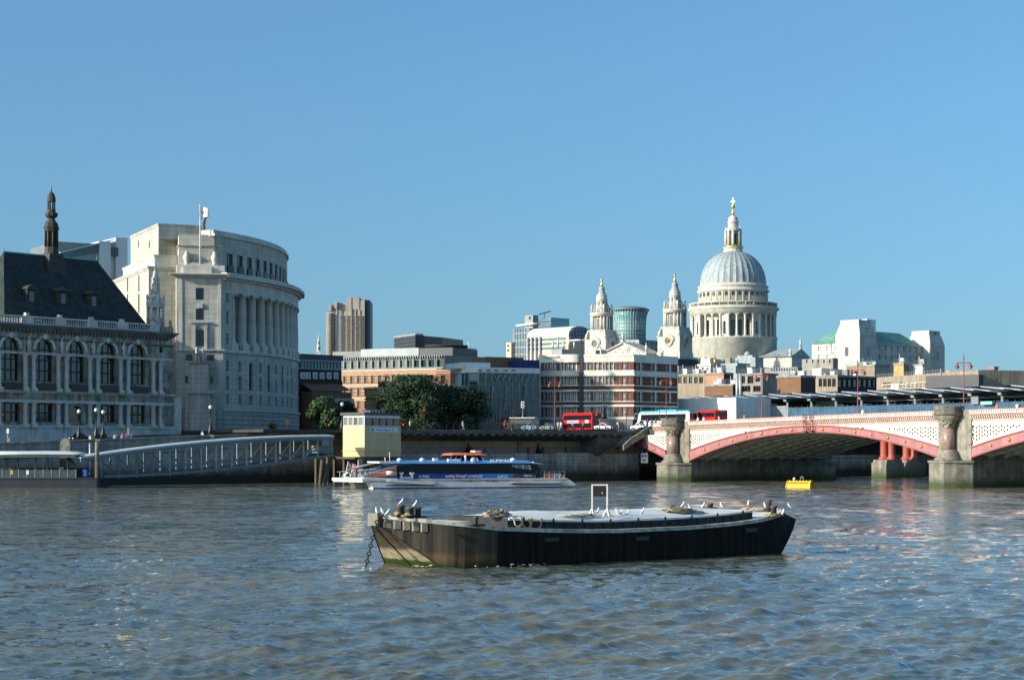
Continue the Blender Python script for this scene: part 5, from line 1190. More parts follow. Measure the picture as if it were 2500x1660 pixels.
def background_city():
 # glass blocks left of the cathedral
 T, fL, fR, ll, lr, zt = cblock('glass_block', 'pale blue glass office block with a diagonal steel brace, far beyond the brick building', 1255, 1289, 1330, 801, 870, 1150, 'glass_blue', z0=10)
 s = MB(); n = 5
 for i in range(n + 1): x = ll * i / n; s.bar((x, -.3, 10), (x, -.3, zt), .7 if i % 5 else 1.4)
 for j in range(5): zz = zt - 3 - j * 4.3; s.bar((0, -.3, zz), (ll, -.3, zz), .5)
 s.build('mullion', M['metal_pale'], T)
 TR = Matrix.Translation((ll, 0, 0)) @ Matrix.Rotation(fR.rot - fL.rot, 4, 'Z'); s = MB(); lb = fR.uu(1318)
 s.bar((0, -.5, 10), (0, -.5, zt), 1.4); s.bar((lb, -.5, 10), (lb, -.5, zt), 1.4); s.bar((0, -.6, zt - 16), (lb, -.6, zt - 1), .8); s.bar((lb, -.6, zt - 16), (0, -.6, zt - 1), .8); s.xf(TR); s.build('brace', M['metal_pale'], T)
 c = MB(); c.box(ll * .3, ll + 3, -2, 5, zt + 1.5, zt + 2.4); c.lathe([(.1, zt + 1), (4.5, zt + 1.6), (4.8, zt + 2.8), (4.2, zt + 3)], ll + 2, 2, 12); c.build('roof_dish', M['white'], T)
 cblock('stepped_block', 'small buff stepped office block far left of the glass offices', 1236, 1248, 1257, 836, 870, 1120, 'band_stone', [(1241, 6, 842, 847), (1241, 6, 853, 858)], z0=10)
 cblock('service_tower', 'pale grey windowless service tower rising behind the pale blue glass block', 1281, 1301, 1314, 769, 810, 1250, 'metal_grey', [(1294, 6, 773, 780)], z0=10)
 T, fL, fR, ll, lr, zt = cblock('dark_glass_tower', 'dark blue glass tower block behind the barrel roofed building', 1314, 1345, 1390, 775, 870, 1300, 'glass_blue', z0=10, mt2='glass_teal')
 s = MB()
 for j in range(7): s.box(-.1, ll + .1, -.25, -.02, zt - 3 - j * 4, zt - 2.3 - j * 4)
 s.build('floor_band', M['metal_dark'], T); s = MB(); s.tube([(3, 3, zt), (3, 3, zt + 4)], .4, 4); s.bar((-2, 3, zt + 3), (9, 3, zt + 4.6), .6); s.build('roof_crane', M['metal_dark'], T)
 # barrel-roofed building
 D = 1050; k = D / FP; c = Vector(((1388 - CXP) / FP * D, D)); fR = Fr(c, c + UR); fL = Fr(c - UL * 20, c); T = thing_fr('barrel_roofed_building', 'building with a white barrel vault and blue glass arched end, left of the cathedral towers', 'building', fR)
 lr = fR.uu(1444); z = lambda y: CAMZ + (HZ - y) * k; dep = 32
 # vault axis runs away to the left along -UL; build in right-face frame: x along the arched end, y into building is (-UR.y, UR.x)
 arch = [(lr / 2 + lr / 2 * math.cos(t), z(816) + (z(794) - z(816)) * math.sin(t)) for t in [math.pi * i / 16 for i in range(17)]]
 w = MB(); w.box(0, lr, 0.02, dep, 10, z(816)); w.build('wall', M['band_stone'], T)
 v = MB(); v.prism_y(arch[::-1], .0, dep); v.build('vault', M['white'], T)
 g = MB(); g.add([(lr / 2 + (x - lr / 2) * .93, -.3, z(816) + (zz - z(816)) * .93) for x, zz in arch], [tuple(range(17))]); g.quad((1, -.3, z(830)), (lr - 1, -.3, z(830)), (lr - 1, -.3, z(816.5)), (1, -.3, z(816.5))); g.build('arched_window', M['glass_blue'], T)
 s = MB()
 for i in range(1, 7): x = lr * i / 7; hh = math.sqrt(max(0, 1 - ((x - lr / 2) / (lr / 2)) ** 2)); s.bar((x, -.5, z(830)), (x, -.5, z(816) + (z(794) - z(816)) * hh * .95), .4)
 for y in (830, 823, 816, 808, 801): s.bar((lr * .08, -.5, z(y)), (lr * .92, -.5, z(y)), .4)
 s.build('mullion', M['metal_grey'], T)
 w = MB()
 for j in range(3): w.box(-.1, .2, 2, dep - 1, z(829 + j * 11), z(823 + j * 11))
 w.build('window_band', M['glass_blue'], T)
 p = MB()
 for i in range(4): y = dep - 1 - i * 3.2; p.tube([(-.8, y, 10), (-.8, y, z(818))], .7, 6)
 p.build('column', M['metal_pale'], T)
 cblock('pale_office', 'low pale concrete office with square windows under the round glass tower', 1528, 1560, 1607, 829, 870, 1000, 'metal_grey', [(x, 6, a, b) for x in (1538, 1548) for a, b in ((835, 843), (850, 858))], [(x, 6, a, b) for x in (1568, 1579, 1590, 1601) for a, b in ((835, 843), (850, 858))], z0=10)
 T, fL, fR, ll, lr, zt = cblock('grey_plant_block', 'grey plant block with ducts in front of the barrel roofed building', 1346, 1372, 1425, 852, 870, 900, 'metal_grey', z0=10)
 s = MB()
 for i in range(5): s.tube([(i * 3.5, 1, zt), (i * 3.5, 1, zt + 4 + 2 * (i % 2))], .5, 6)
 s.lathe([(.2, zt + 3), (7, zt + 3.4), (7, zt + 4.2), (.2, zt + 4.6)], ll + 8, 6, 14); s.build('roof_duct', M['metal_pale'], T)
 # roofs right of the brick corner building
 T, fL, fR, ll, lr, zt = cblock('slate_roofed_house', 'grey slate roofed house with white dormers left of the white cupola building', 1650, 1656, 1712, 893, 960, 640, 'metal_grey', z0=8)
 TR = Matrix.Translation((ll, 0, 0)) @ Matrix.Rotation(fR.rot - fL.rot, 4, 'Z'); r = MB(); r.prism_x([(0, zt), (10, zt), (8, zt + 2.6), (2, zt + 2.6)], 0, lr); r.xf(TR); r.build('roof', M['slate'], T)
 for px in (1664, 1675, 1686, 1697): p = TR @ Vector((fR.uu(px), -.05, zt - 2.6)); window(T, 0, 0, 1.0, 2.0, 0, 1, 2, False, 'win_dark', 'frame_white', .3, rz=fR.rot - fL.rot, loc=p)
 T, fL, fR, ll, lr, zt = cblock('stone_pavilion', 'small ornate cream stone rooftop pavilion with a gilded finial', 1706, 1735, 1746, 893, 930, 620, 'portland_plain', [(1716, 4, 897, 903), (1727, 4, 897, 903)], z0=8)
 s = MB(); s.box(-.4, ll + .4, -.4, 3, zt, zt + .7); s.box(ll * .1, ll * .9, .3, 3, zt + .7, zt + 2.6); s.build('parapet', M['portland_plain'], T)
 s = MB(); s.tube([(ll + 1, 1, zt), (ll + 1, 1, zt + 2.8)], .45, 6); s.build('gilded_finial', M['gold'], T); s = MB(); s.tube([(ll + 1, 1, zt + 2.8), (ll + 1, 1, zt + 6)], .12, 5); s.build('pole', M['steel'], T)
 cblock('grey_roof_block', 'plain grey metal clad roof block in front of the cathedral base', 1760, 1800, 1832, 886, 910, 700, 'metal_grey', z0=8)
 cblock('long_grey_roof', 'long low grey clad roof block below the cathedral nave', 1790, 1796, 1880, 893, 912, 660, 'metal_grey', z0=8)
 cblock('chimney_block', 'pale square chimney block standing on the roofs left of the dome base', 1712, 1720, 1726, 872, 890, 700, 'band_stone', z0=8)
 cblock('white_chimney', 'broad white chimney block on the roofs below the dome', 1771, 1783, 1787, 873, 890, 720, 'concrete', z0=8)
 T, fL, fR, ll, lr, zt = cblock('arcaded_attic', 'white attic storey with a row of round topped openings', 1862, 1944, 1985, 896, 915, 600, 'roof_grey', [(1884 + 6.3 * i, 3.6, 899, 905) for i in range(10)], [(1951 + 5.5 * i, 3, 898, 904) for i in range(6)], z0=8, fw=0)
 cblock('plain_render_house', 'plain cream rendered house with a hipped roof below the copper roofed block', 1958, 2034, 2046, 874, 905, 585, 'concrete', [(1970 + 14 * i, 4, 878, 886) for i in range(5)], z0=8)
 T, fL, fR, ll, lr, zt = cblock('white_plant_cabin', 'white and grey plant cabin on the flat roofs below the copper roofed block', 1984, 2005, 2056, 899, 915, 540, 'metal_pale', z0=8)
 # flat-roofed concrete and brick offices behind the station
 def slab(name, label, pl, pc, pr, y0, y1, D, mt, hl=(), hr=(), **k):
  T, fL, fR, ll, lr, zt = cblock(name, label, pl, pc, pr, y0, y1, D, mt, hl, hr, **k)
  p = MB(); p.box(-.15, ll + .15, -.2, lr, zt + .002, zt + .5); p.build('roof_edge', M['concrete'], T); rg = random.Random(int(pl)); c = MB()
  for i in range(int(ll / 1.2) + 1): c.bar((i * 1.2, .2, zt + .5), (i * 1.2, .2, zt + 1.5), .05)
  for h in (1.0, 1.5): c.bar((0, .2, zt + h), (ll, .2, zt + h), .05); c.bar((ll, .2, zt + h), (ll, lr, zt + h), .05)
  c.build('roof_rail', M['steel'], T)
  for i in range(4): x, y, w, h = rg.uniform(.5, max(.6, ll - 2)), rg.uniform(1.5, max(2, lr - 2)), rg.uniform(.6, 1.8), rg.uniform(.5, 1.5); c = MB(); c.box(x, x + w, y, y + 1, zt + .503, zt + .5 + h); c.tube([(x, y, zt + .5), (x, y, zt + 1.6 + h)], .06, 4); c.build('roof_unit', M[rg.choice(('metal_pale', 'metal_grey', 'concrete', 'white'))], T)
  return T, fL, fR, ll, lr, zt
 slab('windowed_flat_office', 'buff flat roofed office with tall bronze windows left of the salmon cabin', 1650, 1724, 1730, 916, 960, 470, 'concrete_buff', [(1660 + 13 * i, 9, 920, 936) for i in range(5)], gm='win_mid', nx=2, fw=.2)
 slab('salmon_cabin', 'salmon orange rooftop cabin on the brown brick office', 1724, 1767, 1790, 914, 938, 455, 'brick_salmon', mt2='brick_dark_and_shade')  # side wall darkened: its shade is put into the colour
 slab('brown_brick_office', 'low brown brick office block under the salmon cabin', 1720, 1789, 1800, 942, 965, 440, 'brick_brown', mt2='brick_dark_and_shade')  # darker right side, shade painted in by material
 T = empty('steel_flue', 'pair of tall shiny steel flues rising behind the station roof', 'flue', P(1803, 965, 430)); 
 b = MB(); 
 for d in (-.35, .4): b.tube([(d, 0, -2), (d, 0, 5.0)], .3, 10)
 b.build('pipe', M['metal_pale'], T)
 slab('balcony_office', 'dark windowed flat office with a pale balcony behind the station roof', 1800, 1862, 1900, 915, 965, 470, 'concrete', [(1812, 14, 918, 936), (1832, 14, 918, 936), (1850, 12, 922, 932), (1820, 24, 942, 956), (1848, 18, 942, 956)], nx=3)
 slab('brown_brick_block', 'brown brick block with a dark shaded side behind the middle of the station roof', 1897, 1955, 1991, 921, 965, 430, 'brick_brown', mt2='brick_dark_and_shade')  # dark side material carries the shade of the right face
 slab('buff_window_office', 'flat office with a row of dark bronze windows right of the brown brick block', 1990, 2045, 2140, 920, 965, 450, 'concrete_buff', [(2003 + 11 * i, 9, 924, 944) for i in range(4)], [(2052 + 12.2 * i, 10, 926, 945) for i in range(8)], gm='win_mid', fm='frame_dark', fw=.2, mt2='brick_dark_and_shade')  # right face in shade, painted by a darker wall colour
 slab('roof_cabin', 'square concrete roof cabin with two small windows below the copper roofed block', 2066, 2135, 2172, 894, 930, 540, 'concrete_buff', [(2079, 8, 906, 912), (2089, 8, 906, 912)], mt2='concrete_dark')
 slab('olive_roof_cabin', 'olive green metal roof cabin left of the white one', 2182, 2206, 2219, 890, 925, 520, 'brick_yellow', mt2='metal_dark')  # dark side colour stands in for shade on the right face
 slab('white_roof_cabin', 'plain white roof cabin on the long buff office', 2230, 2252, 2258, 893, 925, 520, 'white')
 f = Fr.px(2135, 520, 2389, 470); wn_ = [(2161 + 0, 9), (2171, 9), (2200, 8), (2209, 5), (2220, 8), (2229, 5), (2241, 8), (2250, 5), (2262, 6), (2272, 8), (2290, 8), (2316, 7), (2326, 7), (2337, 9), (2349, 9)]
 T, zt = bld('long_buff_office', 'long low buff concrete office with one strip of windows behind the right of the station', f, 16, 913, 'concrete_buff', [(x, w, 933, 946) for x, w in wn_], fw=.14)
 w = MB()
 for a, b in ((2154, 2357),): w.box(f.uu(a), f.uu(b), -.12, -.02, f.z(933, 30), f.z(931.5, 30)); w.box(f.uu(a), f.uu(b), -.3, 0, f.z(949, 30), f.z(947, 30))
 for x in (2180, 2190): w.box(f.uu(x - 4), f.uu(x + 4), -.1, -.02, f.z(946, 25), f.z(933, 25))
 w.build('window_trim', M['cream_paint'], T)
 b = MB(); b.box(f.uu(2298), f.uu(2300), -.3, .2, 8, zt + 1); b.build('downpipe', M['concrete'], T)
 r = MB()
 for i in range(40): x = f.L * i / 39; r.bar((x, .6, zt), (x, .6, zt + .9), .05)
 for h in (.5, .9): r.bar((0, .6, zt + h), (f.L, .6, zt + h), .05)
 r.build('roof_rail', M['steel'], T)
 f2 = Fr.px(2389.5, 468, 2530, 500); T, zt = bld('dark_gabled_office', 'dark shaded office with a railed roof at the right edge behind the station', f2, 14, 920, 'metal_dark', [(x, 10, 934, 944) for x in (2405, 2425, 2445, 2465)])
 r = MB()
 for i in range(24): x = f2.L * i / 23; r.bar((x, .3, zt), (x, .3, zt + 1.0), .05)
 for h in (.5, 1.0): r.bar((0, .3, zt + h), (f2.L, .3, zt + h), .05)
 r.build('roof_rail', M['steel'], T); b = MB(); pbox(b, f2, 2420, 2540, 4, 12, 908, 921); b.build('roof', M['brick_brown'], T)
 b = MB(); u = f2.uu(2432, 5); zz = f2.z(907, u, 5); b.prism_y([(u - 1.2, zz), (u + .8, zz), (u + 2.0, zz + 1.3), (u - 1.4, zz + 1.3)], 5, 7); b.build('roof_lookout', M['concrete'], T)
 b = MB(); pbox(b, f2, 2480, 2500, -2, 1, 936, 944); b.build('roof_cabin', M['band_stone'], T)
 f3 = Fr.px(2318, 540, 2352, 540); T, zt = bld('white_roof_tank', 'long pale water tank lying on the roof left of the tallest red lamp', f3, 4, 904, 'metal_pale', z0=26)
background_city()
# ================================================================ pink iron road bridge
M['pink'] = mat('pale_pink_paint', (.64, .34, .295), .5, .14, .5, streak=.14)
M['rose'] = mat('deep_rose_paint', (.40, .165, .175), .5, .2, .5, streak=.16)
M['maroon'] = mat('maroon_paint', (.28, .08, .07), .55, .2, .6)
M['bridge_white'] = mat('bridge_white_paint', (.74, .70, .58), .5, .14, .5, streak=.16)
M['rib_grey'] = mat('grey_green_soffit_paint', (.50, .49, .41), .7, .35, .7)
M['red_granite'] = mat('polished_red_granite', (.33, .225, .185), .3, .3, 2.5)
M['pier_stone'] = mat('pier_stone', (.29, .265, .21), .85, .45, .7, streak=.4, bump=.05, bscale=1.5)
M['pier_tide'] = tidal('weedy_pier_stone', M['pier_stone'], .5, 1.7, (.055, .07, .022))
BF = Fr((28.0, 328), (63.7, 275))
def quadfit(p):
 A = np.array([[u * u, u, 1] for u, _ in p]); c = np.linalg.solve(A, np.array([z for _, z in p])); return lambda u: float(c[0] * u * u + c[1] * u + c[2])
def bpt(px, py, v=0): u = BF.uu(px, v); return (u, BF.z(py, u, v))
ZT = quadfit([bpt(1687, 1028.6, -.5), bpt(2281, 1003.4, -.5), bpt(2500, 996, -.5)])
def bridge():
 T = thing_fr('road_bridge', 'pink and white iron arch road bridge on stone piers with gilt bosses', 'bridge', BF)
 W_ = 32.0
 arcs = []
 i1 = quadfit([bpt(1691, 1123.5), bpt(1978, 1056), bpt(2279, 1112)]); e1 = quadfit([bpt(1687, 1098), bpt(1990, 1038), bpt(2296, 1089)])
 uL, uR = BF.uu(1687), BF.uu(2296); arcs.append((uL, uR, i1, e1, False))
 w2 = BF.uu(2375); zi, ze = bpt(2377, 1118)[1], bpt(2372, 1090)[1]
 q = BF.uu(2500); zi2, ze2 = bpt(2500, 1079)[1], bpt(2500, 1050)[1]; ap = w2 + (uR - uL)
 i2 = quadfit([(w2, zi), (q, zi2), (ap, zi + .5)]); e2 = quadfit([(w2, ze), (q, ze2), (ap, ze + .5)]); arcs.append((w2, ap, i2, e2, False))
 ua, ub = -25.5, BF.uu(1628); za = bpt(1624, 1119)[1]; zb = bpt(1572, 1092)[1]; zc = bpt(1624, 1099)[1]; zd = bpt(1572, 1073)[1]; um = BF.uu(1572)
 i0 = quadfit([(ub, za), (um, zb), (-40, za)]); e0 = quadfit([(ub, zc), (um, zd), (-40, zc)]); arcs.append((ua, ub, i0, e0, True))
 def z_top(u): return ZT(u)
 for k, (a, b, fi, fe, left) in enumerate(arcs):
  n = 40; us = [a + (b - a) * i / n for i in range(n + 1)]
  def ribmesh(v0, v1, mi=0):
   m = MB(); m.loft([[(u, v0, fi(u)), (u, v0, fe(u)), (u, v1, fe(u)), (u, v1, fi(u))] for u in us]); return m
  ribmesh(-.32, .3).build('arch_rib', M['rose'], T)
  m = MB()
  for f_, o in ((fi, .0), (fe, -.22)): m.loft([[(u, -.46, f_(u) + o), (u, -.46, f_(u) + o + .2), (u, -.315, f_(u) + o + .2), (u, -.315, f_(u) + o)] for u in us])
  m.build('rib_flange', M['maroon'], T)
  for j in range(1, 10): ribmesh(j * 3.4 - .22, j * 3.4 + .22).build('inner_rib', M['rib_grey'], T)
  m = MB(); n2 = int((b - a) / 1.9)
  for j in range(0, 9):
   for i in range(n2):
    u = a + (b - a) * (i + .5 + .25 * (j % 2)) / n2; s = (fi(u + .1) - fi(u - .1)) / .2; u2 = u + 1.1
    z0, z1 = fi(u) + .38, fi(u2) + .38; v0, v1 = j * 3.4 + .24, (j + 1) * 3.4 - .24
    m.add([(u, v0, z0), (u2, v0, z1), (u2, v1, z1), (u, v1, z0), (u, v0, z0 + .25), (u2, v0, z1 + .25), (u2, v1, z1 + .25), (u, v1, z0 + .25)], [(0, 3, 2, 1), (4, 5, 6, 7), (0, 1, 5, 4), (1, 2, 6, 5), (2, 3, 7, 6), (3, 0, 4, 7)])
    if u < (a + b) / 2 + 99: m.box(u + .45, u + .6, v0, v1, fi(u) + .1, fe(u) + .5)
  m.build('soffit_bracing', M['rib_grey'], T)
  m = MB(); m.loft([[(u, .32, fe(u) + .35), (u, W_, fe(u) + .35)] for u in us], closed=False); m.build('soffit_plate', M['rib_grey'], T)
  # lattice spandrels
  cw, ch = .52, .56; zl = lambda u: z_top(u) - 2.02
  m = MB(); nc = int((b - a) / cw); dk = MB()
  for i in range(nc):
   u0, u1 = a + (b - a) * i / nc, a + (b - a) * (i + 1) / nc; um_ = (u0 + u1) / 2; top = min(zl(u0), zl(u1)); bot = max(fe(u0), fe(u1))
   if left and um_ < BF.uu(1548): continue
   m.quad((u0, -.1, top), (u1, -.1, top), (u1, -.1, max(zl(u1), top)), (u0, -.1, max(zl(u0), top))) if zl(u0) > top or zl(u1) > top else None
   z = top - (ch / 2 if i % 2 else .08)
   if z > bot and z < top: m.quad((u0, -.1, z), (u1, -.1, z), (u1, -.1, top), (u0, -.1, top))
   z = min(z, top); any_ = False
   while z - ch > bot + .28:
    z0 = z - ch; zm = z0 + ch * .5; p = [(um_, zm + ch * .46), (um_ - cw * .36, zm - ch * .2), (um_, zm - ch * .42), (um_ + cw * .36, zm - ch * .18)]
    c = [(u0, z), (u0, z0), (u1, z0), (u1, z)]; V = [(x, -.1, y) for x, y in c] + [(x, -.1, y) for x, y in p] + [(x, .12, y) for x, y in p]
    m.add(V, [(0, 1, 5, 4), (1, 2, 6), (1, 6, 5), (2, 3, 7), (2, 7, 6), (3, 0, 4, 7), (4, 5, 9, 8), (5, 6, 10, 9), (6, 7, 11, 10), (7, 4, 8, 11)]); z = z0; any_ = True
   if z > min(fe(u0), fe(u1)): m.quad((u0, -.1, min(z, fe(u0) - .02) if z < fe(u0) else fe(u0) - .02), (u1, -.1, fe(u1) - .02 if fe(u1) < z else z - .001), (u1, -.1, z), (u0, -.1, z))
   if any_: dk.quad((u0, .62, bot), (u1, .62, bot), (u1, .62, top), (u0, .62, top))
  m.build('lattice_spandrel', M['bridge_white'], T); dk.build('spandrel_shade_sheet', M['grimy_and_shade'], T)  # dark sheet added for the shade of the cavity behind the lattice
  # bands, dentils, parapet
  if left: us2 = [BF.uu(1600, 0), ub]
  else: us2 = us[::4]
  def band(mb, z0, z1, v0, v1=.5): mb.loft([[(u, v0, z_top(u) + z0), (u, v0, z_top(u) + z1), (u, v1, z_top(u) + z1), (u, v1, z_top(u) + z0)] for u in us2])
  m = MB(); band(m, -2.04, -1.66, -.16); m.build('white_band', M['bridge_white'], T)
  m = MB(); band(m, -1.66, -1.3, -.2); m.build('pink_band', M['pink'], T)
  m = MB(); band(m, -1.3, -.8, -.24); m.build('frieze', M['maroon'], T)
  m = MB(); band(m, -.8, -.56, -.7); m.build('moulding', M['rose'], T)
  L = us2[-1] - us2[0]; nd = int(L / .42); m = MB()
  for i in range(nd): u = us2[0] + L * i / nd; z = z_top(u); m.prism_x([(-.68, z - .81), (-.25, z - .81), (-.25, z - 1.28), (-.42, z - 1.24)], u, u + .2)
  m.build('dentil_course', M['bridge_white'], T)
  m = MB(); np_ = int(L / .32)
  for i in range(np_): u = us2[0] + L * i / np_; z = z_top(u); m.box(u, u + .17, -.6, -.5, z - .5, z - .06)
  band(m, -.56, -.49, -.66, -.44); m.build('parapet', M['bridge_white'], T)
  m = MB(); band(m, -.08, .03, -.68, -.42); m.build('hand_rail', M['pink'], T)
  # bosses
  if k == 0: pxs = [(1724, 1), (1758.4, 0), (1792, 1), (1827.5, 0), (1863, 1), (1900, 0), (1936.8, 1), (1976, 0), (2012.7, 1), (2053, 0), (2092, 1), (2132, 0), (2172.5, 1), (2214, 0), (2254, 1)]
  elif k == 1: pxs = [(2424, 0), (2468, 1), (2515, 0), (2562, 1)]
  else: pxs = [(1601, 1)]
  for px, big in pxs:
   u = BF.uu(px); z = (fi(u) + fe(u)) / 2; r = .30 if big else .22; g = MB(); g.lathe([(r, 0), (r, .07), (r * .7, .09), (r * .6, .2), (r * .2, .26)], n=12)
   g.xf(Matrix.Translation((u, -.32, z)) @ Matrix.Rotation(R(90), 4, 'X')); g.build('gilt_boss', M['gold'], T)
  # deck and the far face
  m = MB(); d2 = us[::8]; m.loft([[(u, .31, z_top(u) - 1.9), (u, .31, z_top(u) - .95), (u, W_, z_top(u) - .95), (u, W_, z_top(u) - 1.9)] for u in d2]); m.build('deck', M['asphalt'], T)
 # piers
 for px, ys, uu0, uu1 in ((1643, (1021, 1041, 1063, 1107.5, 1127), BF.uu(1630), BF.uu(1687)), (2315, (991.7, 1015.5, 1044.5, 1098, 1121), BF.uu(2292), BF.uu(2376))):
  v = -1.1; u = BF.uu(px, v); z = [BF.z(y, u, v) for y in ys]
  b = MB(); c_ = (uu0 + uu1) / 2; hw = (uu1 - uu0) / 2
  base = [(u - hw - .5, 34), (u - hw - .5, 0), (u - 2.6, -2.2), (u - 1.5, -3.5), (u, -4.0), (u + 1.5, -3.5), (u + 2.6, -2.2), (u + hw + .5, 0), (u + hw + .5, 34)]
  b.prism(base, -2.5, z[4] - .5, top=[(x - (x - u) * .03, y) for x, y in base]); b.prism([(x + (.12 if x > u else -.12), y - .12) for x, y in base], z[4] - .5, z[4] - .15); b.build('pier_base', M['pier_tide'], T)
  b = MB(); b.prism([(uu0, .0), (uu1, .0), (uu1 + .0, 33), (uu0, 33)], z[4] - .15, ZT(u) - 1.9); b.box(uu0 + .25, uu1 - .1, -.35, 0, z[4] - .15, z[0] - .6); b.prism([(uu0 + .4, -.3), (uu1 - .2, -.3), (uu1 - .2, 2.4), (uu0 + .4, 2.4)], ZT(u) - 1.9, z[0] - .5)
  for kk in range(7): zz = z[4] + (z[0] - z[4]) * kk / 7; b.box(uu1 - .5, uu1 + .03, -.42, 1, zz, zz + .55)
  b.build('pier_wall', M['pier_stone'], T)
  oc = dict(n=8, ph=R(22.5), smooth=False)
  b = MB(); b.lathe([(2.0, z[4] - .15), (2.0, z[4] + .15), (1.7, z[4] + .2), (1.55, z[3] - .55), (1.3, z[3] - .3), (1.35, z[3] - .15), (1.02, z[3])], u, v, 16); b.build('column_base', M['pier_stone'], T)
  b = MB(); b.lathe([(.95, z[3]), (.92, z[2])], u, v, 20); b.build('column_shaft', M['red_granite'], T)
  b = MB(); hc = z[1] - z[2]; b.lathe([(1.02, z[2]), (1.08, z[2] + .1), (.95, z[2] + .18), (1.05, z[2] + hc * .45), (1.75, z[2] + hc * .8), (1.85, z[1])], u, v, 16)
  rg = random.Random(int(px))
  for i in range(44): a = rg.uniform(0, 6.283); t = rg.random(); r_ = 1.02 + .6 * t * t; b.ell((u + r_ * math.cos(a), v + r_ * math.sin(a), z[2] + hc * (.2 + .6 * t)), .2, .2, rg.uniform(.14, .3), 6, 4)
  b.build('carved_capital', M['pier_stone'], T)
  b = MB(); hp = z[0] - z[1]; b.lathe([(1.85, z[1]), (2.25, z[1] + hp * .12), (2.3, z[1] + hp * .2), (2.1, z[1] + hp * .22), (2.1, z[1] + hp * .86), (2.3, z[1] + hp * .88), (2.3, z[0]), (1.7, z[0])], u, v, **oc); PB = b.build('refuge_parapet', M['pier_stone'], T)
  for i in range(8): 
   a = i * math.pi / 4; ca, sa = math.cos(a), math.sin(a)
   if sa > .3: continue
   h = MB()
   for d in (-.55, -.18, .18, .55): h.box(d - .12, d + .12, -.03, .03, z[1] + hp * .42, z[1] + hp * .7)
   for d in [q * .18 for q in range(-4, 5)]: h.box(d - .05, d + .05, -.16, .0, z[1] + hp * .24, z[1] + hp * .32, 1)
   h.xf(Matrix.Translation((u + 1.96 * ca, v + 1.96 * sa, 0)) @ Matrix.Rotation(a + math.pi / 2, 4, 'Z')); h.build('parapet_tracery', [M['grimy_and_shade'], M['pier_stone']], PB)
 return T
bridge()
def bridge_extras():
 u = BF.uu(1581, .2); T = empty('navigation_sign', 'white square board with three red discs hanging under the bridge arch', 'sign', (*BF.w(u, -.5), BF.z(1130, u)), R(-25)); k = BF.D(u) / FP
 b = MB(); b.box(-9 * k, 9 * k, -.06, .06, 0, 24 * k); b.build('board', M['white'], T)
 for x, z in ((-4, 17.5), (4, 17.5), (0, 7)):
  d = MB(); d.lathe([(2.9 * k, 0), (2.9 * k, .05), (.01, .06)], n=16); d.xf(Matrix.Translation((x * k, -.06, z * k)) @ Matrix.Rotation(R(90), 4, 'X')); d.build('red_disc', M['bus_red'], T)
 b = MB(); 
 for x in (-6, 6): b.tube([(x * k, 0, 24 * k), (x * k, .6, 40 * k)], .05, 4)
 b.build('hanger', M['steel'], T)
 u = BF.uu(1973, -.8); T = empty('hanging_ladder_frame', 'dark red iron frame hooked over the bridge parapet and hanging down the rose arch', 'frame', (*BF.w(u, -.9), 0), BF.rot); Z = lambda y: BF.z(y, u, -.9); b = MB()
 for x in (-1.1, -.55, .4, 1.0):
  b.tube([(x, .5, Z(1014)), (x, .1, Z(1013)), (x, 0, Z(1018)), (x + .15, .1, Z(1052))], .06, 5)
 for y in (1019, 1026, 1035, 1044): b.bar((-1.1, 0, Z(y)), (-.45, 0, Z(y)), .07); b.bar((.4, 0, Z(y)), (1.05, 0, Z(y)), .07)
 b.build('frame', M['maroon'], T); b = MB(); b.box(-1.2, -.3, -.1, .25, Z(1054), Z(1052)); b.build('foot', M['black_iron'], T); b = MB(); b.box(.4, 1.2, -.1, .25, Z(1053), Z(1050)); b.build('foot', M['black_iron'], T)
M['bus_red'] = mat('bus_red', (.55, .02, .018), .3, .08, .5)
bridge_extras()

# ================================================================ old railway piers, station
M['column_red'] = mat('iron_column_red', (.42, .085, .055), .55, .22, .6, streak=.2)
M['weedy'] = tidal('weedy_footing', M['pier_stone'], .2, 2.2, (.05, .08, .015))
def red_columns():
 for i, (xs, D, lab) in enumerate((((2158, 2178), 368, 'pair of bright red iron columns on a weedy stone footing, seen under the pink arch'), ((2213, 2233), 374, 'shaded dark red column pair on a stone footing, just left of the big stone pier'))):
  c = P((xs[0] + xs[1]) / 2, 1165, D); k = D / FP; T = empty('column_pair', lab, 'columns', (c.x, c.y, 0), BF.rot); z = lambda y: CAMZ + (HZ - y) * k
  for j, px in enumerate(xs):
   x = (px - (xs[0] + xs[1]) / 2) * k * 1.25; r = (10 if j == 0 else 8.5) * k
   b = MB(); b.lathe([(r * 1.5, z(1122)), (r * 1.5, z(1119)), (r * 1.05, z(1114)), (r, z(1110)), (r, 9), (r * 1.3, 9.4), (r * 1.3, 9.9)], x, 0, 18); b.build('iron_column', M['column_red'], T)
  b = MB(); b.box(-26 * k, 24 * k, -2.4, 2.4, -2, z(1129)); b.box(-24 * k, 22 * k, -2.1, 2.1, z(1129), z(1122)); b.build('footing', M['weedy'], T)
red_columns()
SF = Fr(BF.w(-95, 72), BF.w(40, 72))
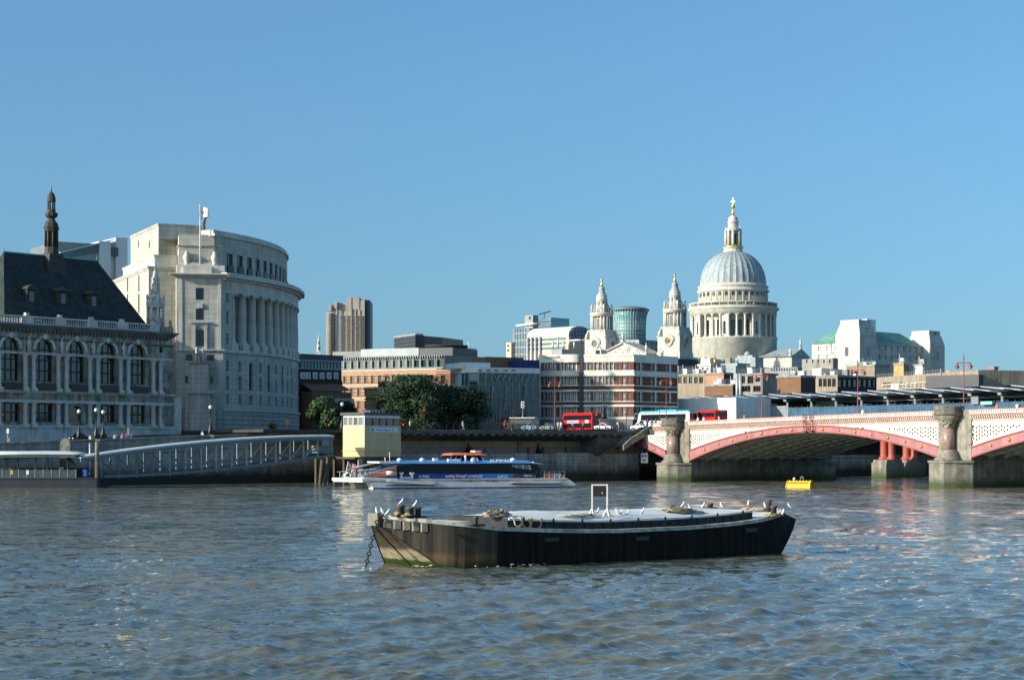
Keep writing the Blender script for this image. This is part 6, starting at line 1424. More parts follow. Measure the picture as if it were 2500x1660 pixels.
def station():
 T = thing_fr('riverside_station', 'long railway station on the bridge under a saw-toothed solar roof with white edges', 'station', SF)
 cols = [1918, 1977, 2038, 2102, 2167, 2232, 2300, 2371, 2443, 2518]
 U = [SF.uu(p) for p in cols]; s = (U[-1] - U[0]) / (len(U) - 1); U = [U[0] + s * i for i in range(-5, len(U) + 2)]
 zr = 16.6; M['solar'] = glassmat('solar_roof', (.25, .30, .34), .3, .25, .4)
 for i, u in enumerate(U):
  if u > SF.uu(1900):
   c = MB(); c.tube([(u + .3, .6, 9.0), (u, .6, zr - .7)], [.26, .34], 8); c.box(u - .5, u + .4, -.2, 1.4, zr - .7, zr - .25); c.build('column', M['steel'], T)
   if i + 1 < len(U): b = MB(); b.box(u + 1.2, u + 4.2, 6, 6.3, zr - 1.7, zr - 1.45); b.box(u + .6, u + 5.4, 9, 9.4, zr - 3.4, zr - 3.2); b.build('cross_beam', M['metal_pale'], T)
  p = MB(); e = MB()
  for a, b_, z0, z1, v0 in ((u + .0, u + s * 1.0, zr + .75, zr - .1, -.2), (u - s * .35, u + s * .42, zr + 1.0, zr + .35, -2.6)):
   p.prism_y([(a, z0), (a, z0 - .2), (b_, z1 - .2), (b_, z1)], v0 + .12, 30); e.prism_y([(a, z0 + .02), (a, z0 - .12), (b_, z1 - .12), (b_, z1 + .02)], v0 - .06, v0 + .11)
  R_ = p.build('roof_panel', M['solar'], T); e.build('roof_edge', M['metal_pale'], R_)
 r = MB(); r.add([(U[0], 3, zr + 1.2), (U[-1], 3, zr + 1.2), (U[-1], 34, zr + 1.9), (U[0], 34, zr + 1.9)], [(0, 1, 2, 3)]); r.build('roof_sheet', M['solar'], T)
 d = MB(); d.box(U[4], U[-1], -4, 36, 8.2, 9.0); d.build('deck', M['concrete'], T)
 g = MB(); g.box(U[4], U[-1], 24, 24.5, 9, zr - .4); g.build('rear_wall', M['metal_dark'], T)
 rg = random.Random(5); l = MB()
 for i in range(60): u = rg.uniform(U[5] + 2, U[-2]); z = rg.choice((10.9, 11.9, 12.8, 13.8, 14.4)); w = rg.uniform(.3, 2.4); l.box(u, u + w, rg.uniform(8, 22), 22.5, z, z + rg.uniform(.12, .3))
 setting(l.build('platform_clutter', M['metal_grey'], T), 'stuff')
 b = MB(); b.box(SF.uu(1925, -4), U[-1], -4.1, -4, 9, SF.zp(2150, 989, -4)); b.build('hoarding', M['blue_tarp'], T)
 b = MB(); b.box(SF.uu(1868, -4), SF.uu(1924.9, -4), -4.1, -4, 9, SF.zp(1900, 991, -4)); b.build('mesh_screen', M['steel'], T)
 b = MB(); n = 50
 for i in range(n): u = SF.uu(1868, -4) + (U[-1] - SF.uu(1868, -4)) * i / n; b.tube([(u, -4.2, 9), (u, -4.2, SF.zp(2150, 985, -4))], .035, 4)
 b.build('hoarding_post', M['steel'], T)
 b = MB(); b.box(SF.uu(2374, -4.3), SF.uu(2391, -4.3), -4.6, -4.3, SF.zp(2380, 987, -4), SF.zp(2380, 968, -4)); b.build('site_board', M['metal_grey'], T)
 b = MB(); b.box(SF.uu(2400, -4.3), SF.uu(2428, -4.3), -5, -4.3, SF.zp(2410, 988, -4), SF.zp(2410, 980, -4)); b.build('site_cabin', mat('mint_cabin', (.25, .55, .45), .5, .1, 1), T)
 # white entrance block with glass side
 e = Fr.px(1655, 411, 1797, 399.5); E = thing_fr('station_entrance', 'plain pale station entrance block with a dark glass side, left of the solar roof', 'building', e)
 zt = e.z(970, e.L); b = MB(); b.box(0, e.L, 0, 12, 8, zt); b.build('wall', M['white'], E)
 q = Fr(e.w(e.L), (P(1872, 0, 412).x, 412)); TR = Matrix.Translation((e.L, 0, 0)) @ Matrix.Rotation(q.rot - e.rot, 4, 'Z')
 b = MB(); b.prism([(.05, .02), (q.L, .02), (q.L, 8)], 8, zt - .01); b.xf(TR); b.build('side_frame', M['metal_pale'], E)
 b = MB(); b.box(.9, q.L - 1.2, -.04, .015, 8.5, q.zp(1830, 976)); b.xf(TR); G = b.build('glazing', M['win_mid'], E)
 b = MB()
 for i in range(7): u = .9 + (q.L - 2.1) * i / 6; b.box(u - .06, u + .06, -.12, -.045, 8.5, q.zp(1830, 976))
 b.box(.9, q.L - 1.2, -.13, -.05, q.zp(1830, 982), q.zp(1830, 980.5)); b.xf(TR); b.build('mullion', M['metal_grey'], G)
station()

# ================================================================ river wall, walkway and road slab at the bridge foot
M['tile_cream'] = mat('cream_tile', (.42, .34, .25), .5, .15, .6, streak=.2)
M['tile_yellow'] = mat('ochre_tile', (.46, .34, .16), .5, .15, .6)
M['tile_pink'] = mat('mauve_tile', (.33, .26, .23), .5, .15, .6)
def walkway():
 L = WF.L; T = thing_fr('riverside_walkway', 'dark river wall and covered walkway with cream and ochre tiles under the road', 'walkway', WF)
 b = MB(); b.prism_x([(-.5, -3), (-.1, 3.4), (-.3, 3.45), (-.3, 3.8), (-.05, 3.85), (-.05, 4.75), (.45, 4.75), (.45, 4.6), (6, 4.6), (6, -3)], -3, L)
 b.box(L - 18, L - 12, -1.2, -.05, -3, 4.9); b.box(24.2, 26.2, -.8, -.05, -3, 4.85); b.build('river_wall', M['granite_tide'], T)
 z0, z1, zm = 4.6, 6.98, 5.95; b = MB(); i = 0; u = .5; rg = random.Random(2)
 b.box(.2, L - .5, 5.6, 5.9, z0, z1, 2)
 while u < L - 4:
  w = .42; b.box(u, u + w, 5.5, 5.598, zm + .02, z1, 1 if i % 2 else 0)
  u += w; i += 1
 b.box(.5, u, 5.53, 5.597, z0 + .1, zm, 2); b.build('tiled_wall', [M['tile_cream'], M['tile_yellow'], M['tile_pink']], T)
 p = MB()
 for px in (1151, 1290, 1326, 1382, 1440): x = WF.uu(px, 5.4); p.box(x - .22, x + .22, 5.35, 5.49, z0, z0 + 1.35)
 p.build('dark_panel', M['grimy_and_shade'], T); p = MB(); x = WF.uu(1270, 5.3); p.box(x - .35, x + .35, 5.1, 5.52, z0, z1); p.build('pilaster', M['concrete'], T)
 s = MB(); s.box(-3, L + 4, -.6, 7, 8.1, 8.72); s.box(-3, L + 4, -.75, -.45, 8.45, 8.8); s.box(-3, L, 5.9, 6.6, 6.98, 8.1); s.build('road_slab', M['grimy_and_shade'], T)
 for i in range(30):
  u = -1.5 + i * 1.72
  if u > L - .6: break
  b = MB(); b.prism_x([(-.45, 8.09), (5.9, 8.09), (5.9, 7.0), (3.0, 7.1), (.4, 7.65), (-.45, 7.8)], u, u + .5); b.box(u - .2, u + .7, -.5, -.2, 7.95, 8.098); b.build('bracket', M['grimy_and_shade'], T)
 r = MB(); n = 40
 for i in range(n + 1):
  u = -3 + (L + 2) * i / n; r.box(u, u + .09, -.3, -.2, 8.8, 9.75)
 for z in (9.68, 9.25, 8.95): r.box(-3, L - 1, -.29, -.21, z, z + .07)
 RT = r.build('road_railing', M['black_iron'], T)
 st = MB()                                        # stone stair climbing to the bridge
 V = -3.0; Q = lambda px, py, v=V: (WF.uu(px, v), WF.zp(px, py, v))
 for v in (V, V + 2.4):
  pts = [Q(1622, 1039.5), Q(1584, 1042.5), Q(1541, 1069.5), Q(1522.5, 1087.5), Q(1524, 1095), Q(1547, 1074.5), Q(1588, 1050.5), Q(1622, 1049)]
  st.prism_y([pts[0], pts[1], pts[2], pts[3], pts[4], pts[5], pts[6], pts[7]][::-1], v, v + .35)
 pts = [Q(1588, 1050.7), Q(1622, 1050), Q(1622, 1054), Q(1592, 1056), Q(1551, 1080), Q(1524, 1099), Q(1524, 1095.2), Q(1547, 1074.7)]
 st.prism_y(pts, V + .1, V + 2.6); st.build('stone_stair', M['pier_stone'], T)
 lo = MB(); V2 = -1.4; Q = lambda px, py: (WF.uu(px, V2), WF.zp(px, py, V2))
 a, b_ = Q(1512, 1082), Q(1456, 1111); n = 14
 for i in range(n): t0 = i / n; x = a[0] + (b_[0] - a[0]) * t0; z = a[1] + (b_[1] - a[1]) * t0; lo.box(x - abs(b_[0] - a[0]) / n, x, V2 - .8, V2 + .8, z - .25, z)
 for v in (V2 - .8, V2 + .8):
  for h in (.5, 1.0): lo.bar((a[0], v, a[1] + h), (b_[0], v, b_[1] + h), .06)
  for i in range(8): t0 = i / 7; lo.bar((a[0] + (b_[0] - a[0]) * t0, v, a[1] + (b_[1] - a[1]) * t0), (a[0] + (b_[0] - a[0]) * t0, v, a[1] + (b_[1] - a[1]) * t0 + 1), .05)
 lo.build('iron_stair', M['frame_dark'], T)
 w = MB(); w.box(L - 9, L + 3, .3, 5, 4.6, 8.09); w.build('abutment', M['grimy_and_shade'], T)
 rd = MB(); rd.box(-20, L + 14, 7, 40, 8.3, 8.76); setting(rd.build('road', M['asphalt'], None, loc=(WF.A.x, WF.A.y, 0), rz=WF.rot))
walkway()

# ================================================================ pier hut, gangway, pontoon
M['hut_yellow'] = mat('butter_yellow_paint', (.64, .50, .26), .55, .08, .3, streak=.06)
M['timber'] = mat('weathered_timber', (.11, .092, .055), .85, .4, 1.5, streak=.3)
M['gang_grey'] = mat('blue_grey_gangway_paint', (.15, .19, .185), .5, .2, .8)
M['gang_roof'] = mat('pale_gangway_roof', (.50, .54, .53), .45, .12, .5)
M['sign_blue'] = mat('sign_blue', (.02, .10, .42), .5, .08, 1)
M['sign_pale'] = mat('sign_board', (.72, .80, .84), .45, .06, 1)
def hut():
 c = Vector(((890 - CXP) / FP * 300, 300)); f = Fr(c, c + HD * 8.5); T = thing_fr('pier_ticket_hut', 'yellow painted two storey pier hut with dark flat roof on timber legs', 'hut', f)
 Lr, Ll = 8.5, 4.8; z = lambda y: CAMZ + (HZ - y) * 300 / FP
 b = MB(); b.box(0, Lr, 0, Ll, z(1115), z(1040)); b.box(-.12, Lr + .12, -.12, Ll + .12, z(1101), z(1099.5)); b.box(.8, 5.2, -.02, 0, z(1100), z(1041)); b.build('wall', M['hut_yellow'], T)
 b = MB(); b.box(.05, Lr - .05, .05, Ll - .05, z(1039.9), z(1013)); b.build('upper_frame', M['metal_pale'], T)
 for i in range(5): u = .25 + i * 1.64; window(T, u + .78, z(1038.5), 1.5, z(1020) - z(1038.5), .03, 1, 1, False, 'win_dusty', 'frame_dark', .08)
 for i in range(4): u = .2 + i * 1.12; window(T, 0, 0, 1.0, z(1017) - z(1038.5), 0, 1, 1, False, 'win_mid' if i == 2 else 'win_dusty', 'frame_white', .14, rz=-math.pi / 2, loc=(.02, Ll - .65 - i * 1.13, z(1038.5)))
 b = MB(); b.box(-.35, Lr + .2, -.3, Ll + .3, z(1013), z(1006.5)); R_ = b.build('roof', M['metal_dark'], T)
 b = MB(); n = 6
 for i in range(n + 1): u = .2 + 4.6 * i / n; b.bar((u, .6, z(1006.5)), (u, .6, z(1000.5)), .05); 
 b.bar((-.2, .6, z(1000.5)), (5.2, .6, z(1000.5)), .06); b.bar((1.2, 1, z(1006)), (1.2, 1, z(996)), .05); b.build('roof_rail', M['metal_pale'], R_)
 b = MB(); b.box(2.6, 5.2, 1.2, 3, z(1006.4), z(1001)); b.build('roof_box', M['navy'], R_)
 b = MB(); b.box(1.25, 7.6, -.1, -.02, z(1054), z(1043.5)); S_ = b.build('sign_board', M['sign_pale'], T)
 text('Blackfriars Millennium Pier', .42, M['sign_blue'], S_, (4.75, -.11, z(1048.8)), sx=.98)
 ring = MB(); ring.tube([(1.75 + .2 * math.cos(t), -.12, z(1048.8) + .2 * math.sin(t)) for t in [2 * math.pi * i / 14 for i in range(14)]], .05, 4, closed=True); ring.box(1.43, 2.07, -.14, -.105, z(1048.8) - .06, z(1048.8) + .06); ring.build('roundel', M['sign_blue'], S_)
 b = MB(); b.box(5.9, 6.8, -.04, -.01, z(1066), z(1058)); b.box(6.1, 6.55, -.06, -.042, z(1064), z(1060.5), 1); b.build('wall_hatch', [M['hut_yellow'], M['win_dark']], T)
 b = MB(); b.box(1.9, 3.2, -.04, -.01, z(1067), z(1058)); b.build('wall_hatch', M['hut_yellow'], T)
 fr = MB(); zt = z(1115); fr.box(-.3, Lr + .1, -.3, Ll + 3, zt - .35, zt - .01); fr.box(-.4, Lr, -.35, -.05, zt - .9, zt - .36); fr.build('timber_deck', M['timber'], T)
 for u in (.0, 2.7, 5.4, 8.0):
  for v in (.1, Ll - .3): b = MB(); b.box(u, u + .38, v, v + .38, -2.5, zt - .36); b.build('leg', M['timber'], T)
 b = MB()
 for u in (0, 2.7, 5.4): b.bar((u + .2, .25, .3), (u + 2.9, .25, zt - .6), .2); b.bar((u + 2.9, .25, .3), (u + .2, .25, zt - .6), .2)
 b.build('cross_brace', M['timber'], T)
 # timber landing stage to the left
 c2 = Vector(((800 - CXP) / FP * 303, 303)); f2 = Fr(c2, c2 + HD * 5); T2 = thing_fr('timber_stage', 'ochre timber landing stage on piles between the gangway and the yellow hut', 'jetty', f2); z2 = lambda y: CAMZ + (HZ - y) * 303 / FP
 b = MB(); b.box(-.3, 4.6, -.2, 3, z2(1117), z2(1112)); b.build('deck', M['timber'], T2)
 for u, v in ((0, 0), (4.2, 0), (0, 2.6), (4.2, 2.6)): b = MB(); b.box(u - .2, u + .25, v - .2, v + .2, -2.5, z2(1117)); b.build('pile', M['timber'], T2)
 for px, D, lean in ((778, 299, .5), (786, 296, .9)):
  p = P(px, 1187, D); b = MB(); b.tube([(0, 0, -2.5), (lean, 0, CAMZ + (HZ - 1142) * D / FP), (lean * 1.1, 0, CAMZ + (HZ - (1122 if px < 780 else 1130)) * D / FP)], [.36, .33, .26], 9); o = b.build('mooring_pile', M['timber'], None, loc=(p.x, p.y, 0)); tag(o, 'stout timber mooring pile left of the ochre landing stage' if px < 780 else 'leaning timber pile beside the ochre landing stage, nearer the hut', 'pile', 'timber mooring piles')
M['win_dusty'] = glassmat('dusty_glass', (.20, .19, .17), .25, .35, 1.2, spec=.5)
hut()
def gangway():
 A = Vector(((197 - CXP) / FP * 268, 268)); B = Vector(((815 - CXP) / FP * 297, 297)); f = Fr(A, B); L = f.L
 T = thing_fr('covered_gangway', 'long sloping blue grey steel truss gangway with a pale curved roof', 'gangway', f)
 top = quadfit([(f.uu(197), f.zp(197, 1113.5)), (f.uu(500), f.zp(500, 1076)), (f.uu(812), f.zp(812, 1062))]); bot = quadfit([(f.uu(245), f.zp(245, 1164)), (f.uu(500), f.zp(500, 1150)), (f.uu(810), f.zp(810, 1111))])
 W_ = 2.6; ta, tb = f.uu(195), f.uu(814); n = 36; us = [ta + (tb - ta) * i / n for i in range(n + 1)]; bs = [u for u in us if u > f.uu(240)]
 r = MB(); r.loft([[(u, -.3, top(u) - .3), (u, -.25, top(u) - .08), (u, W_ / 2, top(u) + .08), (u, W_ + .25, top(u) - .08), (u, W_ + .3, top(u) - .3)] for u in us], smooth=False); r.build('roof', M['gang_roof'], T)
 r = MB(); r.loft([[(u, -.28, top(u) - .8), (u, -.28, top(u) - .31), (u, -.1, top(u) - .31), (u, -.1, top(u) - .8)] for u in us]); r.build('roof_fascia', M['gang_grey'], T)
 for v in (0.0, W_):
  m = MB(); m.loft([[(u, v - .12, bot(u) - .15), (u, v - .12, bot(u) + .22), (u, v + .12, bot(u) + .22), (u, v + .12, bot(u) - .15)] for u in bs]); m.loft([[(u, v - .06, bot(u) + 1.0), (u, v - .06, bot(u) + 1.25), (u, v + .06, bot(u) + 1.25), (u, v + .06, bot(u) + 1.0)] for u in bs])
  m.build('side_chord', M['gang_grey'], T)
 px = [248, 291, 334, 374, 414, 453, 491, 528, 566, 602, 637, 673, 708, 741, 776]; pu = [f.uu(p) for p in px]
 for i, u in enumerate(pu):
  b = MB(); b.box(u - .09, u + .09, -.1, .08, bot(u) - .3, top(u) - .8); b.build('post', M['gang_grey'] if i < 4 else M['steel'], T); b = MB(); b.box(u - .09, u + .09, W_ - .08, W_ + .08, bot(u), top(u) - .5); b.build('post', M['gang_grey'] if i < 4 else M['steel'], T)
  if i + 1 < len(pu):
   u2 = pu[i + 1]; d = MB()
   if i < 6: d.bar((u, 0, top(u) - 1.2), (u2, 0, bot(u2) + .2), .15)
   else: d.bar((u, 0, bot(u) + .2), (u2, 0, top(u2) - 1.2), .15)
   d.build('diagonal', M['gang_grey'] if i < 6 else M['steel'], T)
 d = MB(); d.loft([[(u, .1, bot(u)), (u, .1, bot(u) + .15), (u, W_ - .1, bot(u) + .15), (u, W_ - .1, bot(u))] for u in bs]); d.build('walkway_deck', M['metal_dark'], T)
 g = MB(); g.loft([[(u, W_ - .3, bot(u) + .2), (u, W_ - .3, bot(u) + .45)] for u in bs], closed=False); g.build('mesh_panel', M['gang_grey'], T)
 c = MB(); u0, u1 = f.uu(782), f.uu(812); c.box(u0, u1, -.2, W_, bot(u1) + .3, bot(u1) + 1.5); c.build('landing_cabin', M['gang_grey'], T)
 w = MB(); w.box(u0 + .2, u0 + 1.6, -.26, -.15, f.z(1087, u0), f.z(1071, u0)); w.box(u0 + 1.8, u1 - .2, -.26, -.15, f.z(1087, u0), f.z(1071, u0)); w.build('cabin_window', M['glass_blue'], T)
gangway()
def pontoon():
 A = Vector(((-80 - CXP) / FP * 268, 268)); B = Vector(((236 - CXP) / FP * 268, 268)); f = Fr(A, B); L = f.L; T = thing_fr('boarding_pontoon', 'low dark floating boarding pontoon with a pale curved canopy, at the left edge', 'pontoon', f); z = lambda y: CAMZ + (HZ - y) * 268 / FP
 b = MB(); b.box(0, L, 0, 7.6, -1.2, z(1167)); b.box(-.1, L + .05, -.12, 7.7, z(1169), z(1166)); b.build('hull', M['pontoon_hull'], T)
 ue = f.uu(199); prof = []
 r = MB(); us = [0, f.uu(60), f.uu(100), f.uu(150), f.uu(175), f.uu(190), ue]; zt = [z(1101.5), z(1100.5), z(1100), z(1100.5), z(1102), z(1104), z(1107)]
 r.loft([[(u, -.6, z(1110)), (u, -.55, zz - .25), (u, 3.5, zz), (u, 7.6, zz - .25), (u, 7.7, z(1110)), (u, 3.5, z(1112))] for u, zz in zip(us, zt)], smooth=True); r.build('canopy', M['gang_roof'], T)
 r = MB(); r.box(0, ue - .8, -.3, 7.2, z(1115.5), z(1111)); r.build('canopy_beam', M['gang_grey'], T)
 for px in (12, 41, 86, 114, 163): u = f.uu(px); b = MB(); b.box(u - .12, u + .12, .4, .7, z(1167), z(1115)); b.build('canopy_post', M['black_iron'], T)
 b = MB(); b.bar((f.uu(163), .5, z(1116)), (f.uu(182), .5, z(1136)), .25); b.build('brace', M['black_iron'], T)
 for i in range(13):
  u0 = f.uu(-75 + i * 20); b = MB(); b.box(u0 + .08, u0 + 1.14, .1, .14, z(1166), z(1147)); b.build('glass_panel', M['pontoon_glass'], T)
 b = MB()
 for i in range(14): u0 = f.uu(-75 + i * 20); b.box(u0 - .04, u0 + .04, .06, .16, z(1167), z(1145))
 b.build('railing_post', M['steel'], T)
 for px0, px1, m_ in ((25, 32, 'brick_yellow'), (64, 70, 'sign_pale')): b = MB(); b.box(f.uu(px0), f.uu(px1), .04, .09, z(1158), z(1148)); b.build('notice', M[m_], T)
 b = MB(); b.box(f.uu(133), f.uu(152), 1, 3, z(1167), z(1140)); b.build('shelter_box', M['metal_dark'], T)
 b = MB(); b.box(f.uu(200), f.uu(209), .5, 1.6, z(1163), z(1146)); b.build('blue_locker', M['sign_blue'], T); b = MB(); b.box(f.uu(172), f.uu(182), .8, 1.6, z(1156), z(1146)); b.build('red_locker', M['maroon'], T)
 b = MB(); b.box(.2, ue, 7.3, 7.4, z(1166), z(1143)); b.build('rear_screen', M['metal_dark'], T)
 # guide pile with pale top
 p = P(237, 1187, 268.5); G = empty('guide_pile', 'tall round steel pile holding the pontoon, pale above and dark below', 'pile', (p.x, p.y, 0)); k = 268.5 / FP
 b = MB(); b.tube([(0, 0, -2), (0, 0, z(1124))], 5.2 * k, 12); b.build('lower_shaft', M['timber'], G); b = MB(); b.tube([(0, 0, z(1124)), (0, 0, z(1079)), (0, 0, z(1077.5))], [5.1 * k, 5.1 * k, 3 * k], 12); b.build('upper_shaft', M['pier_stone'], G)
 p = P(219.5, 1160, 270.5); b = MB(); b.tube([(0, 0, 1), (0, 0, z(1082))], .13, 6); o = b.build('navigation_mast', M['metal_pale'], None, loc=(p.x, p.y, 0)); tag(o, 'thin pale mast standing at the end of the pontoon beside the pile', 'mast')
 p = P(159, 1100, 276.5); D = 276.5; k = D / FP; z3 = lambda y: CAMZ + (HZ - y) * k; S = empty('stone_dolphin', 'round topped pale stone block standing in front of the river wall behind the pontoon', 'pillar', (p.x, p.y, 0)); b = MB()
 b.prism_y([(-13 * k, -2), (13 * k, -2), (13 * k, z3(1085)), (11 * k, z3(1076)), (6 * k, z3(1071)), (0, z3(1069.5)), (-7 * k, z3(1072)), (-12 * k, z3(1079)), (-13 * k, z3(1086))], 0, 2.0); b.build('stone', M['pier_stone'], S)
 b = MB(); b.box(2 * k, 12 * k, -.03, .05, z3(1101), z3(1088)); b.build('dark_recess', M['grimy_and_shade'], S)
M['pontoon_hull'] = mat('pontoon_hull', (.022, .026, .04), .5, .3, .5, streak=.2); M['pontoon_glass'] = glassmat('pontoon_glass', (.045, .06, .068), .12, .4, .8)
pontoon()
# ================================================================ the old barge
def zmat(name, base, bands, var=.4, rough=.85, streakc=None, soft=.12, nscale=1.6, namp=.35):
 "stained steel: colour bands by height above the water (tide growth, worn paint, rust), with ragged edges and vertical runs"
 m = bpy.data.materials.new(name); m.use_nodes = True; nt = m.node_tree; N = nt.nodes; L = nt.links; b = N['Principled BSDF']; b.inputs['Roughness'].default_value = rough
 g = N.new('ShaderNodeNewGeometry'); sx = N.new('ShaderNodeSeparateXYZ'); L.new(g.outputs['Position'], sx.inputs[0])
 nz = N.new('ShaderNodeTexNoise'); nz.inputs['Scale'].default_value = nscale; nz.inputs['Detail'].default_value = 8; L.new(g.outputs['Position'], nz.inputs[0])
 ad = N.new('ShaderNodeMath'); ad.operation = 'MULTIPLY_ADD'; L.new(nz.outputs[0], ad.inputs[0]); ad.inputs[1].default_value = namp; L.new(sx.outputs[2], ad.inputs[2])
 sb = N.new('ShaderNodeMath'); sb.operation = 'SUBTRACT'; L.new(ad.outputs[0], sb.inputs[0]); sb.inputs[1].default_value = namp / 2
 mr = N.new('ShaderNodeMapRange'); L.new(sb.outputs[0], mr.inputs[0]); mr.inputs[1].default_value = -1; mr.inputs[2].default_value = 3
 rp = N.new('ShaderNodeValToRGB'); L.new(mr.outputs[0], rp.inputs[0]); el = rp.color_ramp.elements
 el.remove(el[1]); el[0].position = (bands[0][0] + 1) / 4; el[0].color = (*bands[0][1], 1)
 for z, c in bands[1:]: el.new((z + 1) / 4).color = (*c, 1)
 b.inputs['Specular IOR Level'].default_value = .12
 mp = N.new('ShaderNodeMapping'); mp.inputs['Scale'].default_value = (1, 1, .06); L.new(g.outputs['Position'], mp.inputs[0])
 n2 = N.new('ShaderNodeTexNoise'); n2.inputs['Scale'].default_value = 3.2; n2.inputs['Detail'].default_value = 6; L.new(mp.outputs[0], n2.inputs[0])
 r2 = N.new('ShaderNodeValToRGB'); L.new(n2.outputs[0], r2.inputs[0]); r2.color_ramp.elements[0].position = .35; r2.color_ramp.elements[1].position = .66
 r2.color_ramp.elements[0].color = (1 - var, 1 - var, 1 - var, 1); r2.color_ramp.elements[1].color = (1.15, 1.12, 1.08, 1)
 mx = N.new('ShaderNodeMix'); mx.data_type = 'RGBA'; mx.blend_type = 'MULTIPLY'; mx.inputs[0].default_value = 1; L.new(rp.outputs[0], mx.inputs[6]); L.new(r2.outputs[0], mx.inputs[7])
 L.new(mx.outputs[2], b.inputs['Base Color'])
 bp = N.new('ShaderNodeBump'); bp.inputs['Distance'].default_value = .03; L.new(n2.outputs[0], bp.inputs['Height']); L.new(bp.outputs[0], b.inputs['Normal'])
 return m
M['hull_side'] = zmat('barge_side_steel_shaded', None, [(-.2, (.008, .009, .005)), (.08, (.016, .017, .01)), (.25, (.026, .02, .014)), (.6, (.021, .018, .015)), (2.3, (.023, .02, .017))], .5)  # darker copy for the long side: shade put into the stained colours
M['hull_bow'] = zmat('barge_bow_steel_sunlit', None, [(-.2, (.03, .04, .012)), (.1, (.05, .055, .02)), (.22, (.10, .08, .045)), (.5, (.17, .115, .06)), (.75, (.085, .07, .05)), (2.1, (.075, .068, .058)), (2.5, (.13, .12, .10))], .65, nscale=1.1, namp=.6)  # lighter copy for the bow: sunlight put into the stained colours
M['hull_swim'] = zmat('barge_swim_plate', None, [(-.1, (.02, .03, .008)), (.14, (.045, .075, .012)), (.28, (.06, .085, .02)), (.36, (.40, .34, .22)), (.72, (.42, .35, .24)), (.92, (.10, .08, .055)), (2.2, (.045, .038, .032))], .35, namp=.22)
M['deck_pale'] = mat('guano_whitened_deck', (.80, .78, .70), .9, .45, 1.3, c2=(.42, .39, .33))
M['hatch_pale'] = mat('bleached_hatch_cover', (.68, .69, .63), .9, .22, .8)
M['coaming'] = mat('coaming_steel', (.022, .024, .024), .7, .5, 1.2, streak=.4)
M['rope'] = mat('old_hemp_rope', (.34, .27, .18), .95, .5, 6)
M['rope_pale'] = mat('bleached_rope', (.46, .43, .36), .95, .4, 6)
M['rope_tan'] = mat('tan_rope', (.46, .31, .15), .95, .35, 6)
M['rope_yellow'] = mat('yellow_rope', (.42, .36, .12), .95, .4, 6)
M['rust'] = mat('rusty_chain_iron', (.05, .03, .022), .85, .5, 5)
BG = Fr((-.67, 88.2), (-.67 + .8, 88.2 + .6))
def dsheer(x): return float(np.interp(x, [-4.9, -3, 0, 3.5, 7, 12, 15, 17.5, 19.6, 21.2], [2.46, 2.2, 1.83, 1.64, 1.53, 1.57, 1.68, 1.85, 2.08, 2.24]))
HB = 3.25
def dedge(x):
 if x < 0: return (HB - .22) * min(1, -x / 4.75) ** 2.1
 if x > 14.5: t = min(1, (x - 14.5) / 6.6); return (HB - .1) * (1 - math.sqrt(max(0, 1 - t ** 2.3)))
 return 0.0
BGO = thing_fr('moored_barge', 'rusty black steel barge with a pale hatch cover, moored midstream in the foreground', 'barge', BG)
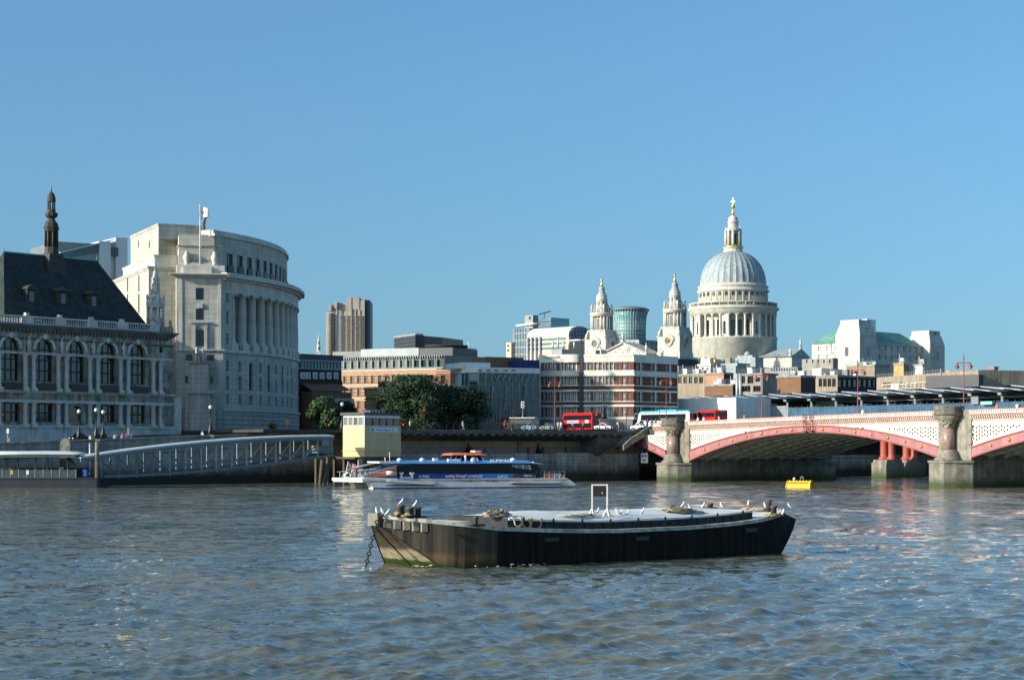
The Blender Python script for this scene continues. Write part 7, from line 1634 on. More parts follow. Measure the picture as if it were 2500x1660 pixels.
def barge():
 T = BGO; B2 = 2 * HB
 xs = [-4.75, -4.6, -4.2, -3.7, -3.2, -2.7, -2.2, -1.6, -1, -.5, 0] + [1.5 * i for i in range(1, 10)] + [14.5, 15.5, 16.5, 17.4, 18.3, 19.2, 20.0, 20.5, 20.9, 21.09]
 def chine(x):
  if x < -2.2: t = (x + 2.2) / -2.55; return (.55 + (HB - .30 - .55) * t ** 1.15, -.35 + 2.35 * t)
  if x < 0: return (.55 * (-x / 2.2) ** 1.5, -.35 - .5 * (1 + x / 2.2))
  if x > 18.0: t = (x - 18.0) / 3.09; return (dedge(x - .9) * .96, -.85 + 2.6 * t)
  return (dedge(x - .9) * .96, -.85)
 for far in (0, 1):
  f_ = (lambda y: B2 - y) if far else (lambda y: y)
  bow = MB(); side = MB()
  for m, rng in ((bow, [x for x in xs if x <= 0]), (side, [x for x in xs if x >= 0])):
   m.loft([[(x, f_(dedge(x) + (chine(x)[0] - dedge(x)) * t), dsheer(x) + (chine(x)[1] - dsheer(x)) * t) for t in (0, .25, .5, .75, 1)] for x in rng], closed=False, smooth=True)
  bow.build('bow_side', M['hull_bow'], T); side.build('hull_side', M['hull_side'], T)
 sw = MB(); rng = [x for x in xs if x <= -.5]
 sw.loft([[(x, chine(x)[0], chine(x)[1]), (x, HB, chine(x)[1] - .1), (x, B2 - chine(x)[0], chine(x)[1])] for x in rng], closed=False); sw.build('raked_bow_plate', M['hull_swim'], T)
 se = MB(); se.tube([(x, HB - .02, chine(x)[1] - .13) for x in rng], .025, 4); 
 for s in (0, 1): se.tube([(x, (B2 - chine(x)[0] if s else chine(x)[0]), chine(x)[1]) for x in rng], .035, 4)
 se.build('plate_seam', M['coaming'], T)
 bt = MB(); bt.loft([[(x, chine(x)[0], chine(x)[1]), (x, B2 - chine(x)[0], chine(x)[1])] for x in xs if x >= -.6], closed=False); bt.build('bottom', M['hull_side'], T)
 dk = MB(); dk.loft([[(x, dedge(x), dsheer(x) - .02), (x, HB, dsheer(x) + .02), (x, B2 - dedge(x), dsheer(x) - .02)] for x in xs], closed=False); dk.build('deck', M['deck_pale'], T)
 for far in (0, 1):
  f_ = (lambda y: B2 - y) if far else (lambda y: y)
  r = MB(); r.loft([[(x, f_(dedge(x) - .05), dsheer(x) - .13), (x, f_(dedge(x) - .05), dsheer(x) + .05), (x, f_(dedge(x) + .22), dsheer(x) + .05), (x, f_(dedge(x) + .22), dsheer(x) - .02)] for x in xs]); r.build('gunwale', M['gunwale'], T)
 bp = MB(); bp.box(-4.86, -4.70, HB - .42, HB + .42, 1.95, 2.53)
 bp.build('bow_timber', M['pier_stone'], T)
 for i in range(5): x = -4.45 + i * .3; y = dedge(x); bp = MB(); bp.prism([(x - .12, y - .04), (x + .12, dedge(x + .12) - .04), (x + .12, y + .1), (x - .12, y + .1)], dsheer(x) - .55, dsheer(x) - .14); bp.build('bow_timber', M['pier_stone'], T)
 sc = MB()
 for x in (3.2, 8.9, 16.4): sc.box(x - .5, x + .5, -.05, .0, dsheer(x) - .62, dsheer(x) - .30); sc.box(x - .42, x + .42, -.052, -.05, dsheer(x) - .56, dsheer(x) - .36, 1)
 sc.build('scupper', [M['hull_side'], M['black_iron']], T)
 # coaming and cambered hatch
 x0, x1 = 1.2, 17.2; v0, v1 = .78, B2 - .78; hs = [x0 + (x1 - x0) * i / 16 for i in range(17)]; ct = lambda x: dsheer(x) + .44
 c = MB()
 for v, s in ((v0, 1), (v1, -1)): c.loft([[(x, v, dsheer(x)), (x, v, ct(x)), (x, v + s * .08, ct(x)), (x, v + s * .08, dsheer(x))] for x in hs])
 for x in (x0, x1): c.box(x - .04, x + .04, v0, v1, dsheer(x), ct(x) + .02)
 c.build('coaming', M['coaming'], T)
 w = 6; h = MB(); h.loft([[(x, v0 - .06 + (v1 - v0 + .12) * i / 10, ct(x) + .02 + .40 * min(1, (x - x0 + .5) / 3, (x1 - x + .4) / 4) * math.sin(math.pi * i / 10)) for i in range(11)] for x in hs], closed=False, smooth=True)
 h.loft([[(x, v0 - .08, ct(x) - .06), (x, v0 - .08, ct(x) + .03), (x, v0 + .02, ct(x) + .03), (x, v0 + .02, ct(x) - .06)] for x in hs]); h.build('hatch_cover', M['hatch_pale'], T)
 st = MB()
 for i in range(26): x = x0 + .3 + i * .62; st.box(x, x + .06, v0 - .05, v0 - .002, dsheer(x) + .03, ct(x) - .065)
 st.build('coaming_stay', M['coaming'], T)
 lg = MB()
 for i in range(9): x = x0 + .8 + i * 1.8; lg.box(x, x + .1, v0 - .12, v0 - .085, ct(x) - .05, ct(x) + .1)
 lg.build('hatch_clip', M['rust'], T)
 # low white hatch boards on the fore deck
 fb = MB(); fb.box(-1.3, .3, 2.6, 5.2, dsheer(-1) - .1, dsheer(-1) + .1); fb.build('fore_hatch', M['deck_pale'], T)
M['gunwale'] = mat('worn_gunwale', (.52, .49, .41), .9, .6, 2.2)
barge()
def wash():
 rg = random.Random(8); m = MB()
 for i in range(70):
  t = rg.random(); x = -3.2 + 5.5 * t + rg.gauss(0, .15); y = (2.6 * (1 - t) ** 2 if x < 0 else 0) - .25 - abs(rg.gauss(0, .28)); p = BG.w(x, y); r = rg.uniform(.02, .07) * (1.2 - t * .6); m.ell((p.x, p.y, .02 + rg.uniform(0, .1)), r * rg.uniform(1, 2.2), r * 1.3, r * .45, 6, 4)
 for i in range(14): a = P(rg.gauss(900, 16), 0, 86.5 + rg.gauss(0, .5)); m.ell((a.x, a.y, .06), rg.uniform(.03, .08), .05, .025, 6, 4)
 return setting(m.build('foam', mat('river_foam', (.42, .42, .37), .8, .2, 3)), 'stuff')
wash()
def on_barge(name, label, cat, x, y, z=None, rz=0, group=None):
 p = BG.w(x, y); return empty(name, label, cat, (p.x, p.y, dsheer(x) if z is None else z), BG.rot + rz, group)
def hz(x, y): return dsheer(x) + .46 + .40 * min(1, (x - .7) / 3, (17.6 - x) / 4) * math.sin(math.pi * max(0, min(1, (y - .72) / 5.06)))
def bxy(px, py):
 "point on the barge deck or hatch under a pixel: solve by marching in y"
 best = None
 for i in range(120):
  y = .1 + 6.3 * i / 120; x = BG.uu(px, y); z = hz(x, y) if 1.2 < x < 17.2 and .75 < y < 5.75 else dsheer(x); e = abs(BG.z(py, x, y) - z)
  if best is None or e < best[0]: best = (e, x, y, z)
 return best[1:]
def chain():
 T = tag(bpy.data.objects.new('mooring_chain', None), 'heavy rusty chain hanging from the barge bow into the water', 'chain'); COL.objects.link(T)
 top = BG.w(-4.72, HB - .5); b0 = Vector((top.x - .05, top.y - .12, 2.2)); T.location = b0
 end = P(889, 1386, b0.y - .3); pts = [Vector((.12, .2, .32)), Vector((-.02, -.02, .18)), Vector((-.1, -.06, -.15))]
 e = end - b0; e.z = -2.5; m = MB(); n = 17
 pth = [Vector((.16, .35, .36)), Vector((0, 0, .2))] + [Vector((e.x * t ** .8, e.y * t, .2 + (e.z - .2) * t)) for t in [i / 15 for i in range(1, 16)]]
 for i in range(len(pth) - 1):
  a, b = pth[i], pth[i + 1]; d = (b - a); L = d.length * .62; mid = (a + b) / 2; t = d.normalized(); s = Vector((0, 1, 0)) if i % 2 else Vector((1, .2, 0)); s = (s - t * s.dot(t)).normalized()
  rr = .085; ring = [mid + t * (L * .62 * math.cos(q)) + s * (rr * math.sin(q) * 1.15) for q in [2 * math.pi * k / 12 for k in range(12)]]
  m.tube(ring, .034, 6, closed=True)
 m.build('chain_links', M['rust'], T)
chain()
def bollard(px, py, h, r, label, twin=False):
 x, y, z = bxy(px, py); T = on_barge('mooring_bollard', label, 'bollard', x, y, z, group='bollards on the barge deck'); m = MB()
 for d in ((-.2, .2) if twin else (0,)): m.lathe([(r, -.05), (r, h * .82), (r * 1.25, h * .84), (r * 1.25, h), (r * .6, h + .02)], d, 0, 12)
 m.build('post', M['bollard'], T); m = MB(); m.box(-.35 - (.2 if twin else 0), .35 + (.2 if twin else 0), -.25, .25, -.02, .06); m.build('base_plate', M['rust'], T); return x, y, z
M['bollard'] = mat('weathered_bollard_iron', (.10, .085, .07), .85, .5, 4)
def ropeheap(label, px, py, rx, ry, h, n, mt, seed, r=.028, name='rope_heap'):
 x, y, z = bxy(px, py); T = on_barge(name, label, 'rope', x, y, z, group='old ropes lying on the barge'); rg = random.Random(seed); m = MB(); pts = []
 a = 0
 for i in range(n * 9):
  a += 2 * math.pi / 9 * rg.uniform(.7, 1.3); k = rg.uniform(.35, 1); pts.append((rx * k * math.cos(a) + rg.gauss(0, rx * .15), ry * k * math.sin(a), .02 + h * (1 - k * .7) * rg.random()))
 m.tube(pts, r, 5); m.build('rope_coil', M[mt], T); return T
def deck_gear():
 bollard(978, 1256, .5, .17, 'squat bollard wrapped in tan rope near the barge bow'); bollard(1001, 1257, .42, .15, 'second rope-wrapped bollard from the barge bow, under the standing gull')
 bollard(1012, 1258, .46, .13, 'black twin-post bollard on the fore deck with a gull on top', True); bollard(1162, 1272, .4, .09, 'single thin iron post at the front corner of the hatch')
 bollard(1734, 1240, .26, .16, 'short dark bollard on the far edge of the hatch cover'); bollard(1877, 1248, .62, .16, 'tall bollard on the far side of the stern deck'); bollard(1889, 1259, .52, .16, 'tall bollard on the near side of the stern deck')
 ropeheap('coil of tan rope around the foremost bollard', 976, 1255, .28, .24, .4, 7, 'rope_tan', 1); ropeheap('coil of pale rope around the second bow bollard', 1000, 1257, .25, .22, .3, 6, 'rope', 2)
 ropeheap('small heap of tan rope spilling on the bow edge', 996, 1260, .3, .2, .12, 5, 'rope_tan', 3); ropeheap('big grey brown heap of rope at the front corner of the hatch', 1212, 1268, .75, .45, .5, 16, 'rope', 4, .035)
 ropeheap('pale tangled rope on top of the front end of the hatch', 1200, 1258, .55, .4, .3, 9, 'rope_pale', 5); ropeheap('rope tangle lying along the coaming on the near side deck', 1235, 1285, .9, .12, .15, 7, 'rope_tan', 6)
 ropeheap('flat heap of brown rope left of the white framed board', 1425, 1260, .6, .4, .18, 9, 'rope', 7); ropeheap('flat heap of grey rope further left of the white framed board', 1392, 1261, .6, .4, .2, 9, 'rope_pale', 8)
 ropeheap('large heap of weathered rope in the middle of the hatch cover', 1655, 1250, .85, .6, .4, 16, 'rope', 9, .035); ropeheap('thin scatter of rope right of the large heap on the hatch', 1700, 1251, .5, .3, .1, 5, 'rope', 10)
 ropeheap('pinkish rope heap at the stern end of the hatch', 1826, 1243, .4, .3, .2, 7, 'rope_tan', 11); ropeheap('grey rope mass around the far stern bollard', 1860, 1247, .8, .5, .3, 12, 'rope_pale', 12); ropeheap('yellowish rope at the foot of the near stern bollard', 1887, 1262, .5, .3, .22, 9, 'rope_yellow', 13)
 for px, w, d, mt, lab in ((1262, .26, .5, 'rope_pale', 'pale rope loop hanging over the coaming nearest the rope heap'), (1284, .34, .55, 'rope_tan', 'widest tan rope loop hanging down the black coaming'), (1305, .4, .62, 'rope_tan', 'rightmost tan rope loop hanging over the black coaming')):
  x = BG.uu(px, .7); z = dsheer(x) + .5; T = on_barge('hanging_rope', lab, 'rope', x, .66, z, group='rope loops hanging over the coaming'); m = MB()
  for q in range(3): m.tube([(-w + q * .05, .25, .03), (-w + .02 * q, -.02, 0), (-w * .8, -.06 - q * .02, -d * .6), (-.05 + q * .06, -.08, -d * (.86 + .08 * q)), (w * .8, -.06, -d * .55), (w - .04 * q, -.02, 0), (w, .25, .03)], .028, 5)
  m.build('rope_loop', M[mt], T)
 x, y, z = bxy(1464, 1260); p = BG.w(x, y); D = p.y; k = D / FP; T = empty('framed_board', 'dark square board in a white tubular frame standing on the barge hatch', 'sign', (p.x, p.y, z), R(4)); H = 78 * k; w = 18.4 * k
 for s in (-1, 1):
  m = MB(); m.box(s * w - .035, s * w + .035, -.035, .035, 0, H); m.build('post', M['white'], T)
  for d in (-1, 1): m = MB(); m.bar((s * w, 0, 19 * k), (s * w + d * 11 * k, d * .1, 0), .05); m.bar((s * w, 0, 19 * k), (s * w + d * 2 * k, -d * .45, 0), .05); m.build('strut', M['white'], T)
 m = MB(); m.box(-w - .035, w + .035, -.03, .03, H - .06, H + .01); m.build('top_bar', M['white'], T)
 m = MB(); m.box(-w + .04, w - .04, -.02, .02, H - 29 * k, H - .06); m.ell((w * .35, -.025, H - 21 * k), 1.6 * k, .01, 2.2 * k, 10, 5, 1); m.build('board', [M['board_brown'], M['metal_pale']], T)
M['board_brown'] = mat('board_brown', (.028, .016, .012), .6, .3, 4)
deck_gear()
def gull_proto():
 T = empty('gull', 'proto', 'gull'); 
 m = MB(); rings = []
 for x, z, ry, rz_ in ((-.24, .17, .008, .006), (-.17, .18, .035, .03), (-.06, .195, .07, .07), (.06, .215, .075, .085), (.13, .25, .055, .07), (.165, .30, .036, .042), (.185, .345, .042, .042), (.215, .355, .034, .034), (.24, .35, .012, .012)):
  rings.append([(x, ry * math.cos(t), z + rz_ * math.sin(t)) for t in [2 * math.pi * i / 8 for i in range(8)]])
 m.loft(rings, smooth=True); m.build('body', M['gull_white'], T)
 for s in (-1, 1):
  w = MB(); w.loft([[(x, s * (y + .012 * math.cos(t)), z + h * math.sin(t)) for t in [2 * math.pi * i / 6 for i in range(6)]] for x, y, z, h in ((.1, .072, .235, .02), (0, .078, .215, .05), (-.12, .05, .195, .035), (-.25, .012, .185, .006))], smooth=True); w.build('wing', M['gull_grey'], T)
  l = MB(); l.tube([(.02, s * .03, .14), (.01, s * .03, .07), (.02, s * .03, .004)], .008, 5); l.box(.0, .06, s * .03 - .02, s * .03 + .02, 0, .006); l.build('leg', M['gull_leg'], T)
 for o in T.children:
  if o.name.split('.')[0] in ('body', 'wing'): o.data.transform(Matrix.Translation((0, 0, .16)) @ Matrix.Rotation(R(-28), 4, 'Y') @ Matrix.Translation((0, 0, -.16)))
 b = MB(); st = Matrix.Translation((0, 0, .16)) @ Matrix.Rotation(R(-28), 4, 'Y') @ Matrix.Translation((0, 0, -.16)); b.tube([(.235, 0, .35), (.275, 0, .345), (.29, 0, .335)], [.013, .009, .003], 6); b.xf(st); b.build('beak', M['gull_leg'], T); return T
M['gull_white'] = mat('gull_white', (.80, .80, .78), .8, .05, 4); M['gull_grey'] = mat('gull_grey', (.42, .44, .46), .8, .15, 6); M['gull_leg'] = mat('gull_orange', (.5, .28, .06), .6, .1, 4)
def gulls():
 pr = gull_proto(); first = True
 for px, py, dz, rz, lab in ((919, 1252, .0, 1.9, 'gull on the very tip of the barge bow, beside the chain'), (933, 1257, 0, 2.4, 'gull second from the bow tip, breast to the sun'), (946, 1257, -.06, .5, 'small hunched gull third from the bow tip'),
   (980, 1250, .46, .2, 'gull standing high on the rope-wrapped bow bollard, facing right'), (1014, 1252, .42, .7, 'gull standing on the black twin-post bollard'), (1247, 1262, -.1, 1.0, 'lone small gull on the hatch just right of the rope heap'),
   (1459, 1257, 0, .8, 'gull between the legs of the white framed board'), (1507, 1256, -.06, 2.6, 'sitting gull just right of the white framed board'), (1516, 1256, -.08, .3, 'sitting gull right beside another one past the white board'), (1531, 1257, -.1, .2, 'small sitting gull, third past the white framed board'), (1569, 1256, 0, .4, 'largest gull, alone in the middle of the bare hatch'),
   (1667, 1241, 0, .4, 'gull perched on the far side of the large rope heap'), (1684, 1243, -.1, 2.8, 'tiny gull low at the far edge, right of the large rope heap'), (1717, 1241, -.03, .6, 'gull left of the short dark bollard on the far edge'), (1761, 1241, -.02, 2.2, 'gull right of the short dark bollard on the far edge'),
   (1827, 1240, .08, 1.2, 'gull on the pinkish rope heap'), (1867, 1244, .05, 1.9, 'gull beside the far stern bollard'), (1912, 1265, 0, .9, 'gull on the near edge of the stern deck'), (1927, 1243, .0, 2.6, 'gull at the very end of the stern rail')):
  x, y, z = bxy(px, py); p = BG.w(x, y); o = pr if first else dup(pr); first = False; o.location = (p.x, p.y, z + dz + .02); o.rotation_euler = (0, 0, rz); o.scale = (.78,) * 3; o['label'] = lab; o['group'] = 'gulls resting on the barge'
gulls()

# ================================================================ river bus catamaran
M['boat_white'] = mat('boat_white', (.70, .70, .66), .35, .08, .5, streak=.08); M['boat_blue'] = mat('boat_roof_blue', (.07, .24, .52), .3, .35, .12); M['boat_navy'] = mat('boat_navy_band', (.018, .03, .26), .3, .12, .3)
M['boat_mid'] = mat('boat_mid_blue', (.04, .17, .52), .3, .1, .3); M['boat_orange'] = mat('boat_orange', (.88, .19, .05), .35, .08, .4); M['boat_glass'] = glassmat('boat_dark_glass', (.005, .007, .014), .12, .4, .4, spec=.35); M['letter_white'] = mat('lettering_white', (.8, .82, .86), .5, .02, 1); M['letter_red'] = mat('lettering_red', (.35, .03, .03), .5, .02, 1); M['letter_dark'] = mat('lettering_dark', (.03, .03, .035), .5, .02, 1)
def riverbus():
 f = Fr((-19.5, 262), (6.96, 271.5)); T = thing_fr('river_bus_catamaran', 'long blue and white river bus catamaran with an orange bow wing and wheelhouse', 'boat', f)
 q = lambda px, py, v=0: (f.uu(px, v), f.zp(px, py, v)); BW = 8.4
 prof = [(885, 1163), (893, 1168), (902, 1176), (908, 1185), (911, 1191), (912, 1198), (1368, 1198), (1368, 1184), (1404, 1186.5), (1404, 1180), (1389, 1169.5), (1200, 1169.4), (1100, 1169.2), (968, 1168.6)]
 P0 = [q(*p) for p in prof]
 for v0, v1, du in ((0, 2.5, 0), (BW - 2.5, BW, -.9)): m = MB(); m.prism_y([(u + (du if i < 6 else 0), z) for i, (u, z) in enumerate(P0)], v0, v1); m.build('hull', M['boat_white'], T)
 m = MB(); a, b = q(912, 1190.5), q(1368, 1187); m.prism_y([(a[0], -.3), (b[0], -.3), (b[0], b[1]), (a[0], a[1])], -.03, -.004); m.build('boot_stripe', M['boat_navy'], T)
 m = MB(); zd = q(968, 1168.6)[1]; fu = f.uu(885); m.prism([(fu, 0), (f.uu(1385), 0), (f.uu(1385), BW), (fu - 1.9, BW), (fu - 2.5, BW * .8), (fu - 1.6, BW * .4)], zd - .45, zd - .02); m.prism([(fu - .05, -.05), (f.uu(970), -.05), (f.uu(970), BW + .05), (fu - 2.0, BW + .05), (fu - 2.65, BW * .8), (fu - 1.75, BW * .4)], zd - .25, zd + .1); m.build('bow_deck', M['boat_white'], T)
 cab = MB(); cp = [q(968, 1168), q(1304, 1168), q(1309, 1156), q(1316, 1134), q(1262, 1131.5), q(1006, 1131.5), q(968, 1138)]; cab.prism_y(cp, .25, BW - .25); cab.build('cabin', M['boat_glass'], T)
 m = MB(); m.prism_y([q(968, 1168.3), q(1250, 1168.3), q(1257, 1156), q(1008, 1156), q(968, 1163)], .12, .245); m.prism_y([q(885, 1162.8), q(968, 1168.3), q(968, 1163.1)], .12, .245); m.build('blue_band', M['boat_navy'], T)
 m = MB(); m.prism_y([q(1165, 1168.1), q(1249, 1168.1), q(1256, 1156.2), q(1172, 1156.2)], .1, .118); m.build('mid_blue_band', M['boat_mid'], T)
 m = MB(); m.prism_y([q(1250.5, 1168.3), q(1255, 1168.3), q(1262, 1156), q(1257.5, 1156)], .12, .245); m.build('red_stripe', M['letter_red'], T); m = MB(); m.prism_y([q(1255.2, 1168.3), q(1304, 1168.3), q(1308, 1156), q(1262.2, 1156)], .12, .245); m.build('dark_panel', M['metal_dark'], T)
 w = MB(); w.prism_y([q(885, 1162), q(968, 1163), q(968, 1136.5)], .05, .24); m = MB(); m.prism_y([q(885, 1162), q(968, 1163), q(968, 1136.5)], BW - .3, BW - .1); m.build('far_wing', M['metal_grey'], T); W = w.build('bow_wing', M['boat_orange'], T)
 m = MB(); m.prism_y([q(943, 1161), q(966, 1161.6), q(966, 1147), q(943, 1146)], .02, .05); m.build('raft_recess', M['win_dark'], W)
 m = MB(); a, b = q(943.5, 1154), q(967, 1155); m.tube([(a[0], -.1, a[1]), (b[0], -.1, b[1])], .3, 10); m.build('life_raft', M['boat_white'], T)
 e = MB(); pts = [q(885, 1161), q(967, 1136), q(1008, 1131)]; e.tube([(u, .1, z) for u, z in pts], .08, 5); e.build('wing_edge', M['boat_blue'], T)
 us = [960, 985, 1020, 1100, 1200, 1262, 1300, 1320, 1330]; hz_ = [.25, .4, .46, .48, .48, .46, .42, .25, .06]; r = MB(); z0 = q(1100, 1131)[1]
 r.loft([[(f.uu(p), -.15 + (BW + .3) * j / 8, z0 - .12 * (p > 1310) + h * math.sin(math.pi * j / 8) ** .55) for j in range(9)] + [(f.uu(p), BW / 2, z0 - .18)] for p, h in zip(us, hz_)], smooth=False); r.build('roof', M['boat_blue'], T)
 m = MB(); pts = [q(838, 1160, BW), q(872, 1139, BW), q(935, 1127, BW)]; m.tube([(u, BW - .2, z) for u, z in pts], .12, 6); u1, z1 = q(912, 1130); m.tube([(fu + 1.6, BW - .2, zd), (fu + 1.6, BW - .2, z1 + .4)], .06, 5)
 pts = [q(905, 1132), q(935, 1127)]; m.build('bow_arch', M['boat_white'], T)
 m = MB(); a, b = f.uu(931), f.uu(973); m.loft([[(u, 1, z0 + .05), (u, 1, z0 + .28), (u, BW - 1, z0 + .28), (u, BW - 1, z0 + .05)] for u in (a, a + .4, b)]); m.build('bow_visor', M['boat_white'], T)
 g = MB(); g.prism_y([q(1251, 1133), q(1296, 1134), q(1300, 1147), q(1251, 1140)], .18, .248); g.build('stern_screen', M['metal_grey'], T); m = MB()
 for p in (1261, 1277, 1293): a, b = q(p, 1134), q(p + 2, 1141 + (p - 1251) * .13); m.bar((a[0], .15, a[1]), (b[0], .15, b[1]), .07)
 m.build('screen_frame', M['white'], T); m = MB(); a = q(1308, 1168); m.tube([(a[0], .4, a[1]), (a[0], .4, z0), (a[0] - .4, .4, z0 + .2)], .08, 6); m.bar((a[0], .4, a[1] + .75), (a[0] + .3, .4, a[1] + 1.05), .08); m.bar((a[0], .4, a[1] + .75), (a[0] - .3, .4, a[1] + 1.05), .08); m.build('stern_post', M['white'], T)
 # boarding gates
 for p in (980, 1006):
  m = MB(); u, z = q(p, 1168); m.box(u - .13, u + .13, -.08, .1, z, z + .75); m.box(u - .3, u + .3, -.12, .12, z + .62, z + .85); m.build('boarding_post', M['white'], T)
 m = MB(); u, z = q(981, 1168); u2 = f.uu(1005); m.box(u, u2, -.05, .08, z + .05, z + .22); m.build('boarding_gate', M['white'], T)
 for p0, p1, y0, y1 in ((942, 1062, 1175.5, 1184), (1247, 1368, 1178.5, 1181)):
  m = MB(); a, b = q(p0, y0), q(p1, y1); m.prism([(a[0], 0), (a[0] + 1, -.35), (b[0], -.35), (b[0], 0)], b[1] - .02, b[1] + .1); m.prism_y([(a[0], a[1]), (b[0], b[1]), (b[0], b[1] + .45), (a[0] + .6, a[1] + .25)], -.3, -.002, 1); m.build('fender_platform', [M['rubber'], M['boat_white']], T)
 # wheelhouse
 z1 = z0 + .35; wh = MB(); a, b, c_, d = f.uu(1105), f.uu(1192), f.uu(1117), f.uu(1186); zw = q(1150, 1111, 2)[1]
 wh.add([(a, 1.9, z1), (b, 1.9, z1), (b, BW - 1.9, z1), (a, BW - 1.9, z1), (c_, 2.3, zw), (d, 2.3, zw), (d, BW - 2.3, zw), (c_, BW - 2.3, zw)], [(0, 3, 2, 1), (4, 5, 6, 7), (0, 1, 5, 4), (1, 2, 6, 5), (2, 3, 7, 6), (3, 0, 4, 7)]); WH = wh.build('wheelhouse', M['boat_glass'], T)
 m = MB()
 for i in range(7): t = i / 6; x0, x1 = a + (b - a) * t, c_ + (d - c_) * t; m.bar((x0, 1.86, z1), (x1, 2.26, zw), .09)
 m.build('window_post', M['boat_mid'], WH); m = MB(); zr = q(1150, 1104.5, 2)[1]
 m.loft([[(f.uu(p), 1.9, zw), (f.uu(p), 2.1, zw + h), (f.uu(p), BW - 2.1, zw + h), (f.uu(p), BW - 1.9, zw)] for p, h in ((1111, .05), (1118, .26), (1140, .34), (1185, .32), (1197, .08))]); m.build('wheelhouse_roof', M['boat_orange'], WH)
 m = MB(); m.box(f.uu(1176), f.uu(1191), 3, 5, zw + .45, zw + .65); m.tube([(f.uu(1183), 4, zw + .3), (f.uu(1183), 4, zw + .5)], .1, 6); m.build('radar', M['white'], WH)
 m = MB(); m.box(f.uu(1100), f.uu(1130), 1.0, 1.7, z0 + .3, z0 + .62); m.build('roof_fairing', M['white'], T)
 m = MB(); x = f.uu(1159); m.lathe([(.46, 0), (.46, .05), (.1, .16)], n=16); m.xf(Matrix.Translation((x, .4, z0 + .42)) @ Matrix.Rotation(R(80), 4, 'X')); m.build('satellite_dish', M['metal_pale'], T)
 m = MB(); x = f.uu(1141); m.tube([(x, .9, z0 + .2), (x, .9, z0 + .9)], .09, 6); m.ell((x, .9, z0 + .95), .2, .2, .22); m.build('searchlight', M['white'], T)
 for p in (986, 1042, 1265): m = MB(); m.ell((f.uu(p), 2.2, z0 + .48), .42, .42, .3, 10, 6); m.build('roof_dome', M['white'], T)
 m = MB(); m.box(f.uu(1070), f.uu(1080), 2, 2.8, z0 + .4, z0 + .72); m.build('roof_box', M['white'], T)
 for p, yt in ((950, 1118), (961, 1105)): m = MB(); x = f.uu(p); m.tube([(x, 2, z0 + .2), (x, 2, q(p, yt)[1])], .05, 5); m.ell((x, 2, q(p, yt)[1]), .12, .12, .06); m.build('aerial', M['white'], T)
 m = MB(); x = f.uu(1206); m.tube([(x - .6, 4, z0 + .4), (x, 4, z0 + 1.9)], .06, 5); m.tube([(x + 1.4, 4, z0 + .4), (x, 4, z0 + 1.9)], .04, 5); m.box(x - .35, x + .1, 3.8, 4.2, z0 + 1.6, z0 + 2.2); m.build('light_mast', M['black_iron'], T)
 # stern deck gear
 m = MB(); zz = q(1345, 1169)[1]; m.box(f.uu(1334), f.uu(1356), .5, 1.5, zz, zz + .85); SB = m.build('stern_locker', M['boat_orange'], T); m = MB(); m.tube([(f.uu(1357), 1, zz + .42), (f.uu(1375), 1, zz + .42)], .36, 10); m.build('life_raft', M['boat_white'], T)
 m = MB()
 for v in (.2, BW - .3):
  m.bar((f.uu(1330), v, zz + 1.1), (f.uu(1380), v, zz + 1.1), .05); m.bar((f.uu(1330), v, zz + .6), (f.uu(1380), v, zz + .6), .04)
  for p in (1330, 1342, 1355, 1368, 1380): m.bar((f.uu(p), v, zz - .1), (f.uu(p), v, zz + 1.1), .05)
 m.build('stern_rail', M['steel'], T); m = MB(); m.prism_y([q(1373, 1169), q(1384, 1169), q(1377, 1160)], .1, .4); m.build('stern_fin', M['boat_orange'], T)
 m = MB(); m.box(f.uu(1310), f.uu(1328), 1.5, BW - 1.5, zz, zz + 1.6); m.build('stern_bulkhead', M['metal_dark'], T)
 m = MB(); n = 16
 for i in range(8): u = fu - 1.2 + i * .75; m.tube([(u, BW - .5, zd + .2), (u, BW - .5, zd + .95)], .035, 4)
 m.bar((fu - 1.6, BW - .5, zd + .9), (fu + 4.2, BW - .5, zd + 1.3), .05)
 m.build('bow_rail', M['white'], T)
 for u in (fu - 1.2, fu - .1): m = MB(); m.tube([(u, 1.8, zd + .2), (u, 1.8, zd + .6), (u + .45, 1.8, zd + .6), (u + .45, 1.8, zd + .2)], .06, 5); m.build('bow_hoop', M['white'], T)
 # lettering
 x90 = (R(90), 0, 0)
 text('KPMG', .58, M['letter_white'], T, (*((f.uu(1035.5), .1)), q(1035, 1164)[1]), x90, shear=.2); text('KPMG', .58, M['letter_white'], T, (f.uu(1228), .08, q(1228, 1164)[1]), x90, shear=.2)
 text('cutting through complexity', .62, M['letter_white'], T, (f.uu(1133), .08, q(1133, 1161.5)[1]), x90, shear=.25, sx=.82)
 text('KPMG', .95, M['letter_white'], T, (f.uu(1222), .06, z0 + .34), (R(38), 0, 0), shear=.3, sx=1.35)
 text('clippers', .42, M['letter_white'], T, (f.uu(1290), .1, q(1290, 1160.5)[1]), x90)
 text('CYCLONE 7', .34, M['letter_white'], W, (f.uu(927), .03, q(927, 1154)[1]), x90); text('7', .6, M['letter_white'], SB, (f.uu(1352), .48, zz + .45), x90)
 for p in (948, 1000, 1137, 1198, 1258, 1315):
  a = text('thames', .26, M['letter_red'], T, (f.uu(p - 8), -.02, q(p, 1173.5)[1]), x90); b = text('clippers', .26, M['letter_dark'], T, (f.uu(p + 9), -.02, q(p, 1173.7)[1]), x90)
 # ensign
 m = MB(); a, b = q(842, 1168, 4), q(850, 1126, 4); m.tube([(a[0], 4, a[1]), (b[0], 4, b[1])], .05, 5); FS = m.build('flagstaff', M['white'], T)
 fl = [MB(), MB(), MB()]; U0, Z0 = q(850, 1127.5, 4); w_, h_ = 1.15, 1.35
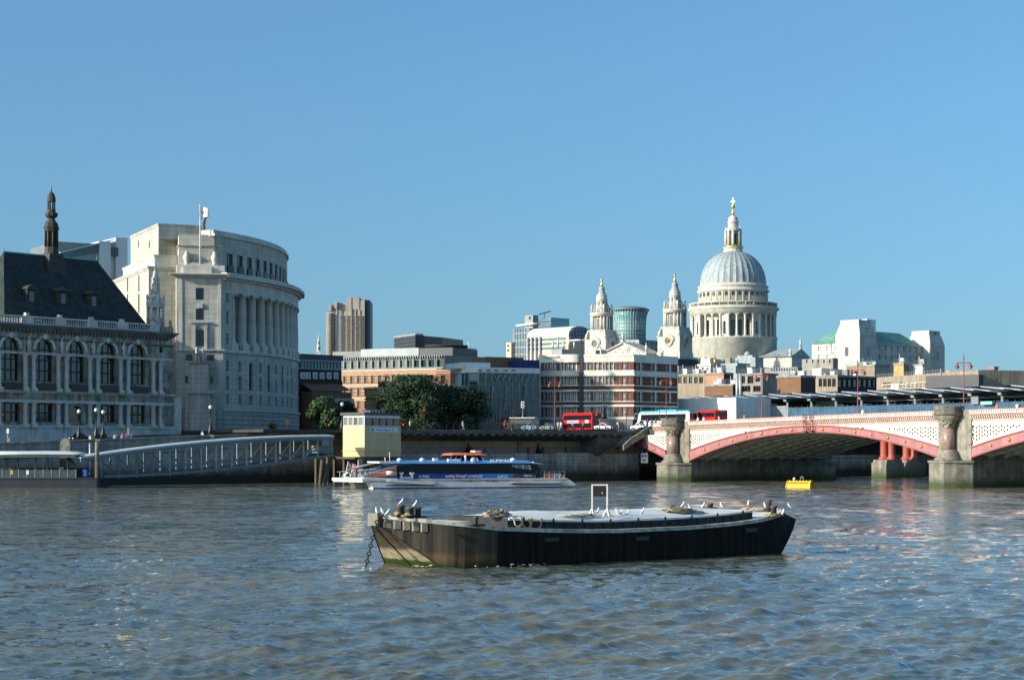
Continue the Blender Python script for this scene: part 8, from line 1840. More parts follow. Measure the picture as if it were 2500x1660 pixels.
 def pt(s, t, o): return (U0 - .35 * t * 0 + s * w_ - .28 * t, 4 - o + .1 * math.sin(s * 5), Z0 - t * h_ - .35 * s)
 def quad(mb, s0, t0, s1, t1, o):
  n = 4
  for i in range(n): a0, a1 = s0 + (s1 - s0) * i / n, s0 + (s1 - s0) * (i + 1) / n; mb.quad(pt(a0, t0, o), pt(a0, t1, o), pt(a1, t1, o), pt(a1, t0, o))
 quad(fl[0], 0, 0, 1, 1, 0)
 def diag(mb, w, o):
  for (s0, t0, s1, t1) in ((0, 0, 1, 1), (0, 1, 1, 0)):
   n = 6; dx, dy = (w, 0)
   for i in range(n):
    a, b_ = i / n, (i + 1) / n; A_ = (s0 + (s1 - s0) * a, t0 + (t1 - t0) * a); B_ = (s0 + (s1 - s0) * b_, t0 + (t1 - t0) * b_); cl = lambda v: max(0, min(1, v))
    mb.quad(pt(cl(A_[0] - w), A_[1], o), pt(cl(A_[0] + w), A_[1], o), pt(cl(B_[0] + w), B_[1], o), pt(cl(B_[0] - w), B_[1], o))
 diag(fl[1], .13, .008); quad(fl[1], .34, 0, .66, 1, .016); quad(fl[1], 0, .34, 1, .66, .016); diag(fl[2], .04, .012); quad(fl[2], .41, 0, .59, 1, .024); quad(fl[2], 0, .41, 1, .59, .024)
 FO = fl[0].build('ensign', M['boat_navy'], FS); fl[1].build('white_cross', M['white'], FO); fl[2].build('red_cross', M['bus_red'], FO)
riverbus()
def buoy():
 D = 272; c = P(1953, 1190, D); k = D / FP; T = empty('mooring_buoy', 'long yellow half-round mooring buoy floating in front of the bridge arch', 'buoy', (c.x, c.y, 0), R(-24))
 L, r = 1.75, .98; hp = [(r * 1.15 * math.cos(t), -.25 + 1.25 * r * math.sin(t)) for t in [math.pi * i / 12 for i in range(13)]]
 m = MB(); m.prism_x([(y, z) for y, z in hp][::-1], -L, L - .15); m.build('float', M['buoy_yellow'], T)
 e = MB(); rim = [(L - .05, y, z) for y, z in hp]; e.tube(rim, .1, 6); e.tube([(-L, y, z) for y, z in hp], .1, 6); e.build('end_rim', M['buoy_yellow'], T)
 s = MB()
 for i in range(14): a = -L + .3 + i * .21; t0, t1 = R(129), R(136); s.quad((a, r * 1.165 * math.cos(t1), -.25 + 1.27 * r * math.sin(t1)), (a + .16, r * 1.165 * math.cos(t1), -.25 + 1.27 * r * math.sin(t1)), (a + .16, r * 1.165 * math.cos(t0), -.25 + 1.27 * r * math.sin(t0)), (a, r * 1.165 * math.cos(t0), -.25 + 1.27 * r * math.sin(t0)))
 s.build('dark_marking', M['letter_dark'], T)
 n = MB()
 for i in range(7): n.box(-L + .15 + i * .5, -L + .3 + i * .5, -.08, .08, r * 1.25 - .3, r * 1.25 - .17)
 n.build('top_lug', M['buoy_yellow'], T); b = MB(); b.lathe([(.14, r * .95), (.14, r * 1.15), (.2, r * 1.2), (.2, r * 1.42), (.05, r * 1.5)], -.85, 0, 10); b.build('light', M['band_stone'], T)
 h = MB(); h.tube([(.1, 0, r * .95), (.1, 0, r * 1.5), (.3, 0, r * 1.65), (.5, 0, r * 1.45), (.5, 0, r * .95)], .05, 6); h.build('mooring_ring', M['steel'], T)
M['buoy_yellow'] = mat('buoy_yellow', (.80, .52, .03), .45, .12, 1.2, streak=.12)
buoy()
# ================================================================ street lamps
def two_arm_lamp(px, D, ytop, zb, label, group='tall red lamps along the bridge road'):
 c = P(px, ytop, D); T = empty('bridge_lamp', label, 'street lamp', (c.x, c.y, zb), R(-12), group); H = c.z - zb
 m = MB(); m.lathe([(.2, 0), (.2, .5), (.12, .6), (.09, 1.6), (.07, H * .6), (.055, H * .93), (.1, H * .935), (.03, H), (.08, H + .1), (.02, H + .22)], n=8); m.build('post', M['lamp_red'], T)
 m = MB(); z = H - 1.15; m.bar((-.95, 0, z), (.95, 0, z), .07)
 for s in (-1, 1): m.tube([(s * .1, 0, z - .5), (s * .5, 0, z - .25), (s * .9, 0, z)], .03, 5)
 m.build('cross_arm', M['lamp_red'], T)
 for s in (-1, 1):
  l = MB(); l.lathe([(.03, z), (.12, z - .1), (.14, z - .28), (.34, z - .55), (.36, z - .62), (.3, z - .64)], s * .95, 0, 8); Lo = l.build('lantern', M['lamp_red'], T); g = MB(); g.lathe([(.28, z - .64), (.22, z - .86), (.06, z - .92)], s * .95, 0, 8); g.build('lantern_glass', M['win_dusty'], Lo)
M['lamp_red'] = mat('lamp_post_red', (.30, .05, .04), .5, .15, 1.5)
def bl(px, v=.6): u = BF.uu(px, v); return BF.D(u, v), ZT(u) - .95
two_arm_lamp(1354, 345, 918, 8.7, 'red twin lantern lamp post left of the first red bus')
two_arm_lamp(1626.5, 338, 912, 8.8, 'red lamp post rising behind the turquoise roofed coach')
for px, yt, lab in ((1860, 899, 'red twin lantern lamp on the bridge in front of the station entrance'), (2094, 884, 'red twin lantern lamp over the crown of the pink arch'), (2353, 866, 'tallest red twin lantern lamp, standing by the big stone pier at the right')):
 D, zb = bl(px); two_arm_lamp(px, D, yt, zb, lab)
def globe_lamp(px, D, yg, zb, label, ped=True, s=1.0):
 c = P(px, yg, D); T = empty('globe_lamp', label, 'street lamp', (c.x, c.y, zb), 0, 'black globe lamps along the embankment'); H = c.z - zb
 m = MB(); h1 = min(1.6, H * .4); m.lathe([(.5, 0), (.5, .18), (.38, .3), (.44, .6), (.3, h1 * .75), (.16, h1), (.2, h1 + .1), (.09, h1 + .2), (.075, H - .55), (.16, H - .5), (.12, H - .38), (.2, H - .33)], n=10)
 for a in (0, 2.1, 4.2): m.tube([(.42 * math.cos(a), .42 * math.sin(a), .1), (.5 * math.cos(a + .5), .5 * math.sin(a + .5), .5), (.26 * math.cos(a + 1), .26 * math.sin(a + 1), .95), (.2 * math.cos(a + 1.6), .2 * math.sin(a + 1.6), 1.35)], [.1, .16, .1, .04], 6)
 m.bar((-.3, 0, H - .8), (.3, 0, H - .8), .05); m.build('post', M['black_iron'], T)
 g = MB(); g.ell((0, 0, H), .31 * s, .31 * s, .33 * s, 14, 9); g.build('globe', M['lamp_glass'], T); t = MB(); t.lathe([(.1, H + .3 * s), (.13, H + .34 * s), (.03, H + .5 * s)], n=8); t.build('crown_cap', M['black_iron'], T)
 if ped: p = MB(); p.box(-.62, .62, -.62, .55, -1.2, -.02); p.box(-.72, .72, -.72, .62, -.25, -.021); p.build('pedestal', M['pier_stone'], T)
for px, yg, lab in ((235, 1001, 'black lamp with a globe above the tall guide pile'), (514, 994, 'black lamp with a white globe on the river wall in front of the curved building'), (835.5, 987, 'black lamp with a globe on the wall end just left of the pier hut')):
 u = fE.uu(px, .2); p = fE.w(u, .2); globe_lamp(px, p.y, yg, zE(u - 100), lab)
globe_lamp(252, 300, 1006, 7.2, 'second black globe lamp across the road, just right of the pile', False); globe_lamp(193, 298, 1004.5, 7.1, 'globe lamp across the road in front of the dark arched entrance', False)
for px, D, yg, lab in ((1143.5, 322, 1076, 'walkway lamp left of the river bus wheelhouse'), (1314, 331, 1076, 'walkway lamp at the middle of the tiled wall'), (1450, 337, 1079, 'walkway lamp at the foot of the iron stair')): globe_lamp(px, D, yg, 4.7, lab, False, .5)
def pole_lamp(px, D, yt, zb, lab):
 c = P(px, yt, D); T = empty('lamp_column', lab, 'street lamp', (c.x, c.y, zb), 0, 'thin dark posts along the road'); H = c.z - zb; m = MB(); m.tube([(0, 0, 0), (0, 0, H * .5), (0, 0, H)], [.1, .07, .05], 6); m.build('post', M['frame_dark'], T); m = MB(); m.ell((0, 0, H), .16, .16, .2); m.build('lamp_head', M['frame_dark'], T)
for px, yt, lab in ((1253, 1005, 'thin dark post right of the red clad cyclist'), (1610, 998, 'thin dark post in front of the windows of the coach'), (1653, 1000, 'thin dark post in front of the rear half of the coach'), (1529, 1010, 'thin dark post left of the coach front')): pole_lamp(px, 344, yt, 8.7, lab)

# ================================================================ vehicles
M['bus_glass'] = glassmat('bus_glass', (.015, .018, .022), .06, .3, .6); M['car_white'] = mat('car_white', (.78, .78, .76), .25, .04, 1); M['car_blue'] = mat('car_pale_blue', (.18, .30, .42), .25, .08, 1); M['car_silver'] = mat('car_silver', (.4, .42, .42), .2, .06, 1, metal=.6); M['car_black'] = mat('car_black', (.014, .015, .017), .25, .1, 1); M['coach_white'] = mat('coach_white', (.78, .77, .73), .3, .05, .5); M['turquoise'] = mat('turquoise_roof', (.03, .42, .52), .35, .1, .4); M['ad_white'] = mat('advert_panel', (.62, .66, .72), .4, .15, 1.5)
def wheel(T, x, y, r, w=.22):
 m = MB(); m.lathe([(r * .6, -w / 2), (r, -w / 2), (r, w / 2), (r * .6, w / 2)], n=14); m.xf(Matrix.Translation((x, y, r)) @ Matrix.Rotation(R(90), 4, 'X')); W = m.build('wheel', M['rubber'], T); h = MB(); h.lathe([(r * .58, -w / 2 - .01), (r * .58, w / 2 + .01)], n=10); h.xf(Matrix.Translation((x, y, r)) @ Matrix.Rotation(R(90), 4, 'X')); h.build('rim', M['steel'], W)
def place(name, label, cat, A, B, zb, group=None):
 f = Fr(A, B); T = thing_fr(name, label, cat, f, group, zb); return T, f
def rbox(m, x0, x1, y0, y1, z0, z1, r, mi=0):
 poly = [(x0, z0), (x1, z0), (x1, z1 - r), (x1 - r * .4, z1 - r * .3), (x1 - r, z1), (x0 + r, z1), (x0 + r * .4, z1 - r * .3), (x0, z1 - r)]; m.prism_y(poly, y0, y1, mi)
def double_decker(label, A, B, zb, advert=True, H=4.1):
 T, f = place('double_decker_bus', label, 'bus', A, B, zb, 'red double-decker buses'); L = f.L; W = 2.45
 m = MB(); rbox(m, 0, L, 0, W, .3, H, .25); m.build('body', M['bus_red'], T)
 for z0, z1, nm in ((H * .66, H * .88, 'upper_window_band'), (H * .27, H * .48, 'lower_window_band')):
  g = MB(); g.box(.35, L - .35, -.02, .0, z0, z1); g.box(.35, L - .35, W, W + .02, z0, z1); g.box(-.02, .0, .2, W - .2, z0, z1); g.box(L, L + .02, .2, W - .2, z0, z1); g.build(nm, M['bus_glass'], T)
  p = MB()
  for i in range(1, 7): x = L * i / 7; p.box(x - .04, x + .04, -.035, -.021, z0, z1)
  p.build('window_pillar', M['car_black'], T)
 if advert:
  a = MB(); a.box(L * .15, L * .55, -.04, -.003, H * .51, H * .63); a.box(L * .16, L * .54, -.042, -.041, H * .55, H * .59, 1); a.build('advert_panel', [M['ad_white'], M['sign_blue']], T); a = MB(); a.box(L * .76, L * .88, -.04, -.003, H * .50, H * .64); a.build('advert_panel', M['ad_white'], T)
 for x in (L * .2, L * .76):
  for y in (.12, W - .12): wheel(T, x, y, .48)
 g = MB(); g.box(L, L + .03, .4, W - .4, H * .5, H * .6); g.build('destination_blind', M['car_black'], T)
 return T
a = P(1374, 0, 384); b = P(1446, 0, 375); double_decker('red double-decker bus with a white side advert, left of the statue', (a.x, a.y), (b.x, b.y), 8.75)
a = P(1697, 0, 352); b = P(1746, 0, 343); double_decker('plain red double-decker bus behind the coach, on the bridge approach', (a.x, a.y), (b.x, b.y), 9.1, False, 3.6)
def coach():
 a = P(1556, 0, 356); b = P(1683, 0, 347.5); T, f = place('touring_coach', 'white touring coach with a turquoise roof, crossing onto the bridge', 'coach', (a.x, a.y), (b.x, b.y), 9.1); L = f.L; W = 2.5; H = 3.65
 m = MB(); m.prism_y([(.15, .3), (L, .3), (L, H - .25), (L - .2, H - .12), (.9, H - .12), (.35, H - .5), (.02, 1.6), (0, .6)], 0, W); m.build('body', M['coach_white'], T)
 r = MB(); r.prism_y([(.55, H - .45), (L + .01, H - .3), (L - .2, H), (1.1, H - .05)], -.02, W + .02); r.box(L * .38, L * .75, .3, W - .3, H - .04, H + .18); r.build('roof', M['turquoise'], T)
 g = MB(); g.prism_y([(.75, 1.9), (2.4, 1.75), (L - .9, 1.9), (L - .8, 3.0), (.95, 2.95)], -.03, -.002); g.prism_y([(.22, 1.1), (1.15, .9), (1.7, 1.75), (.75, 1.86)], -.03, -.002); g.box(L, L + .03, .3, W - .3, 2.0, 3.1); g.build('side_window', M['bus_glass'], T)
 w = MB(); w.add([(.0, .12, 1.4), (.0, W - .12, 1.4), (.33, W - .12, 3.1), (.33, .12, 3.1)], [(0, 1, 2, 3)]); w.xf(Matrix.Translation((-.03, 0, 0))); w.build('windscreen', M['bus_glass'], T)
 k = MB(); k.tube([(.35, -.05, 3.1), (-.2, -.35, 3.15), (-.45, -.35, 2.7)], .09, 5); k.build('wing_mirror', M['turquoise'], T)
 for x in (L * .22, L * .72):
  for y in (.12, W - .12): wheel(T, x, y, .5)
 text('EXCETER', .5, M['letter_dark'], T, (L * .25, -.02, 1.35), sx=1.3)
coach()
def car(label, A, B, zb, mt, H=1.45, van=False):
 T, f = place('parked_van' if van else 'car', label, 'van' if van else 'car', A, B, zb, None if van else 'cars on the road above the walkway'); L = f.L; W = 1.7 if not van else 2.0
 if van: pr = [(.05, .35), (L - .02, .35), (L, H * .55), (L - .12, H - .12), (L - .4, H), (.7, H), (.3, H * .75), (.03, H * .55)]
 else: pr = [(.02, .35), (L - .02, .35), (L, .75), (L - .15, .88), (L - .75, .95), (L - 1.3, H - .05), (L - 1.9, H), (1.7, H - .02), (1.0, .98), (.15, .82), (0, .65)]
 m = MB(); m.prism_y(pr, 0, W); m.build('body', M[mt], T)
 g = MB(); gp = [(.75, H * .6), (L - .25, H * .6), (L - .3, H * .88), (.95, H * .88)] if van else [(1.15, .98), (L - .95, .98), (L - 1.42, H - .12), (1.78, H - .1)]
 g.prism_y(gp, -.02, -.002); g.prism_y(gp, W + .002, W + .02); g.build('side_window', M['bus_glass'], T)
 if van: r = MB(); r.box(.5, L - .2, .05, W - .05, H + .002, H + .12); r.build('roof', M['coach_white'], T)
 else: w = MB(); w.add([(1.02, .12, 1.02), (1.02, W - .12, 1.02), (1.64, W - .2, H - .05), (1.64, .2, H - .05)], [(0, 1, 2, 3)]); w.xf(Matrix.Translation((-.03, 0, .02))); w.build('windscreen', M['bus_glass'], T)
 for x in (L * .2, L * .8):
  for y in (.08, W - .08): wheel(T, x, y, .32, .18)
 l = MB(); l.box(-.02, .04, .1, .45, .6, .75); l.build('headlight', M['lamp_glass'], T); l = MB(); l.box(-.02, .04, W - .45, W - .1, .6, .75); l.build('headlight', M['lamp_glass'], T); return T
def ab(p0, p1, D0, D1): a, b = P(p0, 0, D0), P(p1, 0, D1); return (a.x, a.y), (b.x, b.y)
car('white car just left of the statue plinth, right of the red bus', *ab(1448, 1491, 346, 345), 8.95, 'car_white')
car('pale blue car in front of the long dark van', *ab(1272, 1309, 341, 340), 8.85, 'car_blue'); car('silver car flashing in the sun left of the red lamp post', *ab(1316, 1350, 345, 343), 8.85, 'car_silver'); car('long dark van with a pale roof behind the pale blue car', *ab(1237, 1307, 350, 348), 8.85, 'car_black', 2.45, True); car('white car mostly hidden behind the coach front', *ab(1538, 1572, 347, 345), 8.95, 'car_white')
car('dark car passing on the road in front of the arched entrance of the stone building', *ab(180, 222, 298, 300), 6.6, 'car_black')

# ================================================================ people
CLO = {}
def cm(n, c):
 if n not in CLO: CLO[n] = mat('cloth_' + n, c, .85, .1, 3)
 return CLO[n]
PM = {}
def person_mesh(pose):
 if pose in PM: return PM[pose]
 st = {'walk': (.28, -.24, .12), 'stand': (.06, -.06, .0), 'lean': (.05, -.08, -.25), 'ride': (.3, .05, -.3)}[pose]; lf, rf, ln = st
 hip = .92 if pose != 'ride' else 1.0
 def body(sc):
  V = []; E = []; RR = []
  def add(p, r, par=None): V.append(p); RR.append(r * sc); 
  def node(p, r, par): V.append(p); RR.append(r * sc); E.append((par, len(V) - 1)) if par is not None else None; return len(V) - 1
  pel = node((0, 0, hip), .15, None); ch = node((0, ln * .35, hip + .27), .155, pel); sh = node((0, ln * .7, hip + .50), .12, ch); nk = node((0, ln * .8, hip + .60), .055, sh); h1 = node((0, ln * .9 - .02, hip + .70), .085, nk); h2 = node((0, ln * .9 - .01, hip + .80), .09, h1); node((0, ln * .9, hip + .87), .05, h2)
  for s, sw in ((-1, lf), (1, rf)):
   kz = hip * .53; ky = -abs(sw) * .35 - (.25 if pose == 'ride' else 0); h = node((s * .09, 0, hip - .06), .105, pel); k = node((s * .1, -sw * .5 + ky * .3, kz), .07, h); a = node((s * .1, -sw, .1), .045, k); node((s * .1, -sw - .13, .05), .04, a)
   sd = node((s * .19, ln * .7, hip + .48), .06, sh); e = node((s * .25, ln * .7 + sw * .35 * (1 if pose == 'walk' else 0) + (.0 if pose != 'ride' else -.2), hip + .22), .045, sd); w = node((s * .24, ln * .7 - .12 + sw * .6 * (1 if pose == 'walk' else 0) - (.25 if pose in ('ride', 'lean') else 0), hip + (.0 if pose != 'ride' else .12)), .034, e); node((s * .23, ln * .7 - .16 + sw * .6 * (1 if pose == 'walk' else 0) - (.3 if pose in ('ride', 'lean') else 0), hip - .09 + (.2 if pose in ('ride', 'lean') else 0)), .03, w)
  return V, E, RR
 V, E, RR = body(1.0)
 def skin(name, V, E, RR, mt):
  me = bpy.data.meshes.new(name); me.from_pydata(V, E, []); o = bpy.data.objects.new('t', me); COL.objects.link(o); o.modifiers.new('s', 'SKIN'); sk = me.skin_vertices[0].data if me.skin_vertices else None
  if sk is None: me.attributes
  for i, r in enumerate(RR): sk[i].radius = (r, r); sk[i].use_root = i == 0
  sb = o.modifiers.new('b', 'SUBSURF'); sb.levels = 1; sb.render_levels = 1
  dg = bpy.context.evaluated_depsgraph_get(); out = bpy.data.meshes.new_from_object(o.evaluated_get(dg)); bpy.data.objects.remove(o); out.name = name; out.materials.clear(); out.materials.append(mt)
  for p in out.polygons: p.use_smooth = True
  return out
 try: bm_ = skin('person', V, E, RR, M['skin'])
 except Exception: bm_ = None
 if bm_ is None:
  m = MB()
  for a, b in E: m.tube([V[a], V[b]], [RR[a], RR[b]], 7)
  bm_ = m.mesh('person', M['skin'])
 def shell(sel, g):
  m = MB()
  for a, b in E:
   if sel(V[a], V[b]): m.tube([V[a], V[b]], [RR[a] * g, RR[b] * g], 7)
  return m
 legs = shell(lambda a, b: max(a[2], b[2]) < hip + .01 and abs(a[0]) < .12 and abs(b[0]) < .12 and min(a[2], b[2]) > .07, 1.18); top = shell(lambda a, b: min(a[2], b[2]) > hip + .18 and max(a[2], b[2]) < hip + .55 or (abs(a[0]) < .01 and abs(b[0]) < .01 and max(a[2], b[2]) < hip + .52), 1.2)
 hair = MB(); hair.ell((0, ln * .9 + .02, hip + .84), .1, .105, .085, 8, 5); face = MB(); y = ln * .9 - .115
 face.ell((0, y, hip + .755), .016, .022, .022, 6, 4)
 PM[pose] = (bm_, legs, top, hair, face); return PM[pose]
CACHE = {}
def person(label, px, D, zb, rz=0, top=('white', (.75, .75, .75)), legs=('dark', (.03, .03, .04)), hair=('brown', (.05, .03, .02)), pose='walk', group=None):
 bm_, l, t, h, fc = person_mesh(pose); p = P(px, 0, D); T = tag(put('person', bm_, None, (p.x, p.y, zb), rz), label, 'person', group)
 for nm, mb, (n, c) in (('trousers', l, legs), ('shirt', t, top), ('hair', h, hair)):
  k = (pose, nm, n)
  if k not in CACHE: CACHE[k] = mb.mesh(nm, cm(n, c))
  put(nm, CACHE[k], T)
 return T
WH, RD, DK, BL, YL, PK = ('white', (.75, .75, .75)), ('red', (.55, .04, .03)), ('dark', (.03, .03, .04)), ('blue', (.06, .12, .3)), ('yellow', (.6, .5, .05)), ('pink', (.6, .35, .33))
zr = 8.78
def bike(label, px, D, rz):
 p = P(px, 0, D); T = empty('bicycle', label, 'bicycle', (p.x, p.y, zr), rz); 
 for y in (-.5, .52):
  m = MB(); m.tube([(0, y + .33 * math.cos(t), .34 + .33 * math.sin(t)) for t in [2 * math.pi * i / 16 for i in range(16)]], .022, 5, closed=True); m.build('wheel', M['rubber'], T)
 m = MB(); pts = {'h': (0, -.42, .85), 's': (0, .2, .9), 'b': (0, .05, .32), 'r': (0, .52, .34), 'f': (0, -.5, .34)}
 for a, b in ('hb', 'sb', 'hs', 'sr', 'br', 'hf'): m.bar(pts[a], pts[b], .035)
 m.build('frame', M['black_iron'], T); m = MB(); m.bar((-.25, -.45, .98), (.25, -.45, .98), .03); m.build('handlebar', M['black_iron'], T); m = MB(); m.box(-.07, .07, .1, .34, .92, .98); m.build('saddle', M['rubber'], T)
person('cyclist in a red top on the raised road above the walkway', 1232, 335, zr + .05, .5, RD, DK, pose='ride'); bike('black bicycle under the cyclist in red', 1232, 335, .5)
person('person in white walking on the raised road left of the cyclist in red', 1131, 330, zr, 1.2, WH, ('tan', (.3, .22, .15))); person('person in pale clothes by the raised road railing, nearest the pier hut', 1001, 324, zr, 1.5, WH, DK, pose='stand')
person('person in white standing left of the red bus', 1363, 338, zr, .4, ('cream', (.6, .62, .5)), ('tan', (.3, .22, .15))); person('second person in white close to the red lamp post, left of the red bus', 1369, 338, zr, -.4, WH, PK); person('person in a white shirt in front of the middle of the red bus', 1399, 339, zr, 1.4, WH, DK); person('person in a dark coat in front of the rear of the red bus', 1423, 340, zr, -1.4, ('grey', (.2, .2, .22)), DK)
person('cyclist in a yellow vest left of the coach', 1510, 345, zr + .05, -.8, YL, PK, pose='ride'); bike('black bicycle under the cyclist in the yellow vest', 1510, 345, -.8)
person('person in blue leaning on the stair parapet in front of the coach', 1580, 338, 9.2, .3, BL, DK, pose='lean'); person('person in a pale jacket at the top of the stone stair', 1602, 338, 9.2, 1.2, ('grey', (.2, .2, .22)), DK); person('person in a teal shirt by the stone stair, between two others', 1592, 339, 9.2, .9, ('teal', (.05, .25, .28)), DK)
def onb(px, label, top, lg=DK, pose='walk', v=.9, **k): u = BF.uu(px, v); person(label, px, BF.D(u, v), ZT(u) - .92, BF.rot + (0 if px % 2 else math.pi), top, lg, pose=pose, **k)
onb(1703, 'person in white at the bridge rail nearest the octagonal parapet', WH); onb(1717, 'person in white second along the bridge rail, before the red bus', WH); onb(1756, 'person in a pale top at the bridge rail by the rear of the red bus', PK); onb(1818, 'person in a brown coat on the bridge before the glass entrance', ('tan', (.3, .22, .15)))
onb(2105, 'person with red hair in a white shirt beside the lamp over the arch', WH, hair=RD); onb(2312, 'person in pink looking over the big stone pier parapet', PK, v=.3, pose='stand'); onb(2344, 'person in white beside the tallest red lamp', WH, v=.6); onb(2434, 'person in orange walking right of the big stone pier', ('orange', (.6, .2, .05))); onb(2484, 'person in white at the right end of the bridge', WH); onb(2490, 'person in black beside another in white at the right end of the bridge', DK)
def one(px, label, top, pose='walk', v=1.6, **k): u = fE.uu(px, v); person(label, px, fE.D(u, v), zE(u - 100) - 1.05, fE.rot + (0 if px % 2 else math.pi), top, DK, pose=pose, **k)
one(23, 'person in pink behind the river wall at the far left', PK, 'stand'); one(222, 'person in white leaning on the river wall beside the lamp', WH, 'lean', .9); one(280, 'person in white second along the river wall, right of the lamp', WH); one(299, 'person in a pink top behind the river wall', ('rose', (.55, .25, .25))); one(308, 'person in a peach top behind the river wall, beside one in rose', ('peach', (.6, .4, .3))); one(322, 'person in blue behind the river wall, rightmost of the row', BL); one(496, 'person in a white shirt leaning on the river wall near the second lamp', WH, 'lean', .9)
for px, lab, c in ((12, 'dark clothed person waiting on the pontoon at the far left', DK), (86, 'person in brown waiting in the middle of the pontoon', ('tan', (.3, .22, .15))), (111, 'person in a grey jacket waiting on the pontoon, beside the shelter', ('grey', (.2, .2, .22)))): person(lab, px, 271.5, CAMZ + (HZ - 1167) * 268 / FP, .5, c, DK, pose='stand')

# ================================================================ statue, signs, signals, planting
def statue():
 D = 362; c = P(1474, 0, D); k = D / FP; z = lambda y: CAMZ + (HZ - y) * k; T = empty('queen_statue', 'dark bronze standing statue on a pale brown stone plinth behind the white car', 'statue', (c.x, c.y, 8.6))
 m = MB(); z0 = z(1022) - 8.6; m.box(-.85, .85, -.85, .85, 0, z0 - .3); m.box(-1, 1, -1, 1, z0 - .3, z0); m.box(-1.1, 1.1, -1.1, 1.1, 0, .5); m.build('plinth', M['red_granite'], T)
 h = z(989) - z(1022); m = MB(); rings = []
 for t, rx, ry in ((0, .62, .6), (.2, .55, .52), (.42, .36, .32), (.55, .3, .26), (.68, .4, .28), (.78, .3, .2), (.82, .1, .1), (.86, .14, .15), (.93, .16, .17), (.98, .1, .1), (1, .03, .03)): rings.append([(rx * math.cos(q) * (1 + .07 * math.cos(6 * q) * (t < .45)), ry * math.sin(q), z0 + h * t) for q in [2 * math.pi * i / 18 for i in range(18)]])
 m.loft(rings, smooth=True); m.tube([(-.36, 0, z0 + h * .72), (-.55, -.2, z0 + h * .56), (-.35, -.5, z0 + h * .5)], [.13, .1, .07], 6); m.tube([(.36, 0, z0 + h * .72), (.52, -.15, z0 + h * .56), (.5, -.45, z0 + h * .6)], [.13, .1, .07], 6); m.bar((.5, -.48, z0 + h * .45), (.55, -.5, z0 + h * .95), .06); m.build('figure', M['bronze'], T)
M['bronze'] = mat('dark_bronze', (.03, .032, .028), .5, .4, 3, metal=.4)
statue()
def signal(px, py, D, zb, label):
 c = P(px, py, D); T = empty('traffic_light', label, 'traffic light', (c.x, c.y, zb), 0, 'traffic lights showing red'); h = c.z - zb; m = MB(); m.tube([(0, .1, 0), (0, .1, h + .2)], .06, 6); m.build('post', M['black_iron'], T); m = MB(); m.box(-.18, .18, -.12, .12, h - .75, h + .25); H_ = m.build('signal_head', M['black_iron'], T); m = MB(); m.lathe([(.1, 0), (.1, .03)], n=12); m.xf(Matrix.Translation((0, -.13, h)) @ Matrix.Rotation(R(90), 4, 'X')); m.build('red_lens', M['red_lens'], H_)
rl = bpy.data.materials.new('red_signal_lens'); rl.use_nodes = True; rb = rl.node_tree.nodes['Principled BSDF']; rb.inputs['Base Color'].default_value = (.6, .02, .02, 1); rb.inputs['Emission Color'].default_value = (1, .03, .03, 1); rb.inputs['Emission Strength'].default_value = 4; M['red_lens'] = rl
signal(803, 1037, 350, 8.0, 'red traffic light in front of the sunlit green tree'); signal(984.5, 1037, 345, 8.3, 'red traffic light right of the pier hut'); signal(1456, 1012, 352, 8.8, 'red traffic light left of the statue')
def signpost(name, label, px, y0, y1, w, D, zb, mt):
 c = P(px, y1, D); k = D / FP; T = empty(name, label, 'sign', (c.x, c.y, zb)); h = c.z - zb; m = MB(); m.tube([(0, .06, 0), (0, .06, h)], .06, 6); m.build('post', M['steel'], T); m = MB(); m.box(-w * k / 2, w * k / 2, -.04, .04, h, h + (y1 - y0) * k); B = m.build('board', M[mt], T); return T, B, h, k
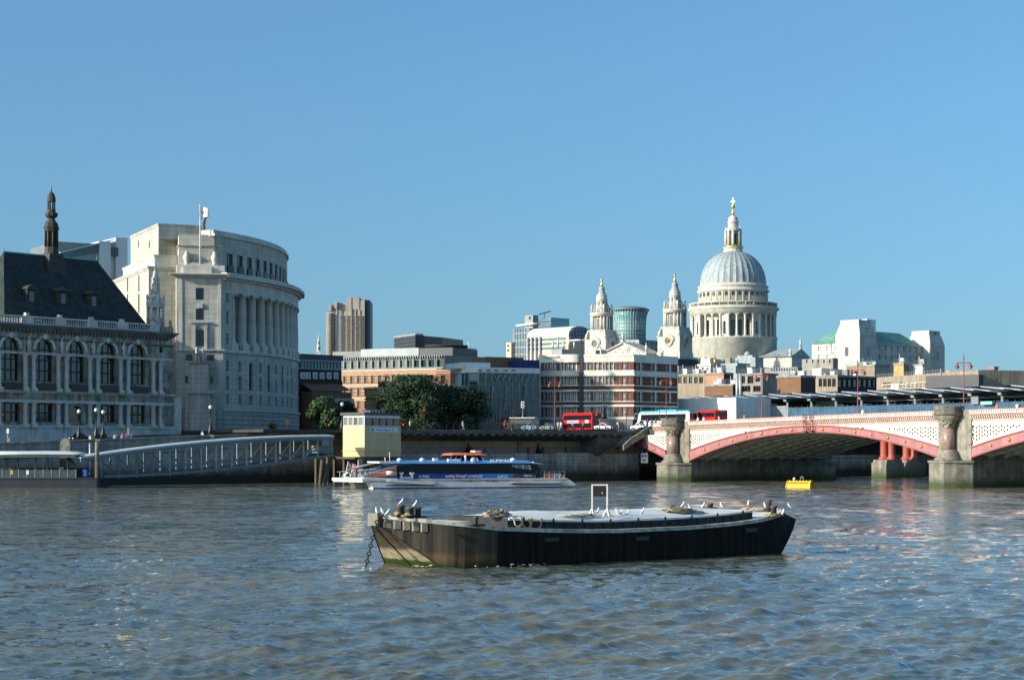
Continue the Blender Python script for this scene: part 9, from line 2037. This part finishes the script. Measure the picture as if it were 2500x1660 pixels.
T, B, h, k = signpost('station_sign', 'tall white station sign with two roundels in front of the glass building', 1276, 980, 996, 8, 352, 8.7, 'white')
for dz, mt in ((11.5, 'sign_blue'), (4.5, 'bus_red')):
 m = MB(); m.tube([(1.9 * k * math.cos(t), -.06, h + dz * k + 1.9 * k * math.sin(t)) for t in [2 * math.pi * i / 14 for i in range(14)]], .05, 4, closed=True); m.box(-2.6 * k, 2.6 * k, -.09, -.041, h + dz * k - .05, h + dz * k + .05); m.build('roundel', M[mt], B)
signpost('bus_stop_sign', 'small white sign on a post behind the river wall at the far left', 19, 1046, 1058, 6, 290, 6.6, 'white'); signpost('yellow_notice', 'dull yellow notice board against the curved building, beside the bush', 701, 1024, 1036, 10, 335, 7.9, 'brick_yellow')
signpost('ticket_pillar', 'tall pale sign pillar behind the river wall among the people', 313, 1044, 1062, 6, 297, 6.9, 'metal_grey')
def shrub(label, px, D, y0, y1, w, mt, seed, trough=True):
 c = P(px, y1, D); k = D / FP; rg = random.Random(seed); T = empty('potted_shrub', label, 'shrub', (c.x, c.y, c.z)); vs = []; fs = []; h = (y1 - y0) * k; r = w * k / 2
 for i in range(700):
  d = Vector((rg.gauss(0, 1), rg.gauss(0, 1), rg.gauss(0, 1))).normalized() * rg.random() ** .4; p = Vector((d.x * r, d.y * r, h * .55 + d.z * h * .5)); e = Vector((rg.gauss(0, 1), rg.gauss(0, 1), rg.gauss(0, 1))).normalized(); g = e.orthogonal().normalized(); s = .09; b = len(vs); vs += [p - e * s, p - g * s, p + e * s, p + g * s]; fs.append((b, b + 1, b + 2, b + 3))
 m = MB(); m.add(vs, fs); m.build('foliage', M[mt], T); m = MB(); m.box(-r, r, -.4, .4, -1.2, .1); m.build('planter', M['grimy_and_shade'], T)
M['leaf_autumn'] = mat('rust_leaf', (.20, .10, .025), .7, .4, .8, c2=(.10, .06, .02))
shrub('round rust brown bush behind the river wall by the curved building', 665, 330, 1033, 1049, 22, 'leaf_autumn', 4)
for px, D, zb, yt, w, lab in ((1161, 366, 8.4, 1030, 8, 'pale sunlit patch sign under the dark trees'),):
 pass
